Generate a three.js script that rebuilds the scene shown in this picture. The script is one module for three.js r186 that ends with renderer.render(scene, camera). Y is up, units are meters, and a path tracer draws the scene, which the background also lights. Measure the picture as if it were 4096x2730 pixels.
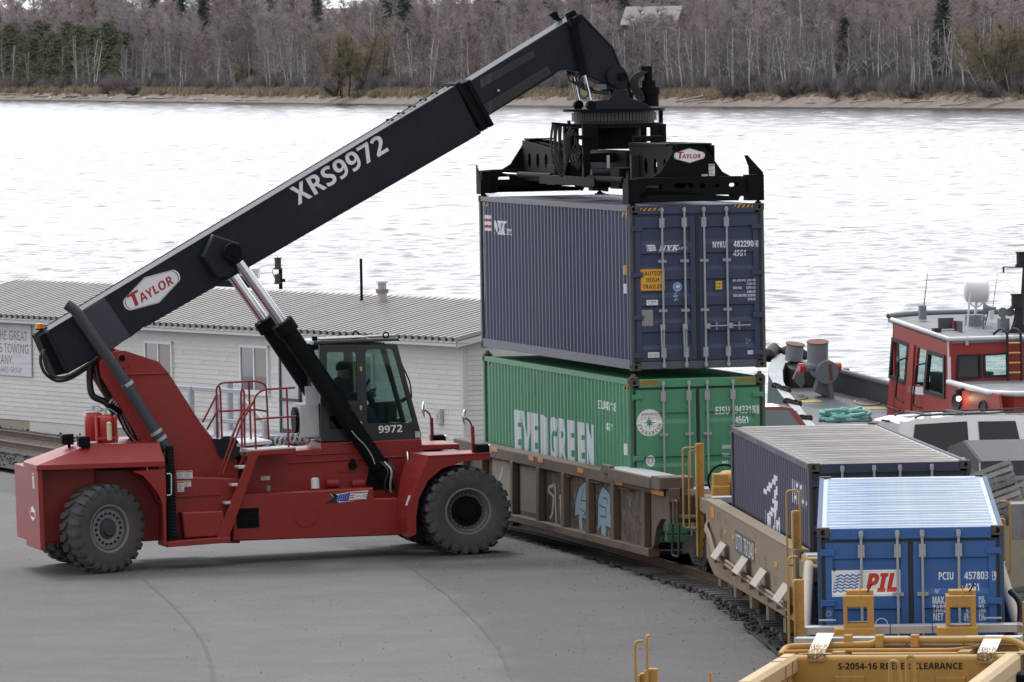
import * as THREE from 'three';
import { mergeGeometries } from 'three/addons/utils/BufferGeometryUtils.js';
import { FontLoader } from 'three/addons/loaders/FontLoader.js';
import { TextGeometry } from 'three/addons/geometries/TextGeometry.js';
import { MarchingCubes } from 'three/addons/objects/MarchingCubes.js';

// ---------- camera, sky, sun, exposure ----------
const FOCAL = 31482.2, PITCH = THREE.MathUtils.degToRad(2.16785), ROLL = THREE.MathUtils.degToRad(0.9909), EYE = 9.2;   // lens in photo pixels (4096 wide)
const scene = new THREE.Scene();
const camera = new THREE.PerspectiveCamera(2 * Math.atan(1365 / FOCAL) * 180 / Math.PI, 1024 / 682, 1, 9000);
camera.position.set(0, EYE, 0);
camera.rotation.set(-PITCH, 0, -ROLL, 'YXZ');
scene.add(camera);
const renderer = new THREE.WebGLRenderer({ antialias: true });
renderer.toneMapping = THREE.LinearToneMapping;
renderer.toneMappingExposure = 1.25;
renderer.shadowMap.enabled = true;
const SUN = new THREE.Vector3(-0.20, 1.0, -0.62).normalize();
{
  // bright hazy overcast: a broad glow round the veiled sun, slightly dimmer near the horizon
  const w = 512, h = 256, d = new Float32Array(w * h * 4), v = new THREE.Vector3();
  for (let j = 0; j < h; j++) for (let i = 0; i < w; i++) {
    const el = ((j + 0.5) / h - 0.5) * Math.PI, az = ((i + 0.5) / w - 0.5) * 2 * Math.PI;
    v.set(Math.cos(el) * Math.cos(az), Math.sin(el), Math.cos(el) * Math.sin(az));
    const c = v.dot(SUN), k = (j * w + i) * 4;
    const up = Math.max(0, v.y);
    const hz = Math.exp(-up * 4);
    let L = 0.36 + 0.85 * Math.pow((1 + c) / 2, 2.2) + 0.7 * Math.pow(Math.max(0, c), 12) + hz * (0.26 + 1.0 * Math.pow(Math.max(0, (1 + c) / 2), 2.2));
    L *= 1 + 0.05 * Math.sin(az * 5 + 3 * el) * Math.sin(el * 9 + az * 2);
    if (v.y < 0) L = 0.30;
    d[k] = L * 0.98; d[k + 1] = L * 1.0; d[k + 2] = L * 1.055; d[k + 3] = 1;
  }
  const sky = new THREE.DataTexture(d, w, h, THREE.RGBAFormat, THREE.FloatType);
  sky.mapping = THREE.EquirectangularReflectionMapping; sky.magFilter = THREE.LinearFilter; sky.minFilter = THREE.LinearFilter; sky.needsUpdate = true;
  scene.background = sky; scene.environment = sky;
}
const sun = new THREE.DirectionalLight(new THREE.Color(1, 0.965, 0.91), 1.25);
sun.position.copy(SUN).multiplyScalar(200).add(new THREE.Vector3(0, 0, -140));
sun.target.position.set(0, 0, -140); scene.add(sun.target);
sun.castShadow = true; sun.shadow.radius = 26; sun.shadow.mapSize.set(2048, 2048);
Object.assign(sun.shadow.camera, { left: -40, right: 40, top: 60, bottom: -60, near: 10, far: 400 });
scene.add(sun);

// ---------- helpers ----------
let seed = 7;
const rnd = () => { seed = (seed * 1664525 + 1013904223) >>> 0; return seed / 4294967296; };
const rr = (a, b) => a + (b - a) * rnd();
const D2 = Math.PI / 180, PI = Math.PI;
const clamp = (x, a, b) => Math.min(b, Math.max(a, x));
const V3 = (x, y, z) => new THREE.Vector3(x, y, z), V2 = (p) => new THREE.Vector2(p[0], p[1]);
// windows of the photograph that pixel readings below refer to: [left, top, photo pixels per reading]
const ZW = { 0: [0, 0, 1.7408], 1: [0, 1000, 0.4464], 2: [50, 1600, 0.4784], 3: [800, 1200, 0.4464], 4: [900, 1700, 0.51], 5: [1700, 0, 0.5102], 6: [1850, 400, 0.5525], 7: [1880, 750, 0.5185], 8: [1880, 1380, 0.5229],
  11: [2700, 1650, 0.5102], 12: [3100, 2050, 0.4336], 13: [3000, 1000, 0.5102], 14: [3300, 1600, 0.3827], 17: [0, 1050, 0.8288], 22: [3500, 1050, 0.287], 24: [2400, 550, 0.2975], 25: [3800, 1900, 0.5295], 26: [2500, 2500, 0.34], 28: [2550, 1750, 0.3827], 30: [0, 0, 0.5525], 31: [2400, 0, 0.7208], 32: [1200, 0, 0.4675] };
function rayOf(k, x, y) {
  const o = ZW[k], xr = (o[0] + x * o[2] - 2048) / FOCAL, yr = -(o[1] + y * o[2] - 1365) / FOCAL;
  const c = Math.cos(ROLL), s = Math.sin(ROLL), X = xr * c + yr * s, Y = -xr * s + yr * c, cp = Math.cos(PITCH), sp = Math.sin(PITCH);
  return V3(X, Y * cp - sp, -(cp + Y * sp));
}
const frame = (o, ry, rz = 0) => { const m = new THREE.Matrix4().makeRotationFromEuler(new THREE.Euler(0, ry, rz, 'YXZ')).setPosition(o[0], o[1], o[2]); return { m, inv: m.clone().invert(), o, ry, rz }; };
const WORLD = frame([0, 0, 0], 0);
// where the sight line through a reading meets the plane axis = value of a thing's own frame
function on(fr, k, x, y, ax, val) {
  const e = V3(0, EYE, 0).applyMatrix4(fr.inv), d = rayOf(k, x, y).transformDirection(fr.inv), a = 'xyz'[ax];
  const t = (val - e[a]) / d[a];
  return [e.x + d.x * t, e.y + d.y * t, e.z + d.z * t];
}
const side = (fr, k, lat, pts) => pts.map(([x, y]) => on(fr, k, x, y, 2, lat).slice(0, 2));          // profile in x,y on plane z = lat
const sideX = (fr, k, lat, pts) => pts.map(([x, y]) => { const p = on(fr, k, x, y, 0, lat); return [p[2], p[1]]; });   // profile in z,y on plane x = lat
const at3 = (fr, k, x, y, lat) => V3(...on(fr, k, x, y, 2, lat));

function clean(g) {
  let n = g.index ? g.toNonIndexed() : g;
  for (const a of Object.keys(n.attributes)) if (!['position', 'normal', 'uv', 'color'].includes(a)) n.deleteAttribute(a);
  if (!n.attributes.normal) n.computeVertexNormals();
  return n;
}
function boxUV(g) {   // uv in metres from the face that a triangle points to
  const p = g.attributes.position, n = g.attributes.normal, uv = new Float32Array(p.count * 2);
  for (let i = 0; i < p.count; i++) {
    const f = i - i % 3, ax = Math.abs(n.getX(f)), ay = Math.abs(n.getY(f)), az = Math.abs(n.getZ(f));
    const x = p.getX(i), y = p.getY(i), z = p.getZ(i);
    if (ay > ax && ay > az) { uv[2 * i] = x; uv[2 * i + 1] = z; } else if (ax > az) { uv[2 * i] = z; uv[2 * i + 1] = y; } else { uv[2 * i] = x; uv[2 * i + 1] = y; }
  }
  g.setAttribute('uv', new THREE.BufferAttribute(uv, 2));
}
function planarUV(g, f) {   // uv = f(x, y, z)
  const p = g.attributes.position, uv = new Float32Array(p.count * 2);
  for (let i = 0; i < p.count; i++) { const a = f(p.getX(i), p.getY(i), p.getZ(i)); uv[2 * i] = a[0]; uv[2 * i + 1] = a[1]; }
  g.setAttribute('uv', new THREE.BufferAttribute(uv, 2));
}
function join(geoms, keepUV) {
  const list = (Array.isArray(geoms) ? geoms.flat(3) : [geoms]).filter(Boolean).map(clean);
  const g = list.length > 1 ? mergeGeometries(list.map((q) => { if (!keepUV) q.deleteAttribute('uv'); return q; })) : list[0];
  if (!keepUV) boxUV(g);
  return g;
}
const names = {};
const numbered = (n) => { const k = names[n] = (names[n] ?? -1) + 1; return k ? n + '_' + String(k).padStart(3, '0') : n; };
function part(parent, name, geoms, m, o = {}) {
  const g = join(geoms, o.keepUV);
  if (o.uv) planarUV(g, o.uv);
  const mesh = new THREE.Mesh(g, m); mesh.name = name; mesh.castShadow = mesh.receiveShadow = true;
  if (o.label) mesh.userData.label = o.label;
  parent.add(mesh); return mesh;
}
function thing(name, label, category, fr, group) {
  const o = new THREE.Group(); o.name = numbered(name); o.userData = { label, category }; if (group) o.userData.group = group;
  if (fr) { o.position.set(...fr.o); o.rotation.set(0, fr.ry, fr.rz, 'YXZ'); }
  scene.add(o); o.updateMatrixWorld(true); return o;
}
function single(name, label, category, geoms, m, o = {}) { const q = part(scene, numbered(name), geoms, m, o); q.userData.label = label; q.userData.category = category; if (o.group) q.userData.group = o.group; return q; }
function structure(name, geoms, m, o = {}) { const q = part(o.parent ?? scene, name, geoms, m, o); if (!o.parent) q.userData.kind = 'structure'; return q; }

// geometry builders
const box = (x0, x1, y0, y1, z0, z1) => new THREE.BoxGeometry(Math.abs(x1 - x0), Math.abs(y1 - y0), Math.abs(z1 - z0)).translate((x0 + x1) / 2, (y0 + y1) / 2, (z0 + z1) / 2);
const bx = (w, h, d, x = 0, y = 0, z = 0, rx = 0, ry = 0, rz = 0) => new THREE.BoxGeometry(w, h, d).applyMatrix4(new THREE.Matrix4().makeRotationFromEuler(new THREE.Euler(rx, ry, rz)).setPosition(x, y, z));
function plate(pts, z0, z1, o = {}) {   // outline in x,y, thick from z0 to z1, edges chamfered by o.b
  const s = new THREE.Shape(pts.map(V2)); for (const h of o.holes ?? []) s.holes.push(h.isPath ? h : new THREE.Path(h.map(V2)));
  const b = o.b ?? 0, t = Math.abs(z1 - z0);
  const g = new THREE.ExtrudeGeometry(s, { depth: t - 2 * b, bevelEnabled: b > 0, bevelSize: b, bevelThickness: b, bevelSegments: 1, bevelOffset: -b, curveSegments: o.seg ?? 10 });
  return g.translate(0, 0, Math.min(z0, z1) + b);
}
const plateX = (pts, x0, x1, o = {}) => plate(pts.map(([z, y]) => [-z, y]), x0, x1, { ...o, holes: (o.holes ?? []).map((h) => h.map(([z, y]) => [-z, y])) }).rotateY(PI / 2);   // outline in z,y, thick along x
const plateY = (pts, y0, y1, o) => plate(pts.map(([x, z]) => [x, -z]), y0, y1, o).rotateX(-PI / 2);  // outline in x,z, thick along y
const cbox = (x0, x1, y0, y1, z0, z1, b = 0.012) => plate([[x0, y0], [x1, y0], [x1, y1], [x0, y1]], z0, z1, { b });
const circ = (x, y, r, n = 20, r2 = r) => Array.from({ length: n }, (_, i) => [x + r * Math.cos(i / n * 2 * PI), y + r2 * Math.sin(i / n * 2 * PI)]);
const slot = (x0, x1, y, r) => { const p = []; for (let i = 0; i <= 6; i++) { const a = -PI / 2 + i / 6 * PI; p.push([x1 - r + r * Math.cos(a), y + r * Math.sin(a)]); } for (let i = 0; i <= 6; i++) { const a = PI / 2 + i / 6 * PI; p.push([x0 + r + r * Math.cos(a), y + r * Math.sin(a)]); } return p; };
function cyl(a, b, r, n = 14, r2 = r, open = false) {
  const A = a.isVector3 ? a : V3(...a), B = b.isVector3 ? b : V3(...b), d = B.clone().sub(A), g = new THREE.CylinderGeometry(r2, r, d.length(), n, 1, open);
  g.translate(0, d.length() / 2, 0).applyQuaternion(new THREE.Quaternion().setFromUnitVectors(V3(0, 1, 0), d.normalize())).translate(A.x, A.y, A.z); return g;
}
const ball = (x, y, z, r, n = 10) => new THREE.SphereGeometry(r, n, Math.max(5, n * 0.7 | 0)).translate(x, y, z);
const disc = (x, y, z0, z1, r, n = 20, r2 = r) => cyl([x, y, z0], [x, y, z1], r, n, r2);
const lathe = (pts, n = 24) => new THREE.LatheGeometry(pts.map(V2), n);
function sweep(pts, r, n = 7) {   // round bar along a polyline
  const P = pts.map((p) => p.isVector3 ? p : V3(...p)), pos = [], nor = [], idx = [];
  let N = null;
  P.forEach((p, i) => {
    const a = P[Math.max(0, i - 1)], b = P[Math.min(P.length - 1, i + 1)], T = b.clone().sub(a).normalize();
    if (!N) N = (Math.abs(T.y) < 0.9 ? V3(0, 1, 0) : V3(1, 0, 0)).cross(T).normalize();
    N.sub(T.clone().multiplyScalar(N.dot(T))).normalize();
    const Bn = T.clone().cross(N);
    for (let k = 0; k < n; k++) { const t = k / n * 2 * PI, d = N.clone().multiplyScalar(Math.cos(t)).addScaledVector(Bn, Math.sin(t)); pos.push(p.x + d.x * r, p.y + d.y * r, p.z + d.z * r); nor.push(d.x, d.y, d.z); }
  });
  for (let i = 0; i < P.length - 1; i++) for (let k = 0; k < n; k++) { const a = i * n + k, b = i * n + (k + 1) % n; idx.push(a, b, a + n, b, b + n, a + n); }
  for (const s of [0, P.length - 1]) for (let k = 1; k < n - 1; k++) s ? idx.push(s * n, s * n + k, s * n + k + 1) : idx.push(0, k + 1, k);
  const g = new THREE.BufferGeometry(); g.setAttribute('position', new THREE.Float32BufferAttribute(pos, 3)); g.setAttribute('normal', new THREE.Float32BufferAttribute(nor, 3)); g.setIndex(idx); return g;
}
function rounded(pts, rad, n = 5) {   // polyline with its corners rounded
  const P = pts.map((p) => p.isVector3 ? p : V3(...p)), o = [P[0]];
  for (let i = 1; i < P.length - 1; i++) {
    const a = P[i].clone().sub(P[i - 1]), b = P[i + 1].clone().sub(P[i]), q = Math.min(rad, a.length() * 0.48, b.length() * 0.48);
    const s = P[i].clone().addScaledVector(a.normalize(), -q), e = P[i].clone().addScaledVector(b.normalize(), q);
    for (let k = 0; k <= n; k++) { const t = k / n; o.push(s.clone().multiplyScalar((1 - t) * (1 - t)).addScaledVector(P[i], 2 * t * (1 - t)).addScaledVector(e, t * t)); }
  }
  o.push(P[P.length - 1]); return o;
}
const bent = (pts, r, rad = 0.12, n = 7) => sweep(rounded(pts, rad), r, n);
const hose = (pts, r, m = 16, n = 6) => sweep(new THREE.CatmullRomCurve3(pts.map((p) => p.isVector3 ? p : V3(...p))).getPoints(m), r, n);
function skin(A, B) {   // sheet between two polylines of equal length
  const pos = [], f = (p) => p.isVector3 ? [p.x, p.y, p.z] : p, a = A.map(f), b = B.map(f);
  for (let i = 0; i < a.length - 1; i++) pos.push(...a[i], ...b[i], ...a[i + 1], ...b[i], ...b[i + 1], ...a[i + 1]);
  const g = new THREE.BufferGeometry(); g.setAttribute('position', new THREE.Float32BufferAttribute(pos, 3)); g.computeVertexNormals(); return g;
}
function solid(A, B) {   // closed block between two convex or concave outlines of equal length (3-D points)
  const f = (p) => p.isVector3 ? p : V3(...p), a = A.map(f), b = B.map(f), g = [skin([...a, a[0]], [...b, b[0]])];
  for (const [L, s] of [[a, 1], [b, 0]]) {
    const c = L[1].clone().sub(L[0]).cross(L[2].clone().sub(L[0])), ax = Math.abs(c.x) > Math.abs(c.y) && Math.abs(c.x) > Math.abs(c.z) ? 0 : Math.abs(c.y) > Math.abs(c.z) ? 1 : 2;
    const flat = L.map((p) => ax === 0 ? new THREE.Vector2(p.y, p.z) : ax === 1 ? new THREE.Vector2(p.x, p.z) : new THREE.Vector2(p.x, p.y)), pos = [];
    for (const t of THREE.ShapeUtils.triangulateShape(flat, [])) for (const i of t) pos.push(L[i].x, L[i].y, L[i].z);
    const q = new THREE.BufferGeometry(); q.setAttribute('position', new THREE.Float32BufferAttribute(pos, 3)); q.computeVertexNormals(); g.push(q);
  }
  return g;
}
const put = (g, x, y, z, ry = 0, rx = 0, rz = 0) => g.clone().applyMatrix4(new THREE.Matrix4().makeRotationFromEuler(new THREE.Euler(rx, ry, rz, 'YXZ')).setPosition(x, y, z));

// ---------- textures and materials ----------
function noise2(w, h, cx, cy, sd) {   // tileable value noise, cx x cy cells
  const g = new Float32Array(cx * cy); let s = sd >>> 0; const rn = () => { s = (s * 1664525 + 1013904223) >>> 0; return s / 4294967296; };
  for (let i = 0; i < 9; i++) rn(); for (let i = 0; i < g.length; i++) g[i] = rn();
  const o = new Float32Array(w * h);
  for (let j = 0; j < h; j++) { const y = j / h * cy, y0 = y | 0, fy = y - y0, sy = fy * fy * (3 - 2 * fy), r0 = (y0 % cy) * cx, r1 = ((y0 + 1) % cy) * cx;
    for (let i = 0; i < w; i++) { const x = i / w * cx, x0 = x | 0, fx = x - x0, sx = fx * fx * (3 - 2 * fx), a = x0 % cx, b = (x0 + 1) % cx;
      o[j * w + i] = (g[r0 + a] * (1 - sx) + g[r0 + b] * sx) * (1 - sy) + (g[r1 + a] * (1 - sx) + g[r1 + b] * sx) * sy; } }
  return o;
}
function fbm(w, h, cx, cy, sd, oct = 4, fall = 0.55) { const o = new Float32Array(w * h); let a = 1, t = 0; for (let k = 0; k < oct; k++) { const n = noise2(w, h, Math.min(w, cx << k), Math.min(h, cy << k), sd + k * 101); for (let i = 0; i < o.length; i++) o[i] += n[i] * a; t += a; a *= fall; } for (let i = 0; i < o.length; i++) o[i] /= t; return o; }
const toS = (c) => { c = clamp(c, 0, 1); return 255 * (c <= 0.0031308 ? 12.92 * c : 1.055 * Math.pow(c, 1 / 2.4) - 0.055); };
function dataTex(w, h, fn, srgb = true, repeat = 1) {   // fn(i) -> linear rgb (or one grey)
  const d = new Uint8Array(w * h * 4);
  for (let i = 0; i < w * h; i++) { const c = fn(i); const r = c.length ? c : [c, c, c]; for (let k = 0; k < 3; k++) d[4 * i + k] = srgb ? toS(r[k]) : clamp(r[k], 0, 1) * 255; d[4 * i + 3] = 255; }
  const t = new THREE.DataTexture(d, w, h); t.wrapS = t.wrapT = THREE.RepeatWrapping; t.magFilter = THREE.LinearFilter; t.minFilter = THREE.LinearMipmapLinearFilter; t.generateMipmaps = true; t.colorSpace = srgb ? THREE.SRGBColorSpace : THREE.NoColorSpace; t.repeat.set(repeat, repeat); t.needsUpdate = true; return t;
}
const mixc = (a, b, t) => [a[0] + (b[0] - a[0]) * t, a[1] + (b[1] - a[1]) * t, a[2] + (b[2] - a[2]) * t];
// weathered paint: base colour, dust or rust in blotches and runs (dirt colour, amount), 3 m tile
const NB = fbm(256, 256, 4, 4, 11, 5), NS = fbm(256, 256, 48, 3, 23, 3), NF = noise2(256, 256, 128, 128, 5);
const wearTex = {}, lum = (c) => 0.25 * c[0] + 0.6 * c[1] + 0.15 * c[2];
function paint(base, o = {}) {
  const dirt = o.dirt ?? [0.16, 0.14, 0.12], amt = o.amt ?? 0.25, run = o.run ?? 0.2, vary = o.vary ?? 0.12;
  const q = (i, A, R) => clamp((NB[i] - 0.5) * 3 * A + (NS[i] - 0.55) * 2.5 * R + A * 0.15, 0, 0.9), rest = { roughness: o.rough ?? 0.5, metalness: o.metal ?? 0, clearcoat: o.coat ?? 0, clearcoatRoughness: o.coatRough ?? 0.15, specularIntensity: o.spec ?? 1, side: THREE.DoubleSide };
  if (o.own) { const t = dataTex(256, 256, (i) => mixc(base.map((c) => c * (1 + vary * (NF[i] - 0.5) + vary * (NB[i] - 0.5))), dirt, q(i, amt, run)), true, 1 / (o.tile ?? 3)); return new THREE.MeshPhysicalMaterial({ map: t, ...rest }); }
  const pick = (v, L) => L.reduce((a, b) => Math.abs(Math.log(b / v)) < Math.abs(Math.log(a / v)) ? b : a), r = pick(lum(dirt) / lum(base), [0.45, 0.7, 1.5, 2.6]), A = pick(amt, [0.12, 0.3, 0.6]), T = (o.tile ?? 3) > 1.6 ? 3 : 1, k = [r, A, T].join(), top = Math.max(1, r) * 1.08;
  wearTex[k] ??= dataTex(256, 256, (i) => { const n = 1 + 0.12 * (NF[i] - 0.5) + 0.12 * (NB[i] - 0.5), m = n + (r - n) * q(i, A, A * 0.6); return m / top; }, true, 1 / T);
  return new THREE.MeshPhysicalMaterial({ map: wearTex[k], color: new THREE.Color().setRGB(...base.map((c) => Math.min(0.95, c * top))), ...rest });
}
const flat = (rgb, rough = 0.6, o = {}) => new THREE.MeshPhysicalMaterial({ color: new THREE.Color().setRGB(...rgb), roughness: rough, side: THREE.DoubleSide, ...o });
function canvas(w, h, draw) {
  const c = document.createElement('canvas'); c.width = w; c.height = h; const g = c.getContext('2d'); draw(g, w, h);
  const t = new THREE.CanvasTexture(c); t.colorSpace = THREE.SRGBColorSpace; t.magFilter = THREE.LinearFilter; t.anisotropy = 8; return t;
}
const css = (rgb) => 'rgb(' + rgb.map((c) => Math.round(toS(c))).join(',') + ')';
function speckle(g, w, h, n, col, a, smin, smax, tall = 1) { g.fillStyle = col; for (let i = 0; i < n; i++) { g.globalAlpha = a * rnd(); const s = rr(smin, smax); g.fillRect(rnd() * w, rnd() * h, s, s * rr(0.6, tall)); } g.globalAlpha = 1; }
const printMat = (t, rough = 0.5, o = {}) => new THREE.MeshPhysicalMaterial({ map: t, roughness: rough, side: THREE.DoubleSide, ...o });

const M = {
  red: paint([0.272, 0.0215, 0.0175], { own: 1, amt: 0.32, run: 0.22, dirt: [0.15, 0.055, 0.042], rough: 0.45, coat: 0.15, coatRough: 0.3, spec: 0.7, vary: 0.2 }),
  redBright: flat([0.42, 0.022, 0.016], 0.35, { clearcoat: 0.4 }),
  boom: paint([0.009, 0.0135, 0.021], { own: 1, amt: 0.10, run: 0.05, dirt: [0.06, 0.06, 0.06], rough: 0.42, coat: 0.03, coatRough: 0.25, spec: 0.5, vary: 0.3 }),
  boomWorn: paint([0.02, 0.024, 0.028], { own: 1, amt: 0.6, run: 0.5, dirt: [0.085, 0.08, 0.07], rough: 0.5 }),
  black: paint([0.006, 0.008, 0.0095], { amt: 0.12, run: 0.1, dirt: [0.02, 0.02, 0.02], rough: 0.6, spec: 0.16 }),
  cab: paint([0.014, 0.022, 0.027], { amt: 0.08, run: 0.04, rough: 0.3, coat: 0.5, dirt: [0.05, 0.06, 0.06] }),
  rubber: paint([0.072, 0.068, 0.062], { own: 1, amt: 0.5, run: 0.1, dirt: [0.125, 0.115, 0.10], rough: 0.85, tile: 1.2 }),
  rubberTread: paint([0.065, 0.067, 0.075], { amt: 0.4, run: 0.05, dirt: [0.10, 0.10, 0.10], rough: 0.8, tile: 0.9 }),
  hose: flat([0.012, 0.013, 0.014], 0.5),
  steel: flat([0.45, 0.46, 0.48], 0.35, { metalness: 0.6 }),
  chrome: flat([0.75, 0.75, 0.77], 0.12, { metalness: 1 }),
  hub: paint([0.20, 0.205, 0.21], { amt: 0.4, run: 0.1, dirt: [0.09, 0.08, 0.07], rough: 0.6, tile: 0.8 }),
  dark: flat([0.008, 0.008, 0.009], 0.8),
  white: flat([0.75, 0.75, 0.76], 0.4),
  offwhite: paint([0.62, 0.62, 0.62], { amt: 0.2, run: 0.2, dirt: [0.35, 0.33, 0.30], rough: 0.6 }),
  galv: paint([0.42, 0.44, 0.46], { amt: 0.3, run: 0.1, dirt: [0.25, 0.25, 0.25], rough: 0.45, metal: 0.3, tile: 0.8 }),
  alum: paint([0.52, 0.53, 0.55], { amt: 0.25, run: 0.1, dirt: [0.3, 0.3, 0.3], rough: 0.5, tile: 1 }),
  glass: new THREE.MeshPhysicalMaterial({ color: new THREE.Color().setRGB(0.66, 0.76, 0.74), roughness: 0.03, transmission: 1, thickness: 0, ior: 1.5, side: THREE.DoubleSide }),
  mirror: flat([0.8, 0.82, 0.84], 0.06, { metalness: 1 }),
  amber: flat([0.85, 0.20, 0.01], 0.25, { clearcoat: 0.6 }),
  letter: flat([0.80, 0.80, 0.82], 0.45), logoRed: flat([0.42, 0.02, 0.02], 0.45),
  yellow: paint([0.44, 0.245, 0.055], { own: 1, amt: 0.28, run: 0.3, dirt: [0.20, 0.13, 0.07], rough: 0.55 }),
  yellowDirty: paint([0.40, 0.25, 0.09], { own: 1, amt: 0.5, run: 0.5, dirt: [0.20, 0.14, 0.09], rough: 0.6 }),
  tan: paint([0.205, 0.150, 0.095], { amt: 0.3, run: 0.2, dirt: [0.14, 0.105, 0.075], rough: 0.7 }),
  brown: paint([0.122, 0.087, 0.062], { own: 1, amt: 0.75, run: 0.5, dirt: [0.06, 0.045, 0.035], rough: 0.8 }),
  truck: paint([0.030, 0.026, 0.022], { amt: 0.5, run: 0.2, dirt: [0.07, 0.055, 0.04], rough: 0.85 }),
  orange: flat([0.55, 0.22, 0.02], 0.5),
};
const font = await new FontLoader().loadAsync('fonts/droid/droid_sans_bold.typeface.json');
const fontSerif = await new FontLoader().loadAsync('fonts/droid/droid_serif_bold.typeface.json');
const text = (s, size, depth = 0.006, f = font) => new TextGeometry(s, { font: f, size, depth, curveSegments: 4, bevelEnabled: false });
const bounds = (g) => { g.computeBoundingBox(); return g.boundingBox; };
const fit = (g, s, x0, x1, y, size, o = {}) => { g.save(); g.font = (o.style ?? 'bold ') + size + 'px ' + (o.face ?? 'sans-serif'); const k = (x1 - x0) / g.measureText(s).width; g.restore(); say(g, s, x0, y, size, { ...o, sx: k }); };
const groundY = (x, z) => 0.021 * clamp(x + 0.87, -9, 1.2) - 0.0065 * clamp(z + 141.7, 0, 60);
// ---------- setting: asphalt, gravel, water, track ----------
function grid(x0, x1, nx, z0, z1, nz, fy, keep) {
  const pos = [], uv = [], idx = [];
  for (let j = 0; j <= nz; j++) for (let i = 0; i <= nx; i++) { const x = x0 + (x1 - x0) * i / nx, z = z0 + (z1 - z0) * j / nz; pos.push(x, fy(x, z), z); uv.push(x, z); }
  for (let j = 0; j < nz; j++) for (let i = 0; i < nx; i++) { const a = j * (nx + 1) + i; if (keep && !keep(x0 + (x1 - x0) * (i + 0.5) / nx, z0 + (z1 - z0) * (j + 0.5) / nz)) continue; idx.push(a, a + nx + 1, a + 1, a + 1, a + nx + 1, a + nx + 2); }
  const g = new THREE.BufferGeometry(); g.setAttribute('position', new THREE.Float32BufferAttribute(pos, 3)); g.setAttribute('uv', new THREE.Float32BufferAttribute(uv, 2)); g.setIndex(idx); g.computeVertexNormals(); return g;
}
function rawStructure(name, g, m) { const q = new THREE.Mesh(g, m); q.name = name; q.receiveShadow = q.castShadow = true; q.userData.kind = 'structure'; scene.add(q); return q; }
// centre line of the track, far to near
const TRACK = new THREE.CatmullRomCurve3([[-24, -216], [-17.2, -199], [-12.0, -186], [-6.9, -171.5], [-2.6, -159], [0.63, -149.8], [2.0, -144], [3.25, -137.86], [4.55, -131], [5.05, -126], [5.5, -120], [5.68, -115], [5.55, -108.5], [5.17, -102.8], [4.75, -98.6], [3.6, -91.8], [1.9, -84], [-0.4, -76], [-4.5, -66]].map(([x, z]) => V3(x, 0, z)), false, 'catmullrom', 0.5);
const TP = TRACK.getSpacedPoints(800);
const railTop = (z) => z < -120 ? 0.04 : 0.04 - 0.15 * clamp((z + 120) / 20, 0, 1);
const trackX = (z) => { let b = TP[0]; for (const p of TP) if (Math.abs(p.z - z) < Math.abs(b.z - z)) b = p; return b.x; };
const trackLine = {}; for (let z = -212; z <= -66; z++) trackLine[z] = trackX(z);
const offTrack = (x, z) => { const a = clamp(Math.floor(z), -212, -67), t = clamp(z, -212, -66) - a; return x - (trackLine[a] * (1 - t) + trackLine[a + 1] * t); };
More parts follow.
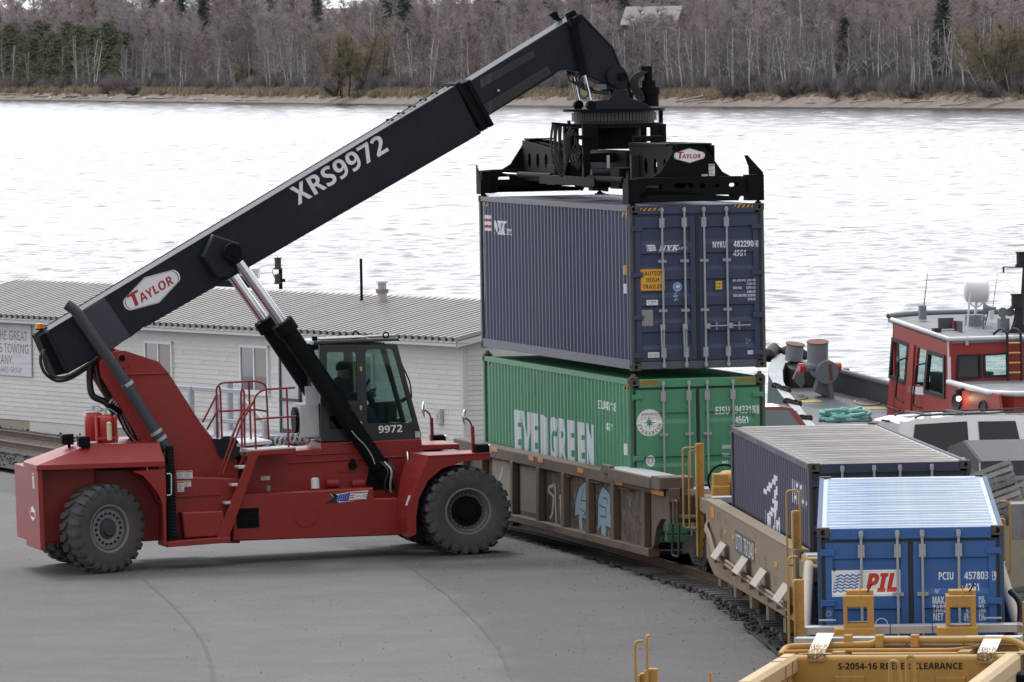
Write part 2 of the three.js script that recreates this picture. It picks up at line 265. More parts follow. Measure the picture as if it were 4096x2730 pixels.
{
  const S = 1024, A = fbm(S, S, 9, 9, 31, 6, 0.72), Bf = noise2(S, S, 420, 420, 3), C = fbm(S, S, 5, 5, 77, 4), Dn = noise2(S, S, 240, 240, 8);
  const tex = dataTex(S, S, (i) => { let v = 0.108 * (0.80 + 0.40 * A[i]) * (0.78 + 0.44 * Bf[i]); if (Dn[i] > 0.96) v *= 0.65; if (Dn[i] < 0.02) v *= 1.5; v *= 1 + 0.24 * (C[i] - 0.5); return [v * 1.03, v * 0.97, v * 1.0]; }, true, 1 / 9);
  const bump = dataTex(512, 512, ((n, m) => (i) => n[i] * 0.6 + m[i] * 0.4)(noise2(512, 512, 256, 256, 4), fbm(512, 512, 40, 40, 9, 3)), false, 1 / 3);
  const asphalt = new THREE.MeshStandardMaterial({ map: tex, roughness: 0.86, bumpMap: bump, bumpScale: 0.006, side: THREE.DoubleSide, vertexColors: true });
  const edge = (x, z) => { const q = offTrack(x, z); return z < -150 ? q < -2.6 : q < -1.55; };
  // the yard was paved in curved lanes, each from its own batch of asphalt
  const seams = [[[800, 1265], [910, 1300], [1020, 1370], [1100, 1440], [1150, 1500], [1180, 1568]], [[330, 1330], [400, 1390], [455, 1450], [480, 1500], [492, 1568]]];
  const seamPts = seams.map((q) => q.map(([x, y]) => { const p = on(WORLD, 0, x, y, 1, -0.12); return [p[2], p[0]]; }));
  const seamX = (k, z) => { const P = seamPts[k]; if (z < P[0][0]) return P[0][1] + (z - P[0][0]) * 0.35; for (let i = 0; i < P.length - 1; i++) if (z < P[i + 1][0]) return P[i][1] + (P[i + 1][1] - P[i][1]) * (z - P[i][0]) / (P[i + 1][0] - P[i][0]); return P[P.length - 1][1]; };
  const yard = grid(-40, 24, 320, -230, -40, 570, (x, z) => groundY(x, z) - (offTrack(x, z) > (z < -154 ? -2.6 : -1.5) && offTrack(x, z) < 4 ? 0.10 : 0), (x, z) => z > -154 || (x < 4 && (x + 1.05) * 0.878 - (z + 167.4) * 0.478 < 5.5)), yp = yard.attributes.position, yc = new Float32Array(yp.count * 3), ss = (t) => { t = clamp(t, 0, 1); return t * t * (3 - 2 * t); };
  for (let i = 0; i < yp.count; i++) { const x = yp.getX(i), z = yp.getZ(i), n = 0.25 * Math.sin(x * 1.7 + z * 0.9) + 0.2 * Math.sin(z * 2.3 - x), a = ss((x - seamX(0, z) + n * 0.4) / 0.5 + 0.5), b = ss((x - seamX(1, z) + n * 0.4) / 0.5 + 0.5), v = 0.90 + 0.10 * b - 0.30 * a; yc[3 * i] = v; yc[3 * i + 1] = v; yc[3 * i + 2] = v; }
  yard.setAttribute('color', new THREE.BufferAttribute(yc, 3)); rawStructure('asphalt_yard', yard, asphalt);
  // resurfacing seams: narrow, slightly proud overlaps of the paving lanes
  const seamMat = new THREE.MeshStandardMaterial({ map: tex, color: new THREE.Color(0.80, 0.80, 0.82), roughness: 0.9, bumpMap: bump, bumpScale: 0.006 });
  seams.forEach((pts) => {
    const c = new THREE.CatmullRomCurve3(pts.map(([x, y]) => { const p = on(WORLD, 0, x, y, 1, -0.12); return V3(p[0], 0, p[2]); })), L = c.getPoints(60), a = [], b = [];
    L.forEach((p, i) => { const w = 0.018 + 0.012 * Math.sin(i * 1.7) + 0.014 * rnd(); a.push([p.x - w, groundY(p.x, p.z) + 0.006, p.z]); b.push([p.x + w, groundY(p.x, p.z) + 0.006, p.z]); });
    const q = structure('paving_seam', skin(a, b), seamMat); q.name = numbered('paving_seam');
  });
  // gravel yard on the far side of the track
  const G1 = fbm(512, 512, 10, 10, 41, 5, 0.7), G2 = noise2(512, 512, 256, 256, 43);
  const grav = dataTex(512, 512, (i) => { const v = 0.10 + 0.20 * G1[i] * (0.5 + G2[i]); return [v * 1.02, v, v * 0.97]; }, true, 1 / 4);
  const gb = dataTex(512, 512, (i) => G2[i] * 0.7 + G1[i] * 0.3, false, 1 / 4);
  const gravel = new THREE.MeshStandardMaterial({ map: grav, roughness: 0.95, bumpMap: gb, bumpScale: 0.03 });
  rawStructure('gravel_yard', grid(-2, 40, 84, -156, -40, 232, (x, z) => groundY(x, z) + 0.02 + 0.03 * Math.sin(x * 1.3 + z) * Math.sin(z * 0.7), (x, z) => offTrack(x, z) > 2.2), gravel);
  // ballast under the track
  const bal = dataTex(512, 512, (i) => { const v = 0.018 + 0.06 * G1[i] * G2[i] + (G2[i] > 0.93 ? 0.06 : 0); return [v, v, v * 1.02]; }, true, 1 / 2.5);
  const ballast = new THREE.MeshStandardMaterial({ map: bal, roughness: 0.95, bumpMap: gb, bumpScale: 0.05 });
  const a = [], b = [];
  for (const p of TP) { const i = TP.indexOf(p), q = TP[Math.min(TP.length - 1, i + 1)], r = TP[Math.max(0, i - 1)], n = V3(q.z - r.z, 0, -(q.x - r.x)).normalize(); const y = railTop(p.z) - 0.11, wl = p.z < -154 ? 2.9 : 1.66, wr = 2.5, L = n.x > 0 ? [wr, wl] : [wl, wr]; a.push([p.x + n.x * L[0], y - 0.02, p.z + n.z * L[0]]); b.push([p.x - n.x * L[1], y - 0.02, p.z - n.z * L[1]]); }
  structure('ballast_bed', skin(a, b), ballast);
  // loose stones along the edge of the asphalt
  const st = new THREE.IcosahedronGeometry(1, 0), pr = st.attributes.position; for (let i = 0; i < pr.count; i++) pr.setXYZ(i, pr.getX(i) * 1.2, pr.getY(i) * 0.7, pr.getZ(i));
  const stones = new THREE.InstancedMesh(st, flat([0.05, 0.05, 0.051], 0.9), 26000), m4 = new THREE.Matrix4(), qq = new THREE.Quaternion(), col = new THREE.Color();
  for (let i = 0; i < 9000; i++) {
    const p = TP[(rnd() * TP.length) | 0], far = p.z < -152, o = (rnd() < 0.72 ? -1 : 1) * rr(0.2, far ? 3.0 : 1.62), s = rr(0.012, 0.036), x = p.x + o, z = p.z + rr(-0.2, 0.2);
    m4.compose(V3(x, railTop(z) - 0.12 + s * 0.3, z), qq.setFromEuler(new THREE.Euler(rr(0, 6), rr(0, 6), rr(0, 6))), V3(s, s, s)); stones.setMatrixAt(i, m4);
    const v = rr(0.25, 1.35); stones.setColorAt(i, col.setRGB(v, v, v * rr(0.95, 1.06)));
  }
  stones.name = 'ballast_stones'; stones.userData.kind = 'stuff'; stones.castShadow = stones.receiveShadow = true; scene.add(stones);
  // grit scattered over the asphalt, thicker towards the track
  const grit = new THREE.InstancedMesh(st, flat([0.5, 0.5, 0.5], 0.9), 900);
  for (let i = 0; i < 900; i++) { const z = rr(-146, -104), d = 1.8 + 9 * Math.pow(rnd(), 2.6), x = trackX(z) - d, q = rr(0.005, 0.011), v = rnd() < 0.55 ? rr(0.10, 0.2) : rr(0.4, 0.9); m4.compose(V3(x, groundY(x, z) + q * 0.4, z), qq.setFromEuler(new THREE.Euler(rr(0, 6), rr(0, 6), 0)), V3(q, q, q)); grit.setMatrixAt(i, m4); grit.setColorAt(i, col.setRGB(v, v, v * 0.97)); }
  grit.name = 'loose_grit'; grit.userData.kind = 'stuff'; grit.castShadow = grit.receiveShadow = true; scene.add(grit);
  // rails and ties
  const track = new THREE.Group(); track.name = 'railway_track'; track.userData.kind = 'structure'; scene.add(track);
  const wood = paint([0.10, 0.092, 0.085], { amt: 0.6, run: 0.5, dirt: [0.10, 0.095, 0.09], rough: 0.9, tile: 1.5 }), rust = paint([0.10, 0.062, 0.042], { amt: 0.5, run: 0.3, dirt: [0.05, 0.035, 0.028], rough: 0.7 });
  const tie = clean(cbox(-1.3, 1.3, -0.14, 0, -0.115, 0.115, 0.015)); boxUV(tie);
  const len = TRACK.getLength(), nT = Math.floor(len / 0.53);
  for (let i = 0; i < nT; i++) {
    const t = i / nT, p = TRACK.getPointAt(t); if (p.z > -84 || p.z < -205) continue;
    const d = TRACK.getTangentAt(t), q = new THREE.Mesh(tie, wood); q.name = 'tie'; q.position.set(p.x + rr(-0.06, 0.06), railTop(p.z) - 0.075, p.z); q.rotation.y = Math.atan2(d.x, d.z) + rr(-0.03, 0.03); q.castShadow = q.receiveShadow = true; track.add(q);
  }
  for (const s of [-1, 1]) {
    const L = TP.filter((p) => p.z > -206 && p.z < -84).map((p, i, A) => { const q = A[Math.min(A.length - 1, i + 1)], r = A[Math.max(0, i - 1)], n = V3(q.z - r.z, 0, -(q.x - r.x)).normalize(); return { p, n }; });
    const prof = [[-0.07, -0.075], [-0.07, -0.06], [-0.012, -0.045], [-0.012, 0.055], [-0.036, 0.065], [-0.036, 0.095], [0.036, 0.095], [0.036, 0.065], [0.012, 0.055], [0.012, -0.045], [0.07, -0.06], [0.07, -0.075]];
    const strips = prof.map(([o, h]) => L.map(({ p, n }) => V3(p.x + n.x * (s * 0.7525 + o), railTop(p.z) - 0.075 + h + 0.07, p.z + n.z * (s * 0.7525 + o))));
    part(track, 'rail', prof.map((_, i) => skin(strips[i], strips[(i + 1) % prof.length])), rust);
  }
}
// water of the harbour: wind chop as real waves, coarser with distance
const WATER = -1.2;
{
  const comp = []; let s2 = seed; seed = 99;
  for (let i = 0; i < 36; i++) { const wl = 0.75 * Math.pow(4.2, i / 35) * rr(0.9, 1.1), k = 2 * PI / wl, a = (rnd() - 0.5) * 2.3 + 0.15; comp.push([k * Math.sin(a), k * Math.cos(a), rr(0, 6.28), 0.0032 * Math.pow(wl, 0.7), wl]); }
  const hgt = (x, z, min, jit) => { let h = (rnd() - 0.5) * jit; for (const c of comp) { if (c[4] < min) continue; h += c[3] * Math.sin(c[0] * x + c[1] * z + c[2]); } return WATER + (h > 0 ? h * (1 + 5 * h) : h * 0.8); };
  seed = s2;
  const nf = fbm(512, 512, 40, 40, 61, 4, 0.6);
  const rip = dataTex(512, 512, (i) => nf[i], false, 1 / 6);
  const water = new THREE.MeshPhysicalMaterial({ color: new THREE.Color().setRGB(0.040, 0.042, 0.040), roughness: 0.10, ior: 1.34, bumpMap: rip, bumpScale: 0.02, side: THREE.DoubleSide });
  const geo = [grid(-34, 40, 250, -430, -152, 1110, (x, z) => hgt(x, z, 0, 0.014)), grid(-62, 62, 200, -850, -430, 840, (x, z) => hgt(x, z, 1.0, 0.035)), grid(-150, 130, 200, -1860, -850, 840, (x, z) => hgt(x, z, 2.0, 0.08))];
  geo.forEach((g) => { const q = rawStructure('water', g, water); q.name = numbered('water'); });
  rawStructure('water', new THREE.PlaneGeometry(3000, 2400).rotateX(-PI / 2).translate(0, WATER - 0.45, -1352), water).name = numbered('water');
}
// ---------- shipping containers ----------
const castMat = paint([0.085, 0.07, 0.06], { amt: 0.5, run: 0.3, dirt: [0.05, 0.035, 0.03], rough: 0.8 });
const gasketMat = flat([0.03, 0.032, 0.034], 0.85), rodMat = paint([0.36, 0.37, 0.39], { amt: 0.25, run: 0.2, dirt: [0.22, 0.2, 0.19], rough: 0.5, tile: 1 });
function corrugated(L, H, pitch, depth, flatOut, slope) {   // sheet in u (0..L) and v (0..H), relief outward 0..depth
  const P = [[0, 0]]; let u = 0.05; const flatIn = pitch - flatOut - 2 * slope;
  while (u + pitch < L - 0.04) { P.push([u, 0], [u + slope, depth], [u + slope + flatOut, depth], [u + 2 * slope + flatOut, 0]); u += pitch; void flatIn; }
  P.push([L, 0]); return P;
}
function makeContainer(c) {
  const { H, L = 12.192, W = 2.438 } = c, w = W / 2, t = thing(c.name, c.label, 'container', c.frame);
  const side_ = paintPrint(c.side, 2048, 512), doorT = paintPrint(c.door, 1024, 1216), body = c.body, rail = c.rail ?? body;
  // side walls
  const P = corrugated(L - 0.34, H, 0.278, 0.036, 0.072, 0.068);
  for (const s of [-1, 1]) {
    const a = P.map(([u, d]) => [s * (w - 0.05 + d), 0.16, -0.17 - u]), b = P.map(([u, d]) => [s * (w - 0.05 + d), H - 0.09, -0.17 - u]);
    part(t, 'side_panel', skin(a, b), side_, { uv: (x, y, z) => [s < 0 ? 1 + z / L : -z / L, y / H] });
    part(t, 'top_rail', cbox(s * w, s * (w - 0.06), H - 0.10, H - 0.012, -L + 0.16, -0.16, 0.008), rail);
    part(t, 'bottom_rail', [cbox(s * (w - 0.003), s * (w - 0.05), 0.02, 0.18, -L + 0.16, -0.16, 0.006)], rail);
    for (const z of [0, -L]) part(t, 'corner_post', cbox(s * w, s * (w - 0.058), 0.11, H - 0.11, z + (z ? 0.008 : -0.008), z + (z ? 0.13 : -0.13), 0.01), z ? rail : c.post ?? rail);
    for (const z of [0, -L]) for (const y of [0, H]) {   // castings with their slots
      const y0 = y ? H - 0.118 : 0, zf = z ? z - 0.002 : 0.002, d = z ? 1 : -1, cx = s * (w - 0.081 + 0.002);
      const hole = circ(cx, y0 + 0.059, 0.033, 12, 0.04), zh = circ(z + d * 0.089, y0 + 0.059, 0.04, 12, 0.032);
      part(t, 'corner_casting', [plate([[cx - 0.083, y0 - 0.002], [cx + 0.083, y0 - 0.002], [cx + 0.083, y0 + 0.12], [cx - 0.083, y0 + 0.12]], zf, zf + d * 0.03, { holes: [hole] }),
        plateX([[zf + d * 0.03, y0 - 0.002], [z + d * 0.178, y0 - 0.002], [z + d * 0.178, y0 + 0.12], [zf + d * 0.03, y0 + 0.12]].sort(() => 0), s * (w + 0.002), s * (w - 0.028), { holes: [zh] }),
        box(cx - s * 0.055, cx + s * 0.02 - s * 0.075 * 0, y0, y0 + 0.118, zf + d * 0.075, z + d * 0.178), box(s * (w - 0.028), s * (w - 0.165), y ? H - 0.012 : 0.0, y ? H + 0.002 : 0.012, zf + d * 0.03, z + d * 0.178)], castMat);
    }
  }
  // roof, far end, floor
  const R = corrugated(L - 0.5, W, 0.209, 0.03, 0.080, 0.024).map(([u, d]) => [u, d]);
  const bow = (x, k) => 0.012 * Math.sin(k * 1.9) * (c.dents ?? 0.4) * (1 - Math.pow(x / w, 2));
  const cols = [-w + 0.12, -w * 0.4, w * 0.1, w * 0.55, w - 0.12];
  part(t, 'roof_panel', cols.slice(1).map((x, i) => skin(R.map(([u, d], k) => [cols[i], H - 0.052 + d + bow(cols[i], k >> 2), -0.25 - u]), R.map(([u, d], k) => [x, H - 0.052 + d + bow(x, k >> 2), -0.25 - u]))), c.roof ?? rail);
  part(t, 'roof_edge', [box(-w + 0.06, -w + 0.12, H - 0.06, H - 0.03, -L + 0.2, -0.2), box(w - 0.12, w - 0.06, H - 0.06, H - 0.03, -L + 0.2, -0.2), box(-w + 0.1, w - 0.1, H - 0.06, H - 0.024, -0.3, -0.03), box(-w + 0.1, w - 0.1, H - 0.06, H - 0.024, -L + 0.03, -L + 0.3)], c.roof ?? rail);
  part(t, 'end_wall', box(-w + 0.12, w - 0.12, 0.1, H - 0.05, -L + 0.02, -L + 0.06), rail);
  part(t, 'floor', box(-w + 0.05, w - 0.05, 0.06, 0.14, -L + 0.06, -0.06), M.truck);
  // door end: header, sill, gasket, two leaves
  const hx = w - 0.06;
  part(t, 'door_header', cbox(-hx + 0.1, hx - 0.1, H - 0.155, H - 0.008, -0.09, -0.006, 0.008), doorT, { uv: (x, y) => [(x + w) / W, y / H] });
  part(t, 'door_sill', [cbox(-hx + 0.1, hx - 0.1, 0.015, 0.145, -0.09, -0.012, 0.008)], rail);
  part(t, 'gasket', [box(-hx + 0.01, hx - 0.01, 0.145, 0.168, -0.08, -0.022), box(-hx + 0.01, hx - 0.01, H - 0.19, H - 0.155, -0.08, -0.022), box(-hx, -hx + 0.04, 0.15, H - 0.16, -0.08, -0.024), box(hx - 0.04, hx, 0.15, H - 0.16, -0.08, -0.024), box(-0.028, 0.028, 0.168, H - 0.19, -0.08, -0.020)], gasketMat);
  const y0 = 0.17, y1 = H - 0.19, nR = c.recess, ph = (y1 - y0 - 0.24) / nR;
  for (const s of [-1, 1]) {
    const xa = Math.min(s * 0.03, s * (hx - 0.04)), xb = Math.max(s * 0.03, s * (hx - 0.04)), ia = xa + 0.10, ib = xb - 0.10, pr = [[y0 + 0.12, -0.028]];
    for (let k = 0; k < nR; k++) { const b = y0 + 0.12 + k * ph; const q = c.recessH ?? 0.30; const m = b + ph / 2; pr.push([m - ph * q, -0.028], [m - ph * q + 0.07, -0.064], [m + ph * q - 0.02, -0.064], [m + ph * q, -0.028]); }
    pr.push([y1 - 0.12, -0.028]);
    const leaf = part(t, 'door', [cbox(xa, ia, y0, y1, -0.075, -0.024, 0.005), cbox(ib, xb, y0, y1, -0.075, -0.024, 0.005), box(ia, ib, y0, y0 + 0.12, -0.07, -0.028), box(ia, ib, y1 - 0.12, y1, -0.07, -0.028), skin(pr.map(([y, z]) => [ia, y, z]), pr.map(([y, z]) => [ib, y, z]))], doorT, { uv: (x, y) => [(x + w) / W, y / H] });
    for (const f of c.hinges) part(leaf, 'hinge', [cbox(s * (hx - 0.17), s * (hx + 0.02), f * H - 0.042, f * H + 0.042, -0.024, 0.006, 0.008), cyl([s * (hx + 0.015), f * H - 0.055, -0.008], [s * (hx + 0.015), f * H + 0.055, -0.008], 0.017, 8)], body);
  }
  // locking rods with keepers, brackets and handles
  c.rods.forEach((x, i) => {
    const rod = part(t, 'lock_rod', [cyl([x, 0.10, 0.028], [x, H - 0.10, 0.028], 0.0185, 10)], rodMat);
    for (const y of [0.085, H - 0.085]) part(rod, 'cam_keeper', [cbox(x - 0.03, x + 0.03, y - 0.028, y + 0.028, -0.008, 0.05, 0.006), cyl([x, y - 0.045, 0.03], [x, y + 0.045, 0.03], 0.026, 8)], rodMat);
    for (const y of [0.30, H - 0.31]) part(rod, 'rod_plate', [plate([[x - 0.044, y - 0.085], [x + 0.044, y - 0.085], [x + 0.044, y + 0.085], [x - 0.044, y + 0.085]], -0.022, 0.034, { b: 0.008 }), cyl([x - 0.035, y + 0.07, 0.03], [x - 0.035, y + 0.07, 0.042], 0.009, 6), cyl([x + 0.035, y - 0.07, 0.03], [x + 0.035, y - 0.07, 0.042], 0.009, 6)], rodMat);
    for (const y of [H * 0.36, H * 0.66]) part(rod, 'rod_guide', [cbox(x - 0.075, x + 0.075, y - 0.025, y + 0.025, -0.02, 0.012, 0.004), cyl([x, y - 0.03, 0.028], [x, y + 0.03, 0.028], 0.026, 8)], rodMat);
    const hy = H * 0.26, d = c.handles?.[i] ?? 1;
    part(rod, 'handle', d === 0 ? [bent([[x - 0.01, hy, 0.03], [x - 0.05, hy - 0.02, 0.06], [x - 0.05, hy - 0.30, 0.075], [x - 0.03, hy - 0.42, 0.075]], 0.014), cbox(x - 0.06, x + 0.02, hy - 0.05, hy + 0.05, 0.0, 0.06, 0.006)] : [bent([[x, hy, 0.045], [x + d * 0.12, hy, 0.06], [x + d * 0.40, hy + 0.005, 0.06]], 0.013), cbox(x - 0.03 + d * 0.03, x + 0.05 + d * 0.03, hy - 0.045, hy + 0.045, 0.0, 0.06, 0.006), cyl([x + d * 0.2, hy - 0.07, 0.03], [x + d * 0.2, hy + 0.07, 0.03], 0.014, 6)], rodMat);
  });
  return t;
}
function paintPrint(d, w, h) { return new THREE.MeshPhysicalMaterial({ map: canvas(w, h, (g) => { g.fillStyle = d.base; g.fillRect(0, 0, w, h); d.wear?.(g, w, h); d.draw(g, w, h); d.over?.(g, w, h); }), roughness: d.rough ?? 0.5, side: THREE.DoubleSide }); }
const say = (g, s, x, y, size, o = {}) => { g.save(); g.translate(x, y); g.scale(o.sx ?? 1, 1); if (o.skew) g.transform(1, 0, o.skew, 1, 0, 0); g.font = (o.style ?? 'bold ') + size + 'px ' + (o.face ?? 'sans-serif'); g.fillStyle = o.col ?? '#e6e8ea'; g.textAlign = o.align ?? 'left'; g.textBaseline = 'alphabetic'; g.fillText(s, 0, 0); if (o.stroke) { g.strokeStyle = o.stroke; g.lineWidth = o.lw ?? 2; g.strokeText(s, 0, 0); } g.restore(); };
function hazard(g, x, y, w, h, n, dark = '#23252a') { g.save(); g.beginPath(); g.rect(x, y, w, h); g.clip(); g.fillStyle = '#c8962a'; g.fillRect(x, y, w, h); g.fillStyle = dark; const p = w / n; for (let i = -1; i < n + 2; i++) { g.beginPath(); g.moveTo(x + i * p, y + h); g.lineTo(x + i * p + p / 2, y + h); g.lineTo(x + i * p + p / 2 + h * 0.8, y); g.lineTo(x + i * p + h * 0.8, y); g.fill(); } g.restore(); }
const wear = (dark, light, n = 1) => (g, w, h) => { speckle(g, w, h, 260 * n, dark, 0.35, 2, 14, 9); speckle(g, w, h, 500 * n, light, 0.22, 1, 5, 3); speckle(g, w, h, 120 * n, '#3a2a22', 0.5, 1, 5, 3); };
// hull-blue box carried by the spreader
const navy = [0.034, 0.047, 0.100];
const FR_NYK = frame([3.28865, EYE - 2.8904 - 2.896, -138.2922], 12.75 * D2);
const FR_EVG = frame([3.24632, EYE - 5.9196 - 2.896, -137.85756], 12.415 * D2);
const FR_GRY = frame([5.62143, EYE - 6.3612 - 2.591, -117.54803], 3.8926 * D2);
const FR_PIL = frame([5.16917, EYE - 6.4195 - 2.591, -102.80243], -2.4418 * D2);
// door print positions read on the photograph, from 0..1 of the box end (x from the corner post, y from the top)
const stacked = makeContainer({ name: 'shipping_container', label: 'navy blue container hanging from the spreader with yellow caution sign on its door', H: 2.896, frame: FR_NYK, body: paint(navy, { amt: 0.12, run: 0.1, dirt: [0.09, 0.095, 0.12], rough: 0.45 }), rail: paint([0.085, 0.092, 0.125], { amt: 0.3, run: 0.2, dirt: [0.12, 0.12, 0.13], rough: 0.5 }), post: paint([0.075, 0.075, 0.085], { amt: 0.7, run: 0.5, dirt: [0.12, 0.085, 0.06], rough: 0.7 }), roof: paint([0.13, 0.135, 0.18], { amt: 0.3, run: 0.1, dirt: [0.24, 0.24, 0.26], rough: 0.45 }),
  recess: 5, recessH: 0.33, hinges: [0.09, 0.32, 0.58, 0.86], rods: [-0.64, -0.235, 0.12, 0.53], handles: [0, 0, 1, 1],
  side: { base: css(navy), wear: wear('#343a55', '#59607e'), draw(g, w, h) {
    const s = (m) => m / 12.192 * w, v = (m) => m / 2.896 * h;
    g.save(); g.translate(s(0.42), v(0.36)); g.fillStyle = '#dfe1e6'; g.fillRect(0, 0, s(0.6), v(0.30)); g.fillStyle = '#9c2630'; g.fillRect(0, v(0.07), s(0.6), v(0.05)); g.fillRect(0, v(0.19), s(0.6), v(0.05)); g.fillStyle = '#dfe1e6'; g.fillRect(-s(0.05), -v(0.02), s(0.05), v(0.40)); g.restore();
    fit(g, 'NYK', s(1.15), s(2.15), v(0.70), v(0.34), { face: 'serif', style: 'italic bold ', stroke: '#e6e8ea', lw: 3 }); fit(g, 'LINE', s(2.2), s(2.75), v(0.70), v(0.15), { face: 'serif' });
    hazard(g, s(0.18), v(0.11), s(0.5), v(0.09), 4); hazard(g, s(11.5), v(0.11), s(0.5), v(0.09), 4);
    g.fillStyle = '#c8962a'; g.fillRect(s(11.6), v(1.05), s(0.2), v(0.17)); g.fillStyle = '#d5d7da'; g.fillRect(s(11.6), v(1.38), s(0.2), v(0.17));
  } },
  door: { base: css(navy), wear: wear('#2f3550', '#5a6384', 0.5), draw(g, w, h) {
    const X = (x) => (x - 1225) / 1050 * w, Y = (y) => (y - 130) / 1270 * h;
    hazard(g, X(1310), Y(149), X(1460) - X(1310), Y(170) - Y(149), 4); hazard(g, X(2045), Y(138), X(2190) - X(2045), Y(160) - Y(138), 4);
    g.fillStyle = '#dfe1e6'; g.beginPath(); g.moveTo(X(1362), Y(432)); g.lineTo(X(1422), Y(434)); g.lineTo(X(1434), Y(478)); g.lineTo(X(1374), Y(482)); g.fill(); g.fillStyle = '#9c2630'; g.fillRect(X(1368), Y(446), X(1425) - X(1368), Y(452) - Y(446)); g.fillRect(X(1372), Y(463), X(1430) - X(1372), Y(469) - Y(463)); g.fillStyle = '#dfe1e6'; g.save(); g.translate(X(1352), Y(430)); g.rotate(-0.22); g.fillRect(0, 0, 4, Y(490) - Y(430)); g.restore();
    fit(g, 'NYK', X(1450), X(1600), Y(475), 48, { face: 'serif', style: 'italic bold ', stroke: '#e6e8ea', lw: 2 }); fit(g, 'LINE', X(1602), X(1672), Y(473), 24, { face: 'serif', style: 'italic bold ' }); fit(g, 'NIPPON YUSEN KAISHA', X(1450), X(1594), Y(487), 11);
    fit(g, 'NYKU', X(1870), X(1981), Y(466), 62); fit(g, '482290', X(2036), X(2194), Y(464), 62); fit(g, '4', X(2208), X(2226), Y(461), 54); g.strokeStyle = '#e6e8ea'; g.lineWidth = 3; g.strokeRect(X(2203), Y(420), X(2230) - X(2203), Y(464) - Y(420)); fit(g, '45G1', X(2036), X(2138), Y(535), 62);
    ['MAX. GROSS WGT. 30,480 KGS', '67,200 LBS', 'TARE WGT.       3,830 KGS', '8,440 LBS', 'MAX. CARGO WGT. 26,650 KGS', '58,760 LBS'].forEach((s, i) => fit(g, s, i % 4 === 0 || i === 2 ? X(2028) : X(2140), X(2202), Y(732 + i * 29.4), 25));
    g.fillStyle = '#6f94cc'; g.beginPath(); g.arc(X(1596), Y(762), 32, 0, 7); g.fill(); g.strokeStyle = '#c9d6ea'; g.lineWidth = 3; g.stroke(); g.fillStyle = '#c9d6ea'; g.beginPath(); g.arc(X(1600), Y(758), 14, 0, 7); g.fill();
    g.strokeStyle = '#b9bfce'; g.lineWidth = 4; g.beginPath(); g.moveTo(X(1588), Y(800)); g.lineTo(X(1562), Y(838)); g.lineTo(X(1592), Y(828)); g.lineTo(X(1568), Y(868)); g.lineTo(X(1596), Y(856)); g.stroke();
    g.lineWidth = 2; g.beginPath(); g.moveTo(X(2120), Y(1170)); g.lineTo(X(2160), Y(1190)); g.lineTo(X(2130), Y(1215)); g.lineTo(X(2128), Y(1175)); g.stroke();
    speckle(g, w, h, 60, '#a9aeb8', 0.6, 1, 6, 2);
  } } });
const stick = (t, name, x0, x1, y0, y1, z, cw, ch, draw, label) => part(t, name, box(x0, x1, y0, y1, z, z + 0.004), printMat(canvas(cw, ch, draw), 0.5), { uv: (x, y) => [(x - x0) / (x1 - x0), (y - y0) / (y1 - y0)], label });
const onDoor = (fr, k, x, y) => on(fr, k, x, y, 2, -0.02);
{
  const a = onDoor(FR_NYK, 7, 1318, 800), b = onDoor(FR_NYK, 7, 1502, 628);
  stick(stacked, 'caution_sign', a[0], b[0], a[1], b[1], -0.021, 512, 480, (g) => { g.fillStyle = '#d9a22c'; g.fillRect(0, 0, 512, 480); g.strokeStyle = '#2a2418'; g.lineWidth = 4; g.strokeRect(6, 6, 500, 468); ['CAUTION', 'HIGH', 'TRAILER'].forEach((s, i) => say(g, s, 256, 142 + i * 146, 128, { align: 'center', col: '#191713', sx: 0.86 })); }, 'yellow sign reading caution high trailer');
  const c = onDoor(FR_NYK, 7, 1327, 1072), d = onDoor(FR_NYK, 7, 1412, 944);
  stick(stacked, 'data_plate', c[0], d[0], c[1], d[1], -0.021, 128, 192, (g, w, h) => { g.fillStyle = '#8b8b85'; g.fillRect(0, 0, w, h); speckle(g, w, h, 300, '#4d4d4a', 0.6, 1, 5); speckle(g, w, h, 200, '#b5b5ae', 0.6, 1, 4); });
  const e = onDoor(FR_NYK, 7, 1362, 911), f = onDoor(FR_NYK, 7, 1450, 868);
  stick(stacked, 'sticker', e[0], f[0], e[1], f[1], -0.021, 256, 128, (g) => { g.fillStyle = '#d8dadb'; g.fillRect(0, 0, 256, 128); say(g, 'J  ACEP', 128, 66, 56, { col: '#22242a', align: 'center' }); say(g, 'm-5481', 128, 112, 30, { col: '#44464a', align: 'center' }); });
  const i = onDoor(FR_NYK, 7, 1374, 1315), j = onDoor(FR_NYK, 7, 1461, 1272);
  stick(stacked, 'sticker', i[0], j[0], i[1], j[1], -0.021, 128, 64, (g) => { g.fillStyle = '#d8dadb'; g.fillRect(0, 0, 128, 64); g.fillStyle = '#a9adb2'; for (let q = 0; q < 4; q++) g.fillRect(12 + q * 28, 14, 20, 40); });
  const k = onDoor(FR_NYK, 7, 1896, 788), l = onDoor(FR_NYK, 7, 1946, 722);
  stick(stacked, 'sticker', k[0], l[0], k[1], l[1], -0.021, 96, 128, (g) => { g.fillStyle = '#d9b02c'; g.fillRect(0, 0, 96, 128); say(g, '2.9m', 48, 52, 38, { col: '#20201c', align: 'center' }); say(g, '9\'6"', 48, 110, 42, { col: '#20201c', align: 'center' }); });
  const m = onDoor(FR_NYK, 7, 2144, 1288), n = onDoor(FR_NYK, 7, 2198, 1258);
  stick(stacked, 'sticker', m[0], n[0], m[1], n[1], -0.021, 128, 64, (g) => { g.fillStyle = '#dfe3e6'; g.fillRect(0, 0, 128, 64); say(g, 'CIMC', 64, 46, 40, { col: '#2c6fae', align: 'center' }); });
}
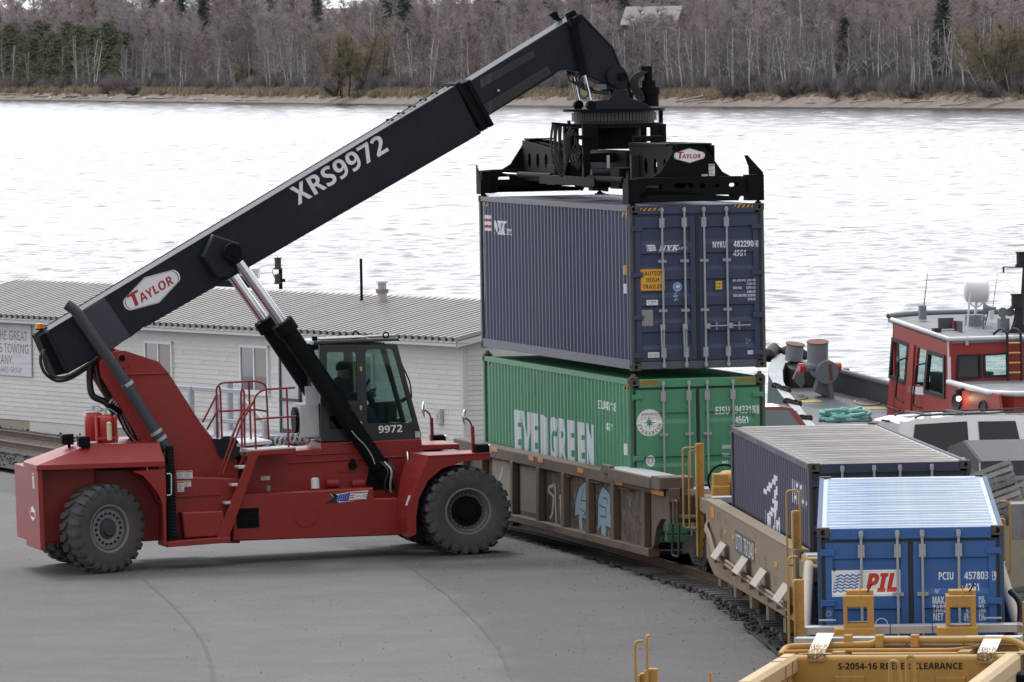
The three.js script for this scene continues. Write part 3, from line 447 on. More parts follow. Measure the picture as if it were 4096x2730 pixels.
// green box below it
const green = [0.068, 0.262, 0.138];
const lower = makeContainer({ name: 'shipping_container', label: 'green container in the brown well car with white lettering along its side', H: 2.896, frame: FR_EVG, body: paint(green, { amt: 0.12, run: 0.12, dirt: [0.08, 0.13, 0.08], rough: 0.5 }), rail: paint([0.055, 0.235, 0.115], { amt: 0.2, run: 0.2, dirt: [0.08, 0.12, 0.08], rough: 0.5 }), post: paint([0.05, 0.13, 0.07], { amt: 0.8, run: 0.6, dirt: [0.09, 0.075, 0.055], rough: 0.7 }), roof: paint([0.05, 0.19, 0.085], { amt: 0.3, run: 0.1, dirt: [0.10, 0.16, 0.11], rough: 0.6 }),
  recess: 3, recessH: 0.12, hinges: [0.09, 0.36, 0.52, 0.89], rods: [-0.63, -0.165, 0.165, 0.63], handles: [1, 1, 1, 1],
  side: { base: css(green), wear: wear('#2c5b3f', '#4e8a66'), draw(g, w, h) {
    const s = (m) => m / 12.192 * w, v = (m) => m / 2.896 * h;
    g.save(); g.translate(s(2.55), v(1.76)); g.scale(1.0, 1.16); g.font = 'bold ' + v(0.96) + 'px sans-serif'; g.fillStyle = '#d6d9e2'; g.strokeStyle = '#d6d9e2'; g.lineWidth = 13; const T = 'EVERGREEN', wd = s(6.75) / T.length; for (let i = 0; i < T.length; i++) { g.save(); g.translate(i * wd * 1.0, 0); const q = g.measureText(T[i]).width; g.scale(wd * 0.86 / q, 1); g.fillText(T[i], 0, 0); g.strokeText(T[i], 0, 0); g.restore(); } g.restore();
    say(g, 'EISU 943318 8', s(9.6), v(0.62), v(0.21), { sx: 0.9 }); say(g, '45G1', s(10.2), v(0.98), v(0.19), { sx: 0.9 });
    hazard(g, s(0.2), v(0.11), s(0.5), v(0.08), 4); hazard(g, s(11.5), v(0.11), s(0.5), v(0.08), 4);
    g.fillStyle = '#d6d9dc'; g.fillRect(s(11.55), v(1.15), s(0.2), v(0.2)); g.fillStyle = '#c8962a'; g.fillRect(s(11.55), v(1.58), s(0.2), v(0.22));
  } },
  door: { base: css(green), wear: wear('#2a6a42', '#58a878', 0.5), draw(g, w, h) {
    const X = (x) => (x - 1222) / 1040 * w, Y = (y) => (y - 258) / 1245 * h;
    hazard(g, X(1306), Y(268), X(1440) - X(1306), Y(306) - Y(268), 9); hazard(g, X(2052), Y(264), X(2186) - X(2052), Y(300) - Y(264), 9);
    const cx = X(1369), cy = Y(588), r = X(1470) - cx; g.fillStyle = '#e4e6e4'; g.beginPath(); g.arc(cx, cy, r, 0, 7); g.fill(); g.strokeStyle = '#b99a72'; g.lineWidth = 2; for (const q of [0.3, 0.65]) { g.beginPath(); g.ellipse(cx, cy, r * q, r, 0, 0, 7); g.stroke(); g.beginPath(); g.ellipse(cx, cy, r, r * q, 0, 0, 7); g.stroke(); } g.beginPath(); g.arc(cx, cy, r, 0, 7); g.stroke();
    g.fillStyle = '#2f7c4e'; g.beginPath(); for (let i = 0; i < 16; i++) { const a = i / 16 * 2 * PI - PI / 2, q = i % 2 ? r * 0.16 : i % 4 ? r * 0.34 : r * 0.58; g[i ? 'lineTo' : 'moveTo'](cx + q * Math.cos(a), cy + q * Math.sin(a)); } g.fill();
    const T = 'EVERGREEN'; for (let i = 0; i < 9; i++) { const a = PI - 0.22 - i / 8 * (PI - 0.44); g.save(); g.translate(cx + r * 0.80 * Math.cos(a), cy + r * 0.80 * Math.sin(a)); g.rotate(a - PI / 2); say(g, T[i], 0, 10, 31, { col: '#2f7c4e', align: 'center' }); g.restore(); }
    fit(g, 'EISU', X(1874), X(1992), Y(540), 78); fit(g, '943318', X(2028), X(2186), Y(537), 78); fit(g, '8', X(2195), X(2217), Y(534), 70); g.strokeStyle = '#e6e8ea'; g.lineWidth = 3; g.strokeRect(X(2189), Y(478), X(2222) - X(2189), Y(538) - Y(478)); fit(g, '45G1', X(2032), X(2136), Y(612), 74);
    fit(g, 'GROSS', X(1924), X(1995), Y(800), 38); fit(g, 'TARE', X(1924), X(1982), Y(862), 38); fit(g, 'NET', X(1924), X(1970), Y(920), 38);
    g.fillStyle = '#dfe1dc'; g.beginPath(); g.ellipse(X(1374), Y(876), 34, 42, 0, 0, 7); g.fill(); g.strokeStyle = '#6a6f68'; g.lineWidth = 4; g.beginPath(); g.ellipse(X(1374), Y(876), 18, 26, 0, 0, 7); g.stroke();
    speckle(g, w, h, 50, '#7a5a3c', 0.6, 1, 6, 2);
  } } });
for (const [x, z, label] of [[-1.14, -0.09, 'rusty twist lock cone on the green container above its door hinges by the round logo'], [1.14, -0.09, 'twist lock cone on the green container above its door number'], [-1.14, -12.1, 'twist lock cone on the green container corner nearest the building'], [1.14, -12.1, 'twist lock cone on the far green container corner by the tug bow']]) single('twist_lock', label, 'lock', [cbox(x - 0.07, x + 0.07, 0, 0.03, z - 0.08, z + 0.08, 0.006), cyl([x, 0.03, z], [x, 0.085, z], 0.055, 8, 0.03)].map((g) => g.translate(0, 2.9, 0).applyMatrix4(FR_EVG.m)), castMat);
// slate box with its print half worn, and the bright blue box
const slate = [0.034, 0.040, 0.078];
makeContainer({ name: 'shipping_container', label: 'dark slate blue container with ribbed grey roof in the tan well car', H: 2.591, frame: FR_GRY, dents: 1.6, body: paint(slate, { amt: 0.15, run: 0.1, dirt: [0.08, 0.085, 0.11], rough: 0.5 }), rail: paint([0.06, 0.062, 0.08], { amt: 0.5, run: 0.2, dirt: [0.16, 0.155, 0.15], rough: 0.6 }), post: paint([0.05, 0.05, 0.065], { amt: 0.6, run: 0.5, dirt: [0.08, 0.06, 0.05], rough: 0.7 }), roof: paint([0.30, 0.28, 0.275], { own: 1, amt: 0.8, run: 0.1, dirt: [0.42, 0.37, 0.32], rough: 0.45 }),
  recess: 5, recessH: 0.33, hinges: [0.09, 0.36, 0.62, 0.88], rods: [-0.72, -0.24, 0.15, 0.63], handles: [1, 1, 1, 1],
  side: { base: css(slate), wear: wear('#33384e', '#525a78'), draw(g, w, h) {
    const s = (m) => m / 12.192 * w, v = (m) => m / 2.591 * h; g.fillStyle = '#dfe1e8';
    // worn pale emblem of short strokes, and a number panel by the post
    const strokes = [[7.0, 0.95, 0.5, 0.10], [6.6, 1.07, 0.7, 0.10], [6.2, 1.19, 0.5, 0.1], [7.15, 1.19, 0.32, 0.10], [5.8, 1.30, 0.5, 0.1], [7.05, 1.30, 0.36, 0.09], [5.4, 1.41, 0.5, 0.1], [7.0, 1.41, 0.36, 0.09], [6.6, 1.54, 0.85, 0.09], [6.9, 1.64, 0.5, 0.1], [6.5, 1.76, 0.85, 0.09], [6.2, 1.88, 0.6, 0.08], [6.9, 1.86, 0.25, 0.09]];
    for (const [x, y, a, b] of strokes) g.fillRect(s(x - 0.2), v(0.45 + (y - 0.95) * 0.66), s(a), v(b * 0.8)); for (let k = 0; k < 7; k++) { g.fillRect(s(5.3 + k * 0.36), v(1.08 + (k % 3) * 0.03), s(0.17), v(0.34)); if (k % 2) g.fillRect(s(5.3 + k * 0.36), v(1.08 + (k % 4) * 0.06), s(0.36), v(0.06)); } for (let k = 0; k < 8; k++) { g.fillRect(s(9.55 + k * 0.27), v(0.36), s(0.13), v(0.36)); if (k % 3) g.fillRect(s(9.55 + k * 0.27), v(0.40 + (k % 2) * 0.2), s(0.2), v(0.06)); } g.fillRect(s(9.7), v(0.92), s(0.3), v(0.2));
  } },
  door: { base: css(slate), wear: wear('#2b3046', '#4c5470', 0.5), draw() {} } });
const sky_ = [0.030, 0.115, 0.335];
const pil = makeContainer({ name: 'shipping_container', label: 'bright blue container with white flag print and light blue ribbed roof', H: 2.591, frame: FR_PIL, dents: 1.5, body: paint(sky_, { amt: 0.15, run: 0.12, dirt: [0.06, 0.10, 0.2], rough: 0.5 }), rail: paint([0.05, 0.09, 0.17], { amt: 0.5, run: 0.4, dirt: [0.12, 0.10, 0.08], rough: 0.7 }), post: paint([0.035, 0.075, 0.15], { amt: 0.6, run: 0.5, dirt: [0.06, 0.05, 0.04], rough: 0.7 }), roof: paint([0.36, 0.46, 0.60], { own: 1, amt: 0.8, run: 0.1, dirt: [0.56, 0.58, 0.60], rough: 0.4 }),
  recess: 3, recessH: 0.36, hinges: [0.10, 0.36, 0.62, 0.875], rods: [-0.645, -0.17, 0.155, 0.63], handles: [1, 1, 1, 1],
  side: { base: css(sky_), wear: wear('#27456f', '#4a6ea6'), draw() {} },
  door: { base: css(sky_), wear: (g, w, h) => { wear('#274f86', '#4f7cc0', 0.6)(g, w, h); speckle(g, w, h * 0.16, 200, '#31402f', 0.5, 2, 7, 5); }, draw(g, w, h) {
    const X = (x) => (x - 395) / 1712 * w, Y = (y) => (y - 140) / 1822 * h;
    g.fillStyle = '#e8e9ea'; g.fillRect(X(524), Y(532), X(1157) - X(524), Y(775) - Y(532));
    g.strokeStyle = '#2b5cab'; g.lineWidth = 8; for (let k = 0; k < 6; k++) { const y = 582 + k * 28.5, sh = (5 - k) * 6; g.beginPath(); for (let q = 0; q <= 60; q++) { const x = X(535 + sh + q / 60 * 225), yy = Y(y) + 5 * Math.sin(q / 60 * 12 * PI * 0.66); g[q ? 'lineTo' : 'moveTo'](x, yy); } g.stroke(); }
    fit(g, 'PIL', X(822), X(1118), Y(731), 150, { col: '#c2391f', style: 'italic bold ', stroke: '#c2391f', lw: 9 });
    fit(g, 'PCIU', X(1502), X(1648), Y(634), 66); fit(g, '457803', X(1742), X(1966), Y(634), 66); fit(g, '9', X(2012), X(2038), Y(632), 62); g.strokeStyle = '#e6e8ea'; g.lineWidth = 3; g.strokeRect(X(2000), Y(562), X(2048) - X(2000), Y(640) - Y(562)); fit(g, '42G1', X(1744), X(1884), Y(740), 64);
    fit(g, 'MAX.G', X(1442), X(1605), Y(855), 64); fit(g, 'TARE', X(1446), X(1572), Y(934), 64); fit(g, 'NET', X(1448), X(1546), Y(1010), 64); 
    [['KG', 820], ['LBS', 856], ['KG', 898], ['LBS', 938], ['KG', 980], ['LBS', 1014]].forEach(([q, y]) => say(g, q, X(1868), Y(y), 30, { sx: 0.8 })); [['3,', 898], ['8,', 938], ['28,', 980], ['63,', 1014]].forEach(([q, y]) => say(g, q, X(1790), Y(y), 32, { sx: 0.8, align: 'right' }));
    g.strokeStyle = '#c8d2e2'; g.lineWidth = 3; g.beginPath(); g.moveTo(X(1465), Y(752)); g.lineTo(X(1480), Y(718)); g.lineTo(X(1492), Y(756)); g.lineTo(X(1505), Y(722)); g.lineTo(X(1520), Y(715)); g.stroke(); g.beginPath(); g.arc(X(490), Y(930), 14, 0, 7); g.stroke();
    g.strokeStyle = '#dfe1e6'; g.lineWidth = 6; g.beginPath(); g.arc(X(975), Y(1030), 32, 0, 7); g.stroke();
    g.fillStyle = '#2d3a30'; g.beginPath(); g.moveTo(X(532), Y(520)); g.lineTo(X(562), Y(500)); g.lineTo(X(566), Y(530)); g.lineTo(X(545), Y(545)); g.fill();
  } } });
void pil; void lower;
// ---------- the well cars ----------
const FR_A = frame([3.24632, 0.04, -137.85756], 12.415 * D2), FR_B = frame([5.62143, -0.05, -117.54803], 3.8926 * D2), FR_C = frame([5.16917, -0.1, -102.80243], -2.4418 * D2), FR_D = frame([4.80, -0.11, -98.6], -9.6 * D2);
const grate = canvas(256, 64, (g, w, h) => { g.fillStyle = '#b4bac0'; g.fillRect(0, 0, w, h); for (let i = 0; i < 16; i++) for (let j = 0; j < 4; j++) { g.fillStyle = '#6b7178'; g.fillRect(i * 16 + 3 + (j % 2) * 6, j * 16 + 4, 8, 7); g.fillStyle = '#dde1e4'; g.fillRect(i * 16 + 2 + (j % 2) * 6, j * 16 + 2, 10, 2); } });
grate.wrapS = grate.wrapT = THREE.RepeatWrapping; grate.repeat.set(1.6, 5);
const grateMat = new THREE.MeshPhysicalMaterial({ map: grate, roughness: 0.45, metalness: 0.25, side: THREE.DoubleSide });
const grating = (t, x0, x1, y, z0, z1, n = 3, rz = 0) => { for (let i = 0; i < n; i++) { const a = x0 + (x1 - x0) * i / n + 0.01, b = x0 + (x1 - x0) * (i + 1) / n - 0.01, g = part(t, 'walkway_grating', box(a, b, y - 0.012 + (i % 2) * 0.008, y + (i % 2) * 0.008, z0, z1), grateMat); part(g, 'grating_edge', [box(a, b, y - 0.09, y + 0.006, z1, z1 + 0.012), box(a, b, y - 0.09, y + 0.006, z0 - 0.012, z0), box(a - 0.004, a + 0.006, y - 0.09, y + 0.004, z0, z1), box(b - 0.006, b + 0.004, y - 0.09, y + 0.004, z0, z1)], M.galv); void rz; } };
function truckUnder(t, z, m = M.truck) {   // two-axle bogie on the rails
  for (const dz of [-0.89, 0.89]) {
    const ax = part(t, 'wheelset', [cyl([-0.85, 0.42, z + dz], [0.85, 0.42, z + dz], 0.08, 10)], m);
    for (const s of [-1, 1]) part(ax, 'wheel', [cyl([s * 0.70, 0.42, z + dz], [s * 0.83, 0.42, z + dz], 0.42, 26), cyl([s * 0.68, 0.42, z + dz], [s * 0.70, 0.42, z + dz], 0.45, 26)], m);
  }
  for (const s of [-1, 1]) {
    const q = part(t, 'truck_frame', [plateX([[z - 1.15, 0.36], [z - 1.15, 0.56], [z - 0.45, 0.74], [z + 0.45, 0.74], [z + 1.15, 0.56], [z + 1.15, 0.36], [z + 0.7, 0.42], [z + 0.4, 0.24], [z - 0.4, 0.24], [z - 0.7, 0.42]], s * 0.98, s * 1.12, { b: 0.02 })], m);
    for (const o of [-0.2, 0, 0.2]) part(q, 'spring', [0.32, 0.38, 0.44, 0.5, 0.56].map((y) => new THREE.TorusGeometry(0.075, 0.018, 5, 10).rotateX(PI / 2).translate(s * 1.06, y, z + o)), m);
  }
  part(t, 'bolster', cbox(-1.0, 1.0, 0.55, 0.85, z - 0.25, z + 0.25, 0.03), m);
}
const reflector = (t, fr, k, lat, x0, y0, x1, y1) => { const a = on(fr, k, x0, y0, 0, lat), b = on(fr, k, x1, y1, 0, lat), z0 = Math.min(a[2], b[2]), z1 = Math.max(a[2], b[2]); part(t, 'reflector', box(lat - 0.006, lat, Math.min(a[1], b[1]), Math.max(a[1], b[1]), z0, z1), M.orange); };
// grab irons and a ladder post at a car corner
function ladderPost(t, x, z, y0, y1, mat, o = {}) {
  const s = Math.sign(x), p = part(t, 'ladder_post', [cbox(x - 0.065, x + 0.065, y0, y1, z - 0.05, z + 0.05, 0.01), cbox(x + s * 0.05, x + s * 0.075, y0 + 0.02, y1 - 0.02, z - 0.10, z + 0.10, 0.004)], mat);
  for (let y = y0 + 0.18; y < y1; y += 0.34) part(p, 'bolt', [cyl([x - 0.03, y, z + 0.05], [x - 0.03, y, z + 0.08], 0.02, 6), cyl([x + 0.03, y + 0.04, z + 0.05], [x + 0.03, y + 0.04, z + 0.08], 0.02, 6)], mat);
  for (const [dx, ya, yb] of o.rails ?? []) part(t, 'grab_iron', bent([[x + s * 0.02, ya, z + 0.04], [x + dx, ya, z + 0.10], [x + dx, yb, z + 0.10], [x + s * 0.02, yb, z + 0.04]], 0.016, 0.06), mat);
  return p;
}
{ // brown car under the green box
  const t = thing('well_car', 'weathered brown well car with graffiti on its ribbed side', 'railway car', FR_A, 'well cars of the container train');
  const zf = -13.4, ze = 3.7;
  const rib = [345, 545, 735, 925, 1115, 1350].map((x) => on(FR_A, 8, x, 1150, 0, -1.5)[2]), px = -1.44;
  for (const s of [-1, 1]) {
    part(t, 'top_chord', [plateX([[zf, 1.40], [ze, 1.40], [ze, 1.62], [zf, 1.62]], s * 1.30, s * 1.56, { b: 0.02 })], M.brown);
    part(t, 'bottom_sill', plateX([[zf, 0.30], [2.65, 0.30], [2.65, 0.44], [zf, 0.44]], s * 1.36, s * 1.58, { b: 0.015 }), M.brown);
    if (s > 0) part(t, 'side_wall', box(1.40, 1.46, 0.4, 1.42, zf, 2.6), M.brown);
  }
  // graffiti runs across the wall panels between the ribs: one print laid along the car side, 1 m = 64 px
  const Z0 = zf, Z1 = 2.62, gw = 2048, gh = 256;
  const graffiti = canvas(gw, gh, (g) => {
    g.fillStyle = css([0.115, 0.092, 0.075]); g.fillRect(0, 0, gw, gh); const U = (z) => (z - Z0) / (Z1 - Z0) * gw, P = (x, y) => { const q = on(FR_A, 8, x, y, 0, px); return [U(q[2]), (1.42 - q[1]) / 1.02 * gh]; };
    speckle(g, gw, gh, 700, '#2c211a', 0.55, 4, 26, 5); speckle(g, gw, gh, 300, '#6b4228', 0.5, 3, 16, 7); speckle(g, gw, gh, 900, '#54463a', 0.5, 3, 20, 5); speckle(g, gw, gh, 500, '#87796c', 0.4, 2, 14, 4); speckle(g, gw, gh, 600, '#3b2f27', 0.5, 1, 9, 6);
    const poly = (pts, f, st, lw = 4) => { g.beginPath(); pts.forEach((p, i) => g[i ? 'lineTo' : 'moveTo'](...P(...p))); g.closePath(); if (f) { g.fillStyle = f; g.fill(); } if (st) { g.strokeStyle = st; g.lineWidth = lw; g.stroke(); } };
    const line = (pts, st, lw) => { g.beginPath(); pts.forEach((p, i) => g[i ? 'lineTo' : 'moveTo'](...P(...p))); g.strokeStyle = st; g.lineWidth = lw; g.stroke(); };
    g.fillStyle = 'rgba(150,142,135,0.75)'; for (const [a, b] of [[380, 520], [170, 330]]) { const p = P(a, 930), q = P(b, 1290); g.fillRect(p[0], 20, q[0] - p[0], gh - 50); }
    line([[640, 1075], [605, 1090], [600, 1120], [640, 1160], [630, 1290], [610, 1330]], '#b9b2aa', 14); line([[650, 1060], [660, 1400]], '#b9b2aa', 12); line([[690, 1150], [700, 1390]], '#b9b2aa', 12); line([[735, 1080], [690, 1170], [720, 1210]], '#b9b2aa', 15);
    line([[230, 1060], [280, 1180], [310, 1290]], '#a39c94', 10); line([[250, 940], [210, 1090]], '#b1aaa2', 12); line([[300, 960], [320, 1200]], '#9a938b', 8);
    const lb = '#7d97a3', dk = '#22262a';
    poly([[875, 1045], [905, 1060], [915, 1150], [945, 1180], [945, 1300], [925, 1330], [940, 1480], [905, 1470], [895, 1340], [860, 1330], [870, 1450], [835, 1440], [830, 1300], [800, 1320], [805, 1200], [835, 1090]], lb, dk, 6);
    poly([[1020, 1080], [1045, 1110], [1070, 1140], [1075, 1290], [1110, 1380], [1115, 1525], [1085, 1520], [1080, 1410], [1040, 1390], [1045, 1500], [1005, 1495], [1000, 1390], [975, 1440], [980, 1180], [1000, 1110]], lb, dk, 6);
    line([[870, 1100], [850, 1190], [905, 1200], [900, 1300], [835, 1250]], dk, 5); line([[990, 1230], [1040, 1250], [1040, 1320], [995, 1310]], dk, 5); line([[1015, 1170], [1050, 1180], [1050, 1220]], dk, 4); line([[860, 1350], [870, 1300], [930, 1290]], dk, 4);
    for (let i = 0; i < 40; i++) { const p = P(rr(815, 1110), rr(1080, 1500)); g.strokeStyle = ['#c9d4d8', '#4a5f6e', '#9db4be'][i % 3]; g.globalAlpha = 0.7; g.lineWidth = rr(2, 4); g.beginPath(); g.moveTo(p[0], p[1]); g.lineTo(p[0] + rr(-26, 26), p[1] + rr(4, 30)); g.stroke(); g.globalAlpha = 1; }
    for (let i = 0; i < 26; i++) { const p = P(rr(830, 1100), rr(1110, 1450)); g.fillStyle = '#41617a'; g.fillRect(p[0], p[1], 5, 5); }
    line([[1205, 1165], [1225, 1190], [1215, 1215], [1235, 1235]], '#8a8178', 4);
  });
  const gm = printMat(graffiti, 0.8);
  const cuts = [Z0, ...rib.filter((z) => z > Z0), Z1];
  cuts.slice(1).forEach((z, i) => part(t, 'side_panel', box(px + 0.0, px + 0.05, 0.40, 1.42, cuts[i] + 0.02, z - 0.02), gm, { uv: (x, y, zz) => [(zz - Z0) / (Z1 - Z0), (y - 0.40) / 1.02] }));
  for (const z of [-12.6, -10.9, ...rib]) { part(t, 'side_rib', [plateX([[z - 0.16, 0.42], [z - 0.10, 1.42], [z + 0.12, 1.42], [z + 0.06, 0.42]], -1.445, -1.57, { b: 0.012 })], M.brown); }
  for (let z = -11.5; z < 2; z += 2.35) part(t, 'grab_iron', bent([[-1.45, 1.37, z], [-1.53, 1.37, z + 0.02], [-1.53, 1.37, z + 0.9], [-1.45, 1.37, z + 0.92]], 0.013, 0.03), M.brown);
  part(t, 'cross_member', [0, 1, 2, 3].map((i) => box(-1.4, 1.4, 0.28, 0.34, zf + 1 + i * 4.6, zf + 1.5 + i * 4.6)), M.truck);
  // patches and reflectors on the chord
  for (const [x0, y0, x1, y1] of [[825, 940, 868, 985], [450, 850, 490, 890], [520, 862, 560, 905], [165, 780, 210, 822], [1115, 1030, 1170, 1080], [1390, 1105, 1485, 1160]]) reflector(t, FR_A, 8, -1.566, x0, y0, x1, y1);
  // end deck, raised grating and timber at the near end
  for (const s of [-1, 1]) part(t, 'end_wall', plateX([[2.6, 0.42], [2.62, 1.42], [3.75, 1.42], [3.75, 1.0], [3.3, 0.98], [2.95, 0.80], [2.75, 0.5]], s * 1.50, s * 1.40, { b: 0.01 }), M.brown);
  part(t, 'end_sill', [cbox(-1.5, 1.5, 0.95, 1.42, 3.72, 3.95, 0.02), cbox(-0.3, 0.3, 0.75, 1.0, 3.4, 5.0, 0.03)], M.brown);
  part(t, 'end_deck', box(-1.4, 1.4, 1.38, 1.42, 2.4, 3.8), M.brown);
  grating(t, -1.25, 1.25, 1.50, 3.0, 3.75, 3);
  part(t, 'walkway', [cbox(-1.62, -1.05, 1.625, 1.69, -0.6, 3.4, 0.008)], M.galv); part(t, 'walkway_beam', [plateX([[-0.65, 1.60], [-0.5, 1.75], [0.1, 1.74], [0.1, 1.60]], -1.64, -1.55, { b: 0.01 }), cbox(-1.70, -1.60, 1.52, 1.70, 0.2, 3.35, 0.012)], M.brown);
  part(t, 'timber_block', cbox(-1.70, -1.10, 1.53, 1.74, 3.45, 4.1, 0.015), M.brown);
  part(t, 'stake_pocket', [cbox(-1.55, -1.35, 1.3, 1.56, 3.9, 4.15, 0.02), cbox(1.35, 1.55, 1.3, 1.56, 3.9, 4.15, 0.02)], M.brown);
  for (const dx of [0, 0.28]) part(t, 'grab_iron', bent([[-1.5, 0.95, 4.0 + dx], [-1.5, 1.36, 4.0 + dx], [-1.5, 1.36, 4.2 + dx], [-1.5, 0.95, 4.2 + dx]], 0.016, 0.05), M.brown);
  part(t, 'step', bent([[-1.5, 0.95, 4.15], [-1.52, 0.42, 4.2], [-1.52, 0.42, 4.65], [-1.5, 0.98, 4.65]], 0.022, 0.05), M.truck);
  part(t, 'brake_platform', [cbox(-1.35, -0.6, 1.05, 1.1, 4.0, 4.6, 0.01)], M.brown);
  truckUnder(t, 4.4); truckUnder(t, -12.6);
}
const tanPrint = (w, h) => canvas(w, h, (g) => {
  g.fillStyle = css([0.205, 0.150, 0.095]); g.fillRect(0, 0, w, h); speckle(g, w, h, 700, '#6d5a48', 0.35, 2, 16, 4); speckle(g, w, h, 500, '#9a8468', 0.35, 1, 10, 3); speckle(g, w, h, 160, '#5b4632', 0.5, 1, 6, 8);
  const B = (x, y) => { const q = on(FR_B, 11, x, y, 0, -1.505); return [(q[2] + 13.75) / 14.3 * w, (1.60 - q[1]) / 1.20 * h]; };
  const small = (x, y, lines, s, o = {}) => lines.forEach((q, i) => { const p = B(x, y); say(g, q, p[0], p[1] + i * s * 1.2, s, { sx: o.sx ?? 1.3, col: o.col ?? '#4a3a2c' }); });
  // stencilled data, too small to read in the photograph: blocks of short marks
  for (const [x, y, n, m] of [[330, 775, 3, 10], [390, 830, 2, 8], [622, 955, 2, 6], [700, 1120, 4, 7], [775, 1280, 3, 8], [470, 1285, 2, 6], [430, 960, 1, 3]]) { const p = B(x, y); g.fillStyle = '#4f3f30'; for (let j = 0; j < n; j++) for (let i = 0; i < m; i++) g.fillRect(p[0] + i * 9, p[1] + j * 11, rr(3, 7), 7); }
  small(355, 990, ['40'], 52, { sx: 1.0, col: '#3c332b' }); small(662, 1190, ['A'], 40, { sx: 0.8, col: '#3c332b' });
});
{ // tan car under the slate box
  const t = thing('well_car', 'tan well car with smooth side and pipes along it', 'railway car', FR_B, 'well cars of the container train'), zf = -13.75, ze = 0.55;
  const m = printMat(tanPrint(2048, 256), 0.7);
  for (const s of [-1, 1]) {
    const wall = plateX([[zf, 0.62], [zf + 1.3, 0.40], [ze, 0.55], [ze, 1.60], [zf, 1.56]], s * 1.42, s * 1.505, { b: 0.01 });
    part(t, 'side_wall', wall, s < 0 ? m : M.tan, s < 0 ? { uv: (x, y, z) => [(z + 13.75) / 14.3, (y - 0.40) / 1.20] } : {});
    part(t, 'top_chord', plateX([[zf, 1.555], [ze, 1.60], [ze, 1.64], [zf, 1.595]], s * 1.28, s * 1.51, { b: 0.01 }), M.tan);
  }
  const a = on(FR_B, 11, 472, 930, 0, -1.505), b = on(FR_B, 11, 628, 1185, 0, -1.505), c = on(FR_B, 11, 472, 1085, 0, -1.505), zA = a[2], zB = b[2], yA = (a[1] + 1.41) / 2 + 0.0, yB = (c[1] + b[1]) / 2;
  part(t, 'number_panel', box(-1.512, -1.506, yB, yA, zA, zB), printMat(canvas(512, 128, (g) => { g.fillStyle = '#43474d'; g.fillRect(0, 0, 512, 128); fit(g, 'DTTX', 20, 190, 112, 130, { col: '#d5d2ca', style: '' }); fit(g, '761240', 232, 492, 112, 130, { col: '#d5d2ca', style: '' }); })), { uv: (x, y, z) => [(z - zA) / (zB - zA), (y - yB) / (yA - yB)], label: 'dark panel with the car number in white' });
  for (const [x0, y0, x1, y1] of [[285, 740, 312, 835], [386, 920, 405, 960], [450, 955, 470, 1000], [628, 1065, 650, 1115], [782, 1168, 806, 1222]]) reflector(t, FR_B, 11, -1.507, x0, y0, x1, y1);
  // pipes along the side with brackets, and pale wind boards
  for (const [y, dy, r] of [[1110, 0, 0.026], [1140, -0.10, 0.034]]) { const p = on(FR_B, 11, 330, y, 0, -1.56), q = on(FR_B, 11, 905, y + 420, 0, -1.56); part(t, 'pipe', bent([[-1.50, p[1] + 0.42, p[2] - 1.9], [-1.57, p[1] + 0.36, p[2] - 1.8], [-1.57, p[1] + 0.22, p[2] - 1.0], [-1.57, p[1] + 0.02, p[2] - 0.4 + dy], [-1.57, p[1], p[2]], [-1.57, q[1], q[2]]], r, 0.12), M.tan); }
  for (let i = 0; i < 9; i++) { const p = on(FR_B, 11, 330 + i * 70, 1130 + i * 51, 0, -1.55); part(t, 'pipe_bracket', box(-1.60, -1.505, p[1] - 0.11, p[1] + 0.05, p[2] - 0.025, p[2] + 0.025), M.tan); }
  for (const [x, y] of [[355, 1075], [525, 1190], [670, 1285], [850, 1405]]) { const p = on(FR_B, 11, x + 25, y + 10, 0, -1.56); part(t, 'wind_board', bx(0.012, 0.30, 0.95, -1.64, p[1], p[2], 0, 0, -0.62), paint([0.36, 0.33, 0.29], { amt: 0.3, run: 0.2, dirt: [0.22, 0.19, 0.15], rough: 0.8 })); }
  for (let i = 0; i < 5; i++) { const z = -11.6 + i * 2.6; part(t, 'sill_foot', [cbox(-1.50, -1.38, 0.28, 0.50, z - 0.14, z - 0.02, 0.01), cbox(-1.50, -1.38, 0.28, 0.50, z + 0.06, z + 0.18, 0.01)], M.tan); }
  part(t, 'cross_member', [0, 1, 2].map((i) => box(-1.4, 1.4, 0.2, 0.28, -11 + i * 4.4, -10.4 + i * 4.4)), M.truck);
  // far end platform with ladder post, guide frame, air reservoir, grating
  part(t, 'end_platform', [cbox(-1.45, 1.45, 1.30, 1.52, -16.4, -13.7, 0.02), cbox(-0.35, 0.35, 0.8, 1.3, -16.9, -13.7, 0.03)], M.tan);
  ladderPost(t, -1.42, -15.6, 0.50, 2.43, M.yellow, { rails: [[-0.30, 2.36, 1.0], [-0.20, 2.30, 0.98]] }); ladderPost(t, 1.42, -15.6, 0.50, 2.43, M.yellow);
  part(t, 'guide_frame', [cbox(-0.95, -0.78, 1.5, 2.12, -14.6, -14.3, 0.015), cbox(-0.35, -0.18, 1.5, 2.12, -14.6, -14.3, 0.015), cbox(-0.95, -0.18, 1.92, 2.14, -14.6, -14.3, 0.015)], M.yellow);
  part(t, 'end_bracket', [cbox(-1.30, -1.0, 1.5, 1.75, -15.0, -14.7, 0.02), cbox(-1.28, -1.02, 1.72, 1.95, -15.0, -14.75, 0.02)], M.yellow);
  part(t, 'air_reservoir', [cyl([-1.0, 1.78, -15.3], [0.4, 1.78, -15.3], 0.2, 18), ball(-1.0, 1.78, -15.3, 0.2, 14)], M.yellow);
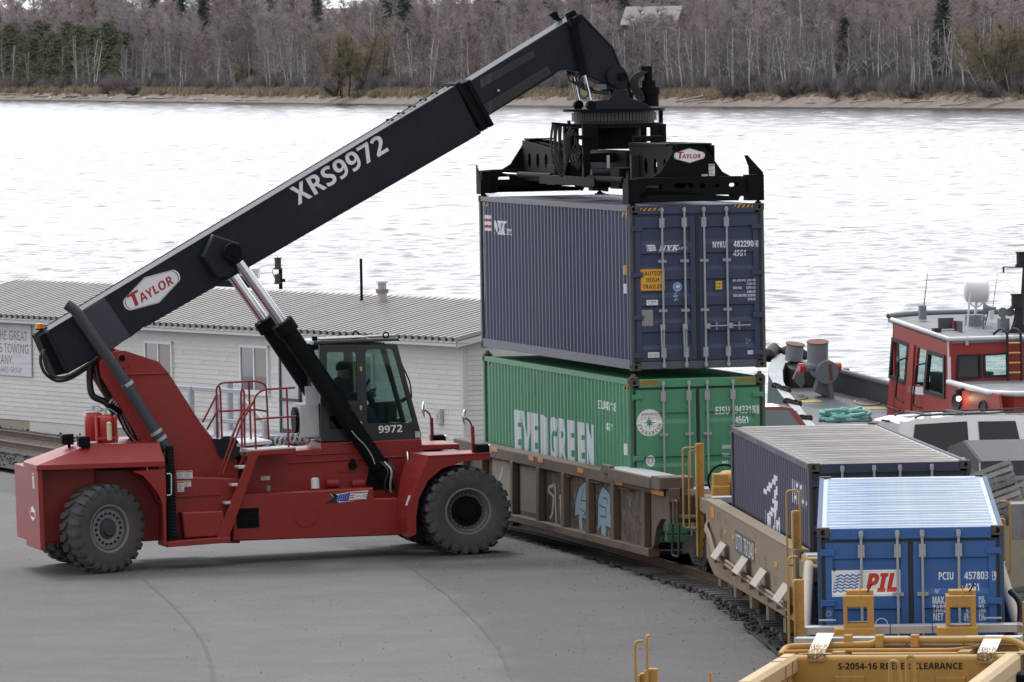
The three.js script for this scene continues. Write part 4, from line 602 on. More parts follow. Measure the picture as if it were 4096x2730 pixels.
  part(t, 'hand_wheel', [new THREE.TorusGeometry(0.27, 0.02, 6, 20).translate(-1.0, 1.78, -15.75), bx(0.5, 0.025, 0.02, -1.0, 1.78, -15.75, 0, 0, 0.6)], M.black);
  grating(t, -1.40, -0.5, 1.62, -14.0, -13.5, 1);
  part(t, 'step_hanger', bent([[-1.36, 1.55, -13.6], [-1.36, 1.25, -13.6], [-0.9, 1.25, -13.6], [-0.9, 1.55, -13.6]], 0.02, 0.03), M.galv);
  // near end posts beside the blue box
  for (const [x, y0, y1] of [[-1.44, 0.55, 2.25]]) { const p = on(FR_B, 11, 955, 770, 0, x); ladderPost(t, x, p[2], y0, p[1], M.yellow, { rails: [[-0.16, p[1] + 0.30, 1.4], [0.04, p[1] + 0.28, 1.4]] }); }
  { const p = on(FR_B, 11, 1890 / 1.0 - 900, 1000, 0, 1.44); ladderPost(t, 1.46, p[2] > -3 ? 1.4 : 1.4, 0.55, 2.1, M.yellow, { rails: [[0.14, 2.35, 1.3]] }); }
  part(t, 'near_end_deck', [cbox(-1.45, 1.45, 1.25, 1.50, 0.55, 2.2, 0.02)], M.tan); grating(t, -1.40, -0.2, 1.60, 0.7, 1.3, 1); part(t, 'end_bracket', [cbox(-1.42, -1.0, 1.5, 1.58, 0.62, 1.6, 0.01), cbox(-1.35, -1.1, 1.2, 1.5, 1.7, 2.1, 0.02)], M.yellowDirty);
  truckUnder(t, -15.4); truckUnder(t, 1.9);
}
{ // car of the blue box
  const t = thing('well_car', 'sand coloured well car with two square yellow guide frames at its end', 'railway car', FR_C, 'well cars of the container train');
  for (const s of [-1, 1]) {
    part(t, 'side_wall', plateX([[-13.2, 0.40], [0.55, 0.45], [0.55, 1.45], [0.1, 1.55], [-13.2, 1.55]], s * 1.37, s * 1.45, { b: 0.01 }), paint([0.33, 0.275, 0.21], { amt: 0.4, run: 0.2, dirt: [0.2, 0.15, 0.1], rough: 0.7 }));
    part(t, 'top_chord', [cyl([s * 1.40, 1.53, -13.2], [s * 1.40, 1.53, 0.3], 0.075, 12)], paint([0.33, 0.275, 0.21], { amt: 0.4, run: 0.2, dirt: [0.2, 0.15, 0.1], rough: 0.7 }));
  }
  part(t, 'end_wall', [cbox(-1.4, 1.4, 0.5, 1.42, 0.5, 0.62, 0.02)], M.yellowDirty); part(t, 'end_deck', cbox(-1.4, 1.4, 1.36, 1.47, 0.45, 1.9, 0.015), M.yellowDirty);
  const zG = 0.85, L0 = on(FR_C, 12, 280, 1040, 2, 0.55), R0 = on(FR_C, 12, 2240, 1040, 2, 0.55), yG = (L0[1] + R0[1]) / 2;
  grating(t, L0[0], R0[0], yG, 0.45, 0.85, 5);
  part(t, 'step_bracket', [box(L0[0] + 0.18, L0[0] + 0.40, yG + 0.06, yG + 0.075, 0.4, 0.5), box(R0[0] - 0.42, R0[0] - 0.2, yG + 0.06, yG + 0.075, 0.4, 0.5)], M.galv);
  for (const [x0, y0, x1, y1, hx0, hy0, hx1, hy1] of [[635, 1090, 912, 768, 672, 1030, 852, 880], [1582, 1105, 1855, 768, 1622, 1060, 1805, 880]]) {
    const z = zG + 0.55, f = (x, y) => on(FR_C, 12, x, y, 2, z).slice(0, 2), A = f(x0, y0), B = f(x1, y1), h0 = f(hx0, hy0), h1 = f(hx1, hy1), yb = yG - 0.1;
    const q = part(t, 'guide_frame', [plate([[A[0], yb], [B[0], yb], [B[0], B[1]], [A[0], B[1]]], z - 0.42, z, { b: 0.012, holes: [[[h0[0], Math.max(yb + 0.03, h0[1])], [h1[0], Math.max(yb + 0.03, h0[1])], [h1[0], h1[1]], [h0[0], h1[1]]]] }), cbox(A[0] + 0.04, B[0], B[1] - 0.005, B[1] + 0.06, z - 0.40, z - 0.12, 0.01)], M.yellow);
    part(q, 'frame_base', [cbox(A[0] - 0.12, B[0] + 0.02, yb - 0.02, yb + 0.13, z - 0.3, z + 0.06, 0.012)], M.yellow);
    part(q, 'lever', [cyl([B[0] - 0.08, B[1] + 0.04, z - 0.1], [B[0] - 0.02, B[1] + 0.15, z - 0.05], 0.012, 6)], M.truck); part(q, 'lever', [cyl([A[0] + 0.22, B[1] - 0.02, z + 0.006], [A[0] + 0.22, B[1] + 0.13, z - 0.02], 0.008, 6)], M.orange);
  }
  ladderPost(t, -1.46, 0.9, 0.5, on(FR_C, 12, 190, 620, 2, 0.9)[1], M.yellow, { rails: [[-0.14, on(FR_C, 12, 160, 410, 2, 0.9)[1], 0.9]] });
  ladderPost(t, 1.50, 0.9, 0.5, 1.95, M.yellow, { rails: [[0.16, 2.4, 0.9]] });
  part(t, 'air_hose', hose([[1.30, 2.0, -0.4], [1.42, 1.85, -0.3], [1.42, 1.5, -0.2], [1.5, 1.35, 0.1]], 0.04), M.hose);
  truckUnder(t, 2.1);
}
{ // empty car
  const t = thing('well_car', 'empty yellow well car with black lettering on its inner end wall', 'railway car', FR_D, 'well cars of the container train');
  const X = 1.46, Ytop = 1.56, m = M.yellow;
  const bare = paint([0.50, 0.36, 0.17], { amt: 0.35, run: 0.2, dirt: [0.3, 0.22, 0.12], rough: 0.55 });
  for (const s of [-1, 1]) {
    part(t, 'side_wall', [plateX([[0, 0.35], [13, 0.35], [13, 1.44], [0, 1.44]], s * (X - 0.10), s * (X + 0.02), { b: 0.01 })], bare);
    part(t, 'top_chord', [plateX([[-0.1, Ytop - 0.26], [13, Ytop - 0.26], [13, Ytop], [-0.1, Ytop]], s * (X - 0.17), s * (X + 0.06), { b: 0.05 })], bare);
  }
  for (const z of [0.5, 1.15, 4.2]) { const c = [[-X + 0.04 + 0.02, Ytop - 0.10]]; void c; part(t, 'painted_band', [box(-X - 0.01, -X + 0.12, Ytop, Ytop + 0.003, z - 0.045, z + 0.045), box(-X + 0.17, -X + 0.173, Ytop - 0.21, Ytop - 0.05, z - 0.045, z + 0.045), box(-X + 0.101, -X + 0.104, 0.75, Ytop - 0.27, z - 0.045, z + 0.045)], flat([0.24, 0.065, 0.06], 0.7)); }
  const sm = flat([0.16, 0.035, 0.05], 0.7); part(t, 'painted_mark', [bx(0.004, 0.5, 0.10, X + 0.024, 1.0, 2.2, 0.5), bx(0.004, 0.5, 0.10, X + 0.024, 1.0, 2.6, -0.5), bx(0.004, 0.45, 0.12, X + 0.024, 0.95, 3.3, 0.7)], sm);
  part(t, 'reflector', box(X + 0.02, X + 0.026, 0.7, 1.2, 0.35, 0.55), M.orange); part(t, 'side_cover', cbox(X + 0.02, X + 0.16, 0.6, 1.3, -0.3, 0.15, 0.02), M.black);
  // end wall with stencil, doors, platform, pipes, worn wear plates
  part(t, 'end_wall', [cbox(-X, X, 0.45, 1.48, -0.10, 0, 0.01), cyl([-X, 1.47, -0.075], [X, 1.47, -0.075], 0.075, 16)], m);
  part(t, 'end_slope', skin([[-X, 1.50, -0.1], [X, 1.50, -0.1]], [[-X, 1.44, -2.0], [X, 1.44, -2.0]]), M.yellowDirty);
  { const g = text('S-2054-16 REEFER CLEARANCE', 0.085, 0.004), b = bounds(g), a = on(FR_D, 12, 580, 1450, 2, 0.004), c = on(FR_D, 12, 1730, 1450, 2, 0.004), k = (c[0] - a[0]) / (b.max.x - b.min.x); g.scale(k, k * 1.0, 1).translate(a[0], (a[1] + c[1]) / 2, 0.001); part(t, 'stencil_lettering', g, M.dark); }
  for (const [x0, y0, x1, y1] of [[555, 1568, 830, 1515], [1490, 1568, 1760, 1525]]) { const a = on(FR_D, 12, x0, y0, 2, 0.01), b = on(FR_D, 12, x1, y1, 2, 0.01); part(t, 'access_panel', cbox(a[0], b[0], a[1] - 0.3, b[1], 0, 0.03, 0.008), m); }
  const gl = on(FR_D, 12, 205, 1150, 1, 1.68), gr = on(FR_D, 12, 2245, 1180, 1, 1.68), gz = (gl[2] + gr[2]) / 2;
  grating(t, gl[0], gr[0], 1.68, gz - 0.32, gz, 4);
  part(t, 'platform_beam', [cbox(-1.4, 1.4, 1.50, 1.59, gz - 0.3, gz - 0.05, 0.01), box(-0.9, -0.75, 1.4, 1.56, gz - 0.2, -0.3), box(0.7, 0.85, 1.4, 1.56, gz - 0.2, -0.3)], M.yellowDirty);
  const wornTex = canvas(128, 256, (g, w, h) => { g.fillStyle = '#d3cfc6'; g.fillRect(0, 0, w, h * 0.5); g.fillStyle = '#9c7a4a'; g.fillRect(0, h * 0.5, w, h * 0.5); for (let i = 0; i < 260; i++) { g.fillStyle = ['#5b4329', '#d3cfc6', '#8a6a40', '#3d2f22', '#b9a27a'][i % 5]; g.globalAlpha = 0.8; const x = rnd() * w, y = h * (0.36 + 0.5 * Math.pow(rnd(), 1.2)); g.fillRect(x, y, rr(2, 12), rr(2, 18)); } g.globalAlpha = 1; });
  for (const [x0, x1, y0, y1] of [[300, 462, 1115, 1380], [1868, 2036, 1135, 1398]]) { const a = on(FR_D, 12, x0, y1, 2, 0.03), b = on(FR_D, 12, x1, y1, 2, 0.03), p = on(FR_D, 12, (x0 + x1) / 2, y0, 2, gz + 0.02); part(t, 'wear_plate', skin([[a[0], a[1], 0.03], [a[0], 1.57, 0.02], [a[0], p[1], gz + 0.02]], [[b[0], b[1], 0.03], [b[0], 1.57, 0.02], [b[0], p[1], gz + 0.02]]), printMat(wornTex, 0.8), { uv: (x, y) => [(x - a[0]) / (b[0] - a[0]), (y - a[1]) / (p[1] - a[1])] }); }
  part(t, 'pipe', bent([[-1.55, 1.52, -0.35], [-1.52, 1.60, -0.7], [-0.45, 1.62, -0.8], [-0.35, 1.67, -0.85], [1.35, 1.67, -0.8], [1.62, 1.53, -0.6], [1.70, 1.0, -0.3], [1.72, 0.4, 0.4]], 0.045, 0.12, 8), M.yellow);
  part(t, 'pipe', bent([[-1.5, 1.56, -0.4], [-0.8, 1.56, -0.6], [0.6, 1.56, -0.6], [0.9, 1.58, -0.9]], 0.025, 0.1), M.yellow);
  for (const x of [-0.75, -0.35, 0.1]) part(t, 'pipe_clamp', cbox(x - 0.05, x + 0.05, 1.58, 1.74, -0.92, -0.76, 0.01), M.yellow);
  part(t, 'air_hose', hose([[1.72, 1.0, -0.2], [1.75, 0.7, 0.0], [1.74, 0.35, 0.3]], 0.05), M.hose);
  ladderPost(t, 1.60, -1.2, 0.5, 1.95, M.yellow, { rails: [[0.16, 2.45, 0.9], [0.06, 2.4, 0.9]] });
  // near end ladders
  const lad = (k, x, y, lat, h2, dx) => { const p = on(FR_D, k, x, y, 0, lat); ladderPost(t, lat, p[2], 0.5, p[1], M.yellow, { rails: [[dx, p[1] + h2, 1.0]] }); };
  lad(26, 245, 570, -1.5, 0.36, -0.10); lad(26, 320, 515, -1.42, 0.37, -0.04);
  { const p = on(FR_D, 12, 1217, 1330, 0, 1.5), q = on(FR_D, 12, 1062, 1375, 0, 1.42); for (const a of [p, q]) part(t, 'grab_iron', bent([[a[0], 0.6, a[2]], [a[0], a[1], a[2]], [a[0] + 0.09, a[1], a[2] + 0.02], [a[0] + (a === q ? 0.3 : 0.09), 0.6, a[2] + 0.02]], 0.02, 0.05), M.yellow); }
  { const p = on(FR_D, 26, 1003, 570, 0, -1.2); part(t, 'brake_lever', cyl([p[0], 0.8, p[2]], p, 0.018, 6), M.orange); }
  part(t, 'floor_rack', [0, 1, 2, 3].map((i) => box(-1.3, 1.3, 0.28, 0.34, 0.4 + i * 3.2, 1.0 + i * 3.2)), M.tan);
  truckUnder(t, -1.4);
}
// ---------- the reach stacker ----------
const FR_S = frame([-1.27047, 0, -143.51049], 12.75 * D2, 1.2 * D2);
const stacker = thing('reach_stacker', 'red reach stacker with long black boom holding up a navy container', 'vehicle', FR_S);
const S = (k, lat, pts) => side(FR_S, k, lat, pts), S1 = (k, lat, x, y) => on(FR_S, k, x, y, 2, lat);
function logoTaylor(t, cx, cy, z, w, o = {}) {   // white pointed badge with red lettering, in its own x,y plane; o.m places it
  const h = w * 0.46, n = [], e = 0.10 * w; const ring = (k) => { const p = [], a = w / 2 * k, b = h / 2 * k; for (let i = 0; i <= 6; i++) { const q = -PI / 3 + i / 6 * 2 * PI / 3; p.push([a - e + e * 1.0 * Math.cos(q), e * 1.15 * Math.sin(q)]); } p.push([0, b]); for (let i = 0; i <= 6; i++) { const q = PI - PI / 3 + i / 6 * 2 * PI / 3; p.push([-a + e + e * 1.0 * Math.cos(q), e * 1.15 * Math.sin(q)]); } p.push([0, -b]); return p; };
  void n; const T = new THREE.Matrix4().makeRotationZ(o.rz ?? 0).setPosition(cx, cy, z), P = o.pre ?? new THREE.Matrix4();
  const go = (g) => g.applyMatrix4(T).applyMatrix4(P);
  const badge = part(t, 'badge', [go(plate(ring(1), 0, 0.004))], M.letter, { label: 'white pointed badge with red letters' });
  const line = ring(0.95), inner = ring(0.925); part(badge, 'outline', [go(plate(line, 0.004, 0.0055, { holes: [inner] }))], M.dark);
  const big = text('T', h * 0.47, 0.004), rest = text('AYLOR', h * 0.30, 0.004), bb = bounds(big), rb = bounds(rest), sx = w * 0.60 / (rb.max.x - rb.min.x);
  const shear = new THREE.Matrix4().makeShear(0.12, 0, 0, 0, 0, 0); void shear;
  rest.scale(sx, 1, 1).translate(-w * 0.23, -h * 0.19, 0.005); big.scale(w * 0.20 / (bb.max.x - bb.min.x), 1, 1).translate(-w * 0.415, -h * 0.19, 0.005);
  const k = new THREE.Matrix4().set(1, 0.15, 0, 0, 0, 1, 0, 0, 0, 0, 1, 0, 0, 0, 0, 1); part(badge, 'lettering', [go(big.applyMatrix4(k)), go(rest.applyMatrix4(k))], M.logoRed);
}
// --- wheels
function tyreGeo(R, W) {
  const w = W / 2, prof = [[0.36, -w * 0.72], [0.43, -w * 0.86], [0.55, -w * 1.0], [0.66, -w * 0.99], [R - 0.075, -w * 0.92], [R - 0.05, -w * 0.80], [R - 0.045, 0], [R - 0.05, w * 0.80], [R - 0.075, w * 0.92], [0.66, w * 0.99], [0.55, w * 1.0], [0.43, w * 0.86], [0.36, w * 0.72]];
  const wall = lathe(prof, 48).rotateX(PI / 2), lugs = [], N = 24;
  for (let s = -1; s <= 1; s += 2) for (let i = 0; i < N; i++) {
    const a0 = (i + (s > 0 ? 0.5 : 0)) / N * 2 * PI, hw = 0.60 * PI / N * 1.0;
    const st = [[0.03, R, 0.55, -0.075], [w * 0.42, R, 0.85, -0.01], [w * 0.88, R - 0.006, 1.0, 0.0], [w * 1.015, R - 0.055, 0.95, 0.0], [w * 1.02, R - 0.135, 0.80, 0.0]];
    const ringP = (top) => st.map(([z, r, k, sh], q) => [-1, 1].map((d) => { const a = a0 + d * hw * k + sh, rad = top ? r : r - 0.06; return V3(rad * Math.cos(a), rad * Math.sin(a), s * (top ? z : Math.min(z, w * 0.93))); }));
    const A = ringP(true), B = ringP(false);
    lugs.push(skin(A.map((p) => p[0]), A.map((p) => p[1])), skin(B.map((p) => p[0]), A.map((p) => p[0])), skin(A.map((p) => p[1]), B.map((p) => p[1])), skin([A[0][0], A[0][1]], [B[0][0], B[0][1]]), skin([A[4][0], A[4][1]], [B[4][0], B[4][1]]));
  }
  return { wall, lugs };
}
const TY = tyreGeo(0.80, 0.52);
function wheel(t, x, y, z, steer, face, kind) {
  const q = new THREE.Group(); q.name = 'wheel'; q.position.set(x, y, z); q.rotation.y = steer + (face < 0 ? PI : 0); t.add(q);
  const spin = rr(0, 1); part(q, 'tyre', [TY.wall], M.rubber).rotation.z = spin; part(q, 'tread', TY.lugs, M.rubberTread).rotation.z = spin;
  if (kind === 'drive') {   // deep dished rim with a ring of nuts round a dark hub
    part(q, 'rim', [lathe([[0.40, 0.20], [0.43, 0.215], [0.425, 0.225], [0.395, 0.215], [0.36, 0.10], [0.33, 0.06], [0.335, 0.02], [0.1, 0.02]], 40).rotateX(PI / 2), new THREE.TorusGeometry(0.405, 0.014, 6, 40).translate(0, 0, 0.215)], M.hub);
    part(q, 'hub', [disc(0, 0, 0.0, 0.10, 0.27, 28), disc(0, 0, 0.10, 0.17, 0.19, 24, 0.16), disc(0, 0, 0.17, 0.20, 0.10, 16)], M.black);
    part(q, 'wheel_nuts', Array.from({ length: 22 }, (_, i) => disc(0.305 * Math.cos(i / 22 * 2 * PI), 0.305 * Math.sin(i / 22 * 2 * PI), 0.02, 0.085, 0.018, 6)), M.hub);
  } else {   // flat steel disc with bolts and a bulged centre cap
    part(q, 'rim', [lathe([[0.42, 0.19], [0.44, 0.21], [0.435, 0.225], [0.40, 0.22], [0.385, 0.17], [0.37, 0.165], [0.19, 0.165], [0.185, 0.12], [0.05, 0.12]], 40).rotateX(PI / 2)], M.hub);
    part(q, 'hub', [disc(0, 0, 0.11, 0.18, 0.175, 24), disc(0, 0, 0.18, 0.235, 0.14, 24, 0.115)], paint([0.045, 0.048, 0.055], { amt: 0.3, run: 0.1, rough: 0.5 }));
    part(q, 'wheel_nuts', Array.from({ length: 18 }, (_, i) => disc(0.275 * Math.cos(i / 18 * 2 * PI), 0.275 * Math.sin(i / 18 * 2 * PI), 0.165, 0.20, 0.02, 6)), M.black);
  }
}
for (const s of [1, -1]) { wheel(stacker, 0, 0.785, s * 1.80, 0, s, 'drive'); wheel(stacker, 0, 0.785, s * 1.20, 0, s, 'drive'); wheel(stacker, -6.6, 0.785, s * 1.50, 27 * D2, s, 'steer'); }
part(stacker, 'front_axle', [cyl([0, 0.785, -1.7], [0, 0.785, 1.7], 0.22, 16), cbox(-0.35, 0.35, 0.45, 1.15, -0.7, 0.7, 0.04)], M.black);
part(stacker, 'rear_axle', [cbox(-6.85, -6.35, 0.55, 1.0, -1.2, 1.2, 0.04)], M.black);
// --- main frame
const WB = 1.30;
{
  const lowTop = S(4, WB, [[60, 915], [1500, 862], [1355, 575], [1170, 578], [1163, 495], [150, 548], [60, 560]]);
  const low = part(stacker, 'main_frame', [plate(lowTop, -WB, WB, { b: 0.02 })], M.red);
  const up = S(4, 0.68, [[150, 560], [1360, 590], [1500, 400], [1560, 205], [1840, 190], [1838, 150], [1545, 158], [1540, 112], [752, 145], [752, 190], [545, 205], [140, 250]]);
  part(stacker, 'upper_frame', [plate(up, -0.68, 0.68, { b: 0.015 })], M.red);
  // raised lines of the plating, ports, round cover, grille
  const ln = (k, lat, a, b, r = 0.02) => cyl(at3(FR_S, k, a[0], a[1], lat), at3(FR_S, k, b[0], b[1], lat), r, 6);
  part(stacker, 'weld_flange', [ln(4, 0.69, [490, 300], [1400, 250], 0.022), ln(4, 0.69, [560, 240], [1000, 218], 0.018)], M.red);
  const c = S1(4, WB, 630, 705); part(low, 'round_cover', [disc(c[0], c[1], WB - 0.01, WB + 0.012, 0.22, 32)], M.red);
  const ga = S1(4, WB, 92, 815), gb = S1(4, WB, 262, 650); part(low, 'grille', [box(ga[0], gb[0], ga[1], gb[1], WB - 0.01, WB + 0.006)], M.dark);
  for (let i = 0; i < 9; i++) { const y = ga[1] + (gb[1] - ga[1]) * (i + 0.5) / 9; part(low, 'louvre', bx(gb[0] - ga[0] - 0.02, 0.012, 0.03, (ga[0] + gb[0]) / 2, y, WB + 0.012, 0.6), M.black); }
  for (const x of [845, 1045]) { const p = S1(4, 0.80, x, 460); part(stacker, 'pin_boss', [cyl([p[0] - 0.12, p[1], 0.80], [p[0] + 0.10, p[1], 0.80], 0.085, 16), cyl([p[0] - 0.125, p[1], 0.80], [p[0] - 0.115, p[1], 0.80], 0.06, 12)], M.red); }
  { const p = S1(4, 1.12, 703, 455); part(stacker, 'oil_filter', [cyl([p[0], p[1] - 0.10, 1.16], [p[0], p[1] + 0.07, 1.16], 0.075, 18), cyl([p[0], p[1] + 0.07, 1.16], [p[0], p[1] + 0.09, 1.16], 0.06, 18)], M.white); }
  { const p = S1(4, 1.12, 340, 500); part(stacker, 'drain_cap', [cyl([p[0], p[1] - 0.05, 1.12], [p[0], p[1] + 0.05, 1.12], 0.045, 12)], M.hub); }
  { const p = S1(4, 0.72, 1000, 320); part(stacker, 'hydraulic_port', [disc(p[0], p[1], 0.68, 0.78, 0.075, 14), cyl([p[0], p[1] - 0.02, 0.74], [p[0], p[1] + 0.12, 0.74], 0.03, 8)], M.black); part(stacker, 'mount_rib', bx(0.3, 0.02, 0.03, p[0] - 0.13, p[1] - 0.10, 0.69), M.red); }
  { const p = S1(4, 1.25, 1425, 270); part(stacker, 'round_mirror', [disc(0, 0, -0.01, 0.01, 0.15, 22)].map((g) => g.rotateY(PI / 2 - 0.15).translate(p[0], p[1], 1.30)), M.mirror); part(stacker, 'mirror_arm', [cyl([p[0] + 0.02, p[1], 1.30], [p[0] + 0.16, p[1] - 0.04, 0.66], 0.02, 6)], M.black); }
  // vehicle emblem with flag
  const L = S(4, WB + 0.004, [[785, 612], [850, 575], [828, 530], [905, 530], [1000, 520], [1125, 517], [1105, 598], [880, 612], [850, 585], [830, 612]]);
  const a = L.map((p) => p[0]), x0 = Math.min(...a), x1 = Math.max(...a), ys = L.map((p) => p[1]), yy0 = Math.min(...ys), yy1 = Math.max(...ys);
  part(low, 'emblem', plate([[x0, yy0], [x0 + (x1 - x0) * 0.2, yy0 + (yy1 - yy0) * 0.45], [x0 + (x1 - x0) * 0.12, yy1 - (yy1 - yy0) * 0.12], [x0 + (x1 - x0) * 0.3, yy1 - (yy1 - yy0) * 0.22], [x0 + (x1 - x0) * 0.6, yy1 - (yy1 - yy0) * 0.06], [x1, yy1], [x1 - (x1 - x0) * 0.06, yy0 + (yy1 - yy0) * 0.16], [x0 + (x1 - x0) * 0.27, yy0]], WB, WB + 0.006), printMat(canvas(512, 160, (g, w, h) => {
    g.fillStyle = '#e4e6ea'; g.fillRect(0, 0, w, h); g.fillStyle = '#11161c'; g.beginPath(); g.moveTo(0, h); g.lineTo(100, 70); g.lineTo(64, 14); g.lineTo(118, 20); g.lineTo(150, 60); g.lineTo(150, h); g.fill(); g.fillStyle = '#2d3f94'; g.beginPath(); g.moveTo(120, h - 16); g.lineTo(150, 50); g.lineTo(300, 16); g.lineTo(270, h - 14); g.fill(); g.fillStyle = '#e4e6ea'; for (let i = 0; i < 5; i++) for (let j = 0; j < 4; j++) { g.beginPath(); g.arc(158 + i * 27 - j * 5, 62 + j * 24 - i * 7, 5, 0, 7); g.fill(); }
    g.fillStyle = '#b3232b'; for (let j = 0; j < 4; j++) g.fillRect(300 - j * 8, 18 + j * 36, 212, 17); g.fillStyle = '#e9eaec'; g.beginPath(); g.ellipse(405, 78, 84, 36, 0, 0, 7); g.fill(); g.strokeStyle = '#2a2d33'; g.lineWidth = 4; g.stroke(); say(g, 'TAYLOR', 405, 94, 40, { align: 'center', col: '#23262c', face: 'serif', sx: 0.8 });
  })), { uv: (x, y) => [(x - x0) / (x1 - x0), (y - yy0) / (yy1 - yy0)], label: 'small flag emblem with a black letter' });
}
const warn = printMat(canvas(128, 96, (g) => { g.fillStyle = '#dadbd8'; g.fillRect(0, 0, 128, 96); g.fillStyle = '#c2701f'; g.fillRect(4, 4, 120, 16); g.fillStyle = '#8b8d8c'; for (let i = 0; i < 6; i++) g.fillRect(8, 28 + i * 11, 60 + (i * 37) % 48, 5); }));
const decal = (k, lat, x0, y0, x1, y1) => { const a = S1(k, lat, x0, y1), b = S1(k, lat, x1, y0); part(stacker, 'warning_label', box(a[0], b[0], a[1], b[1], lat, lat + 0.004), warn, { uv: (x, y) => [(x - a[0]) / (b[0] - a[0]), (y - a[1]) / (b[1] - a[1])] }); };
decal(4, 0.681, 282, 400, 350, 437);
// --- front mudguard round the drive wheels (both sides)
for (const s of [1, -1]) {
  const o = 2.04, P = (x, y, l) => { const p = S1(4, l, x, y); return V3(p[0], p[1], s * l); };
  const outer = [[2080, 272], [1880, 288], [1700, 345], [1590, 440], [1520, 580], [1500, 720], [1500, 862]].map(([x, y]) => P(x, y, o));
  const inner = outer.map((p) => V3(p.x, p.y, s * 1.0));
  const rim = [[2080, 232], [1600, 244], [1560, 330], [1530, 430], [1440, 620], [1420, 740], [1440, 885]].map(([x, y]) => P(x, y, o));
  const back = [[1850, 205], [1440, 218], [1400, 330], [1375, 430], [1352, 600], [1352, 740], [1370, 858]].map(([x, y]) => P(x, y, 1.32));
  part(stacker, 'mudguard', [skin(outer, inner), skin(rim, outer), skin(back, rim), skin([back[6], back[6]], [rim[6], outer[6]])], M.red);
  part(stacker, 'fender_deck', [plateY([[rim[1].x - 0.1, s * 1.0], [rim[0].x, s * 1.0], [rim[0].x, s * 2.05], [rim[1].x - 0.02, s * 2.05]], rim[1].y - 0.03, rim[1].y + 0.006, { b: 0.006 })], M.red);
  const hl = P(2010, 190, 1.85); part(stacker, 'headlight', [cbox(hl.x - 0.13, hl.x + 0.10, hl.y - 0.10, hl.y + 0.09, hl.z - 0.14, hl.z + 0.14, 0.02)], M.black);
  part(stacker, 'lamp_glass', [cbox(hl.x + 0.10, hl.x + 0.15, hl.y - 0.08, hl.y + 0.08, hl.z - 0.12, hl.z + 0.12, 0.02)], M.mirror);
  const mp = P(1948, 215, 1.75); part(stacker, 'mirror_post', [cbox(mp.x - 0.03, mp.x + 0.03, mp.y - 0.05, mp.y + 0.47, mp.z - 0.03, mp.z + 0.03, 0.008), bent([[mp.x, mp.y + 0.45, mp.z], [mp.x - 0.05, mp.y + 0.56, mp.z + 0.03], [mp.x - 0.12, mp.y + 0.62, mp.z + 0.04]], 0.016)], M.red);
  part(stacker, 'round_mirror', [lathe([[0, 0.035], [0.07, 0.03], [0.13, 0.01], [0.15, -0.01], [0.14, -0.02], [0, -0.02]], 24).rotateZ(PI / 2).rotateY(-0.35).translate(mp.x - 0.15, mp.y + 0.64, mp.z + 0.04)], M.mirror);
  if (s > 0) { const hp = P(1435, 600, 2.0); part(stacker, 'step_bar', [cyl(P(1428, 638, 1.95), P(1452, 560, 1.9), 0.035, 8)], M.alum); void hp; }
}
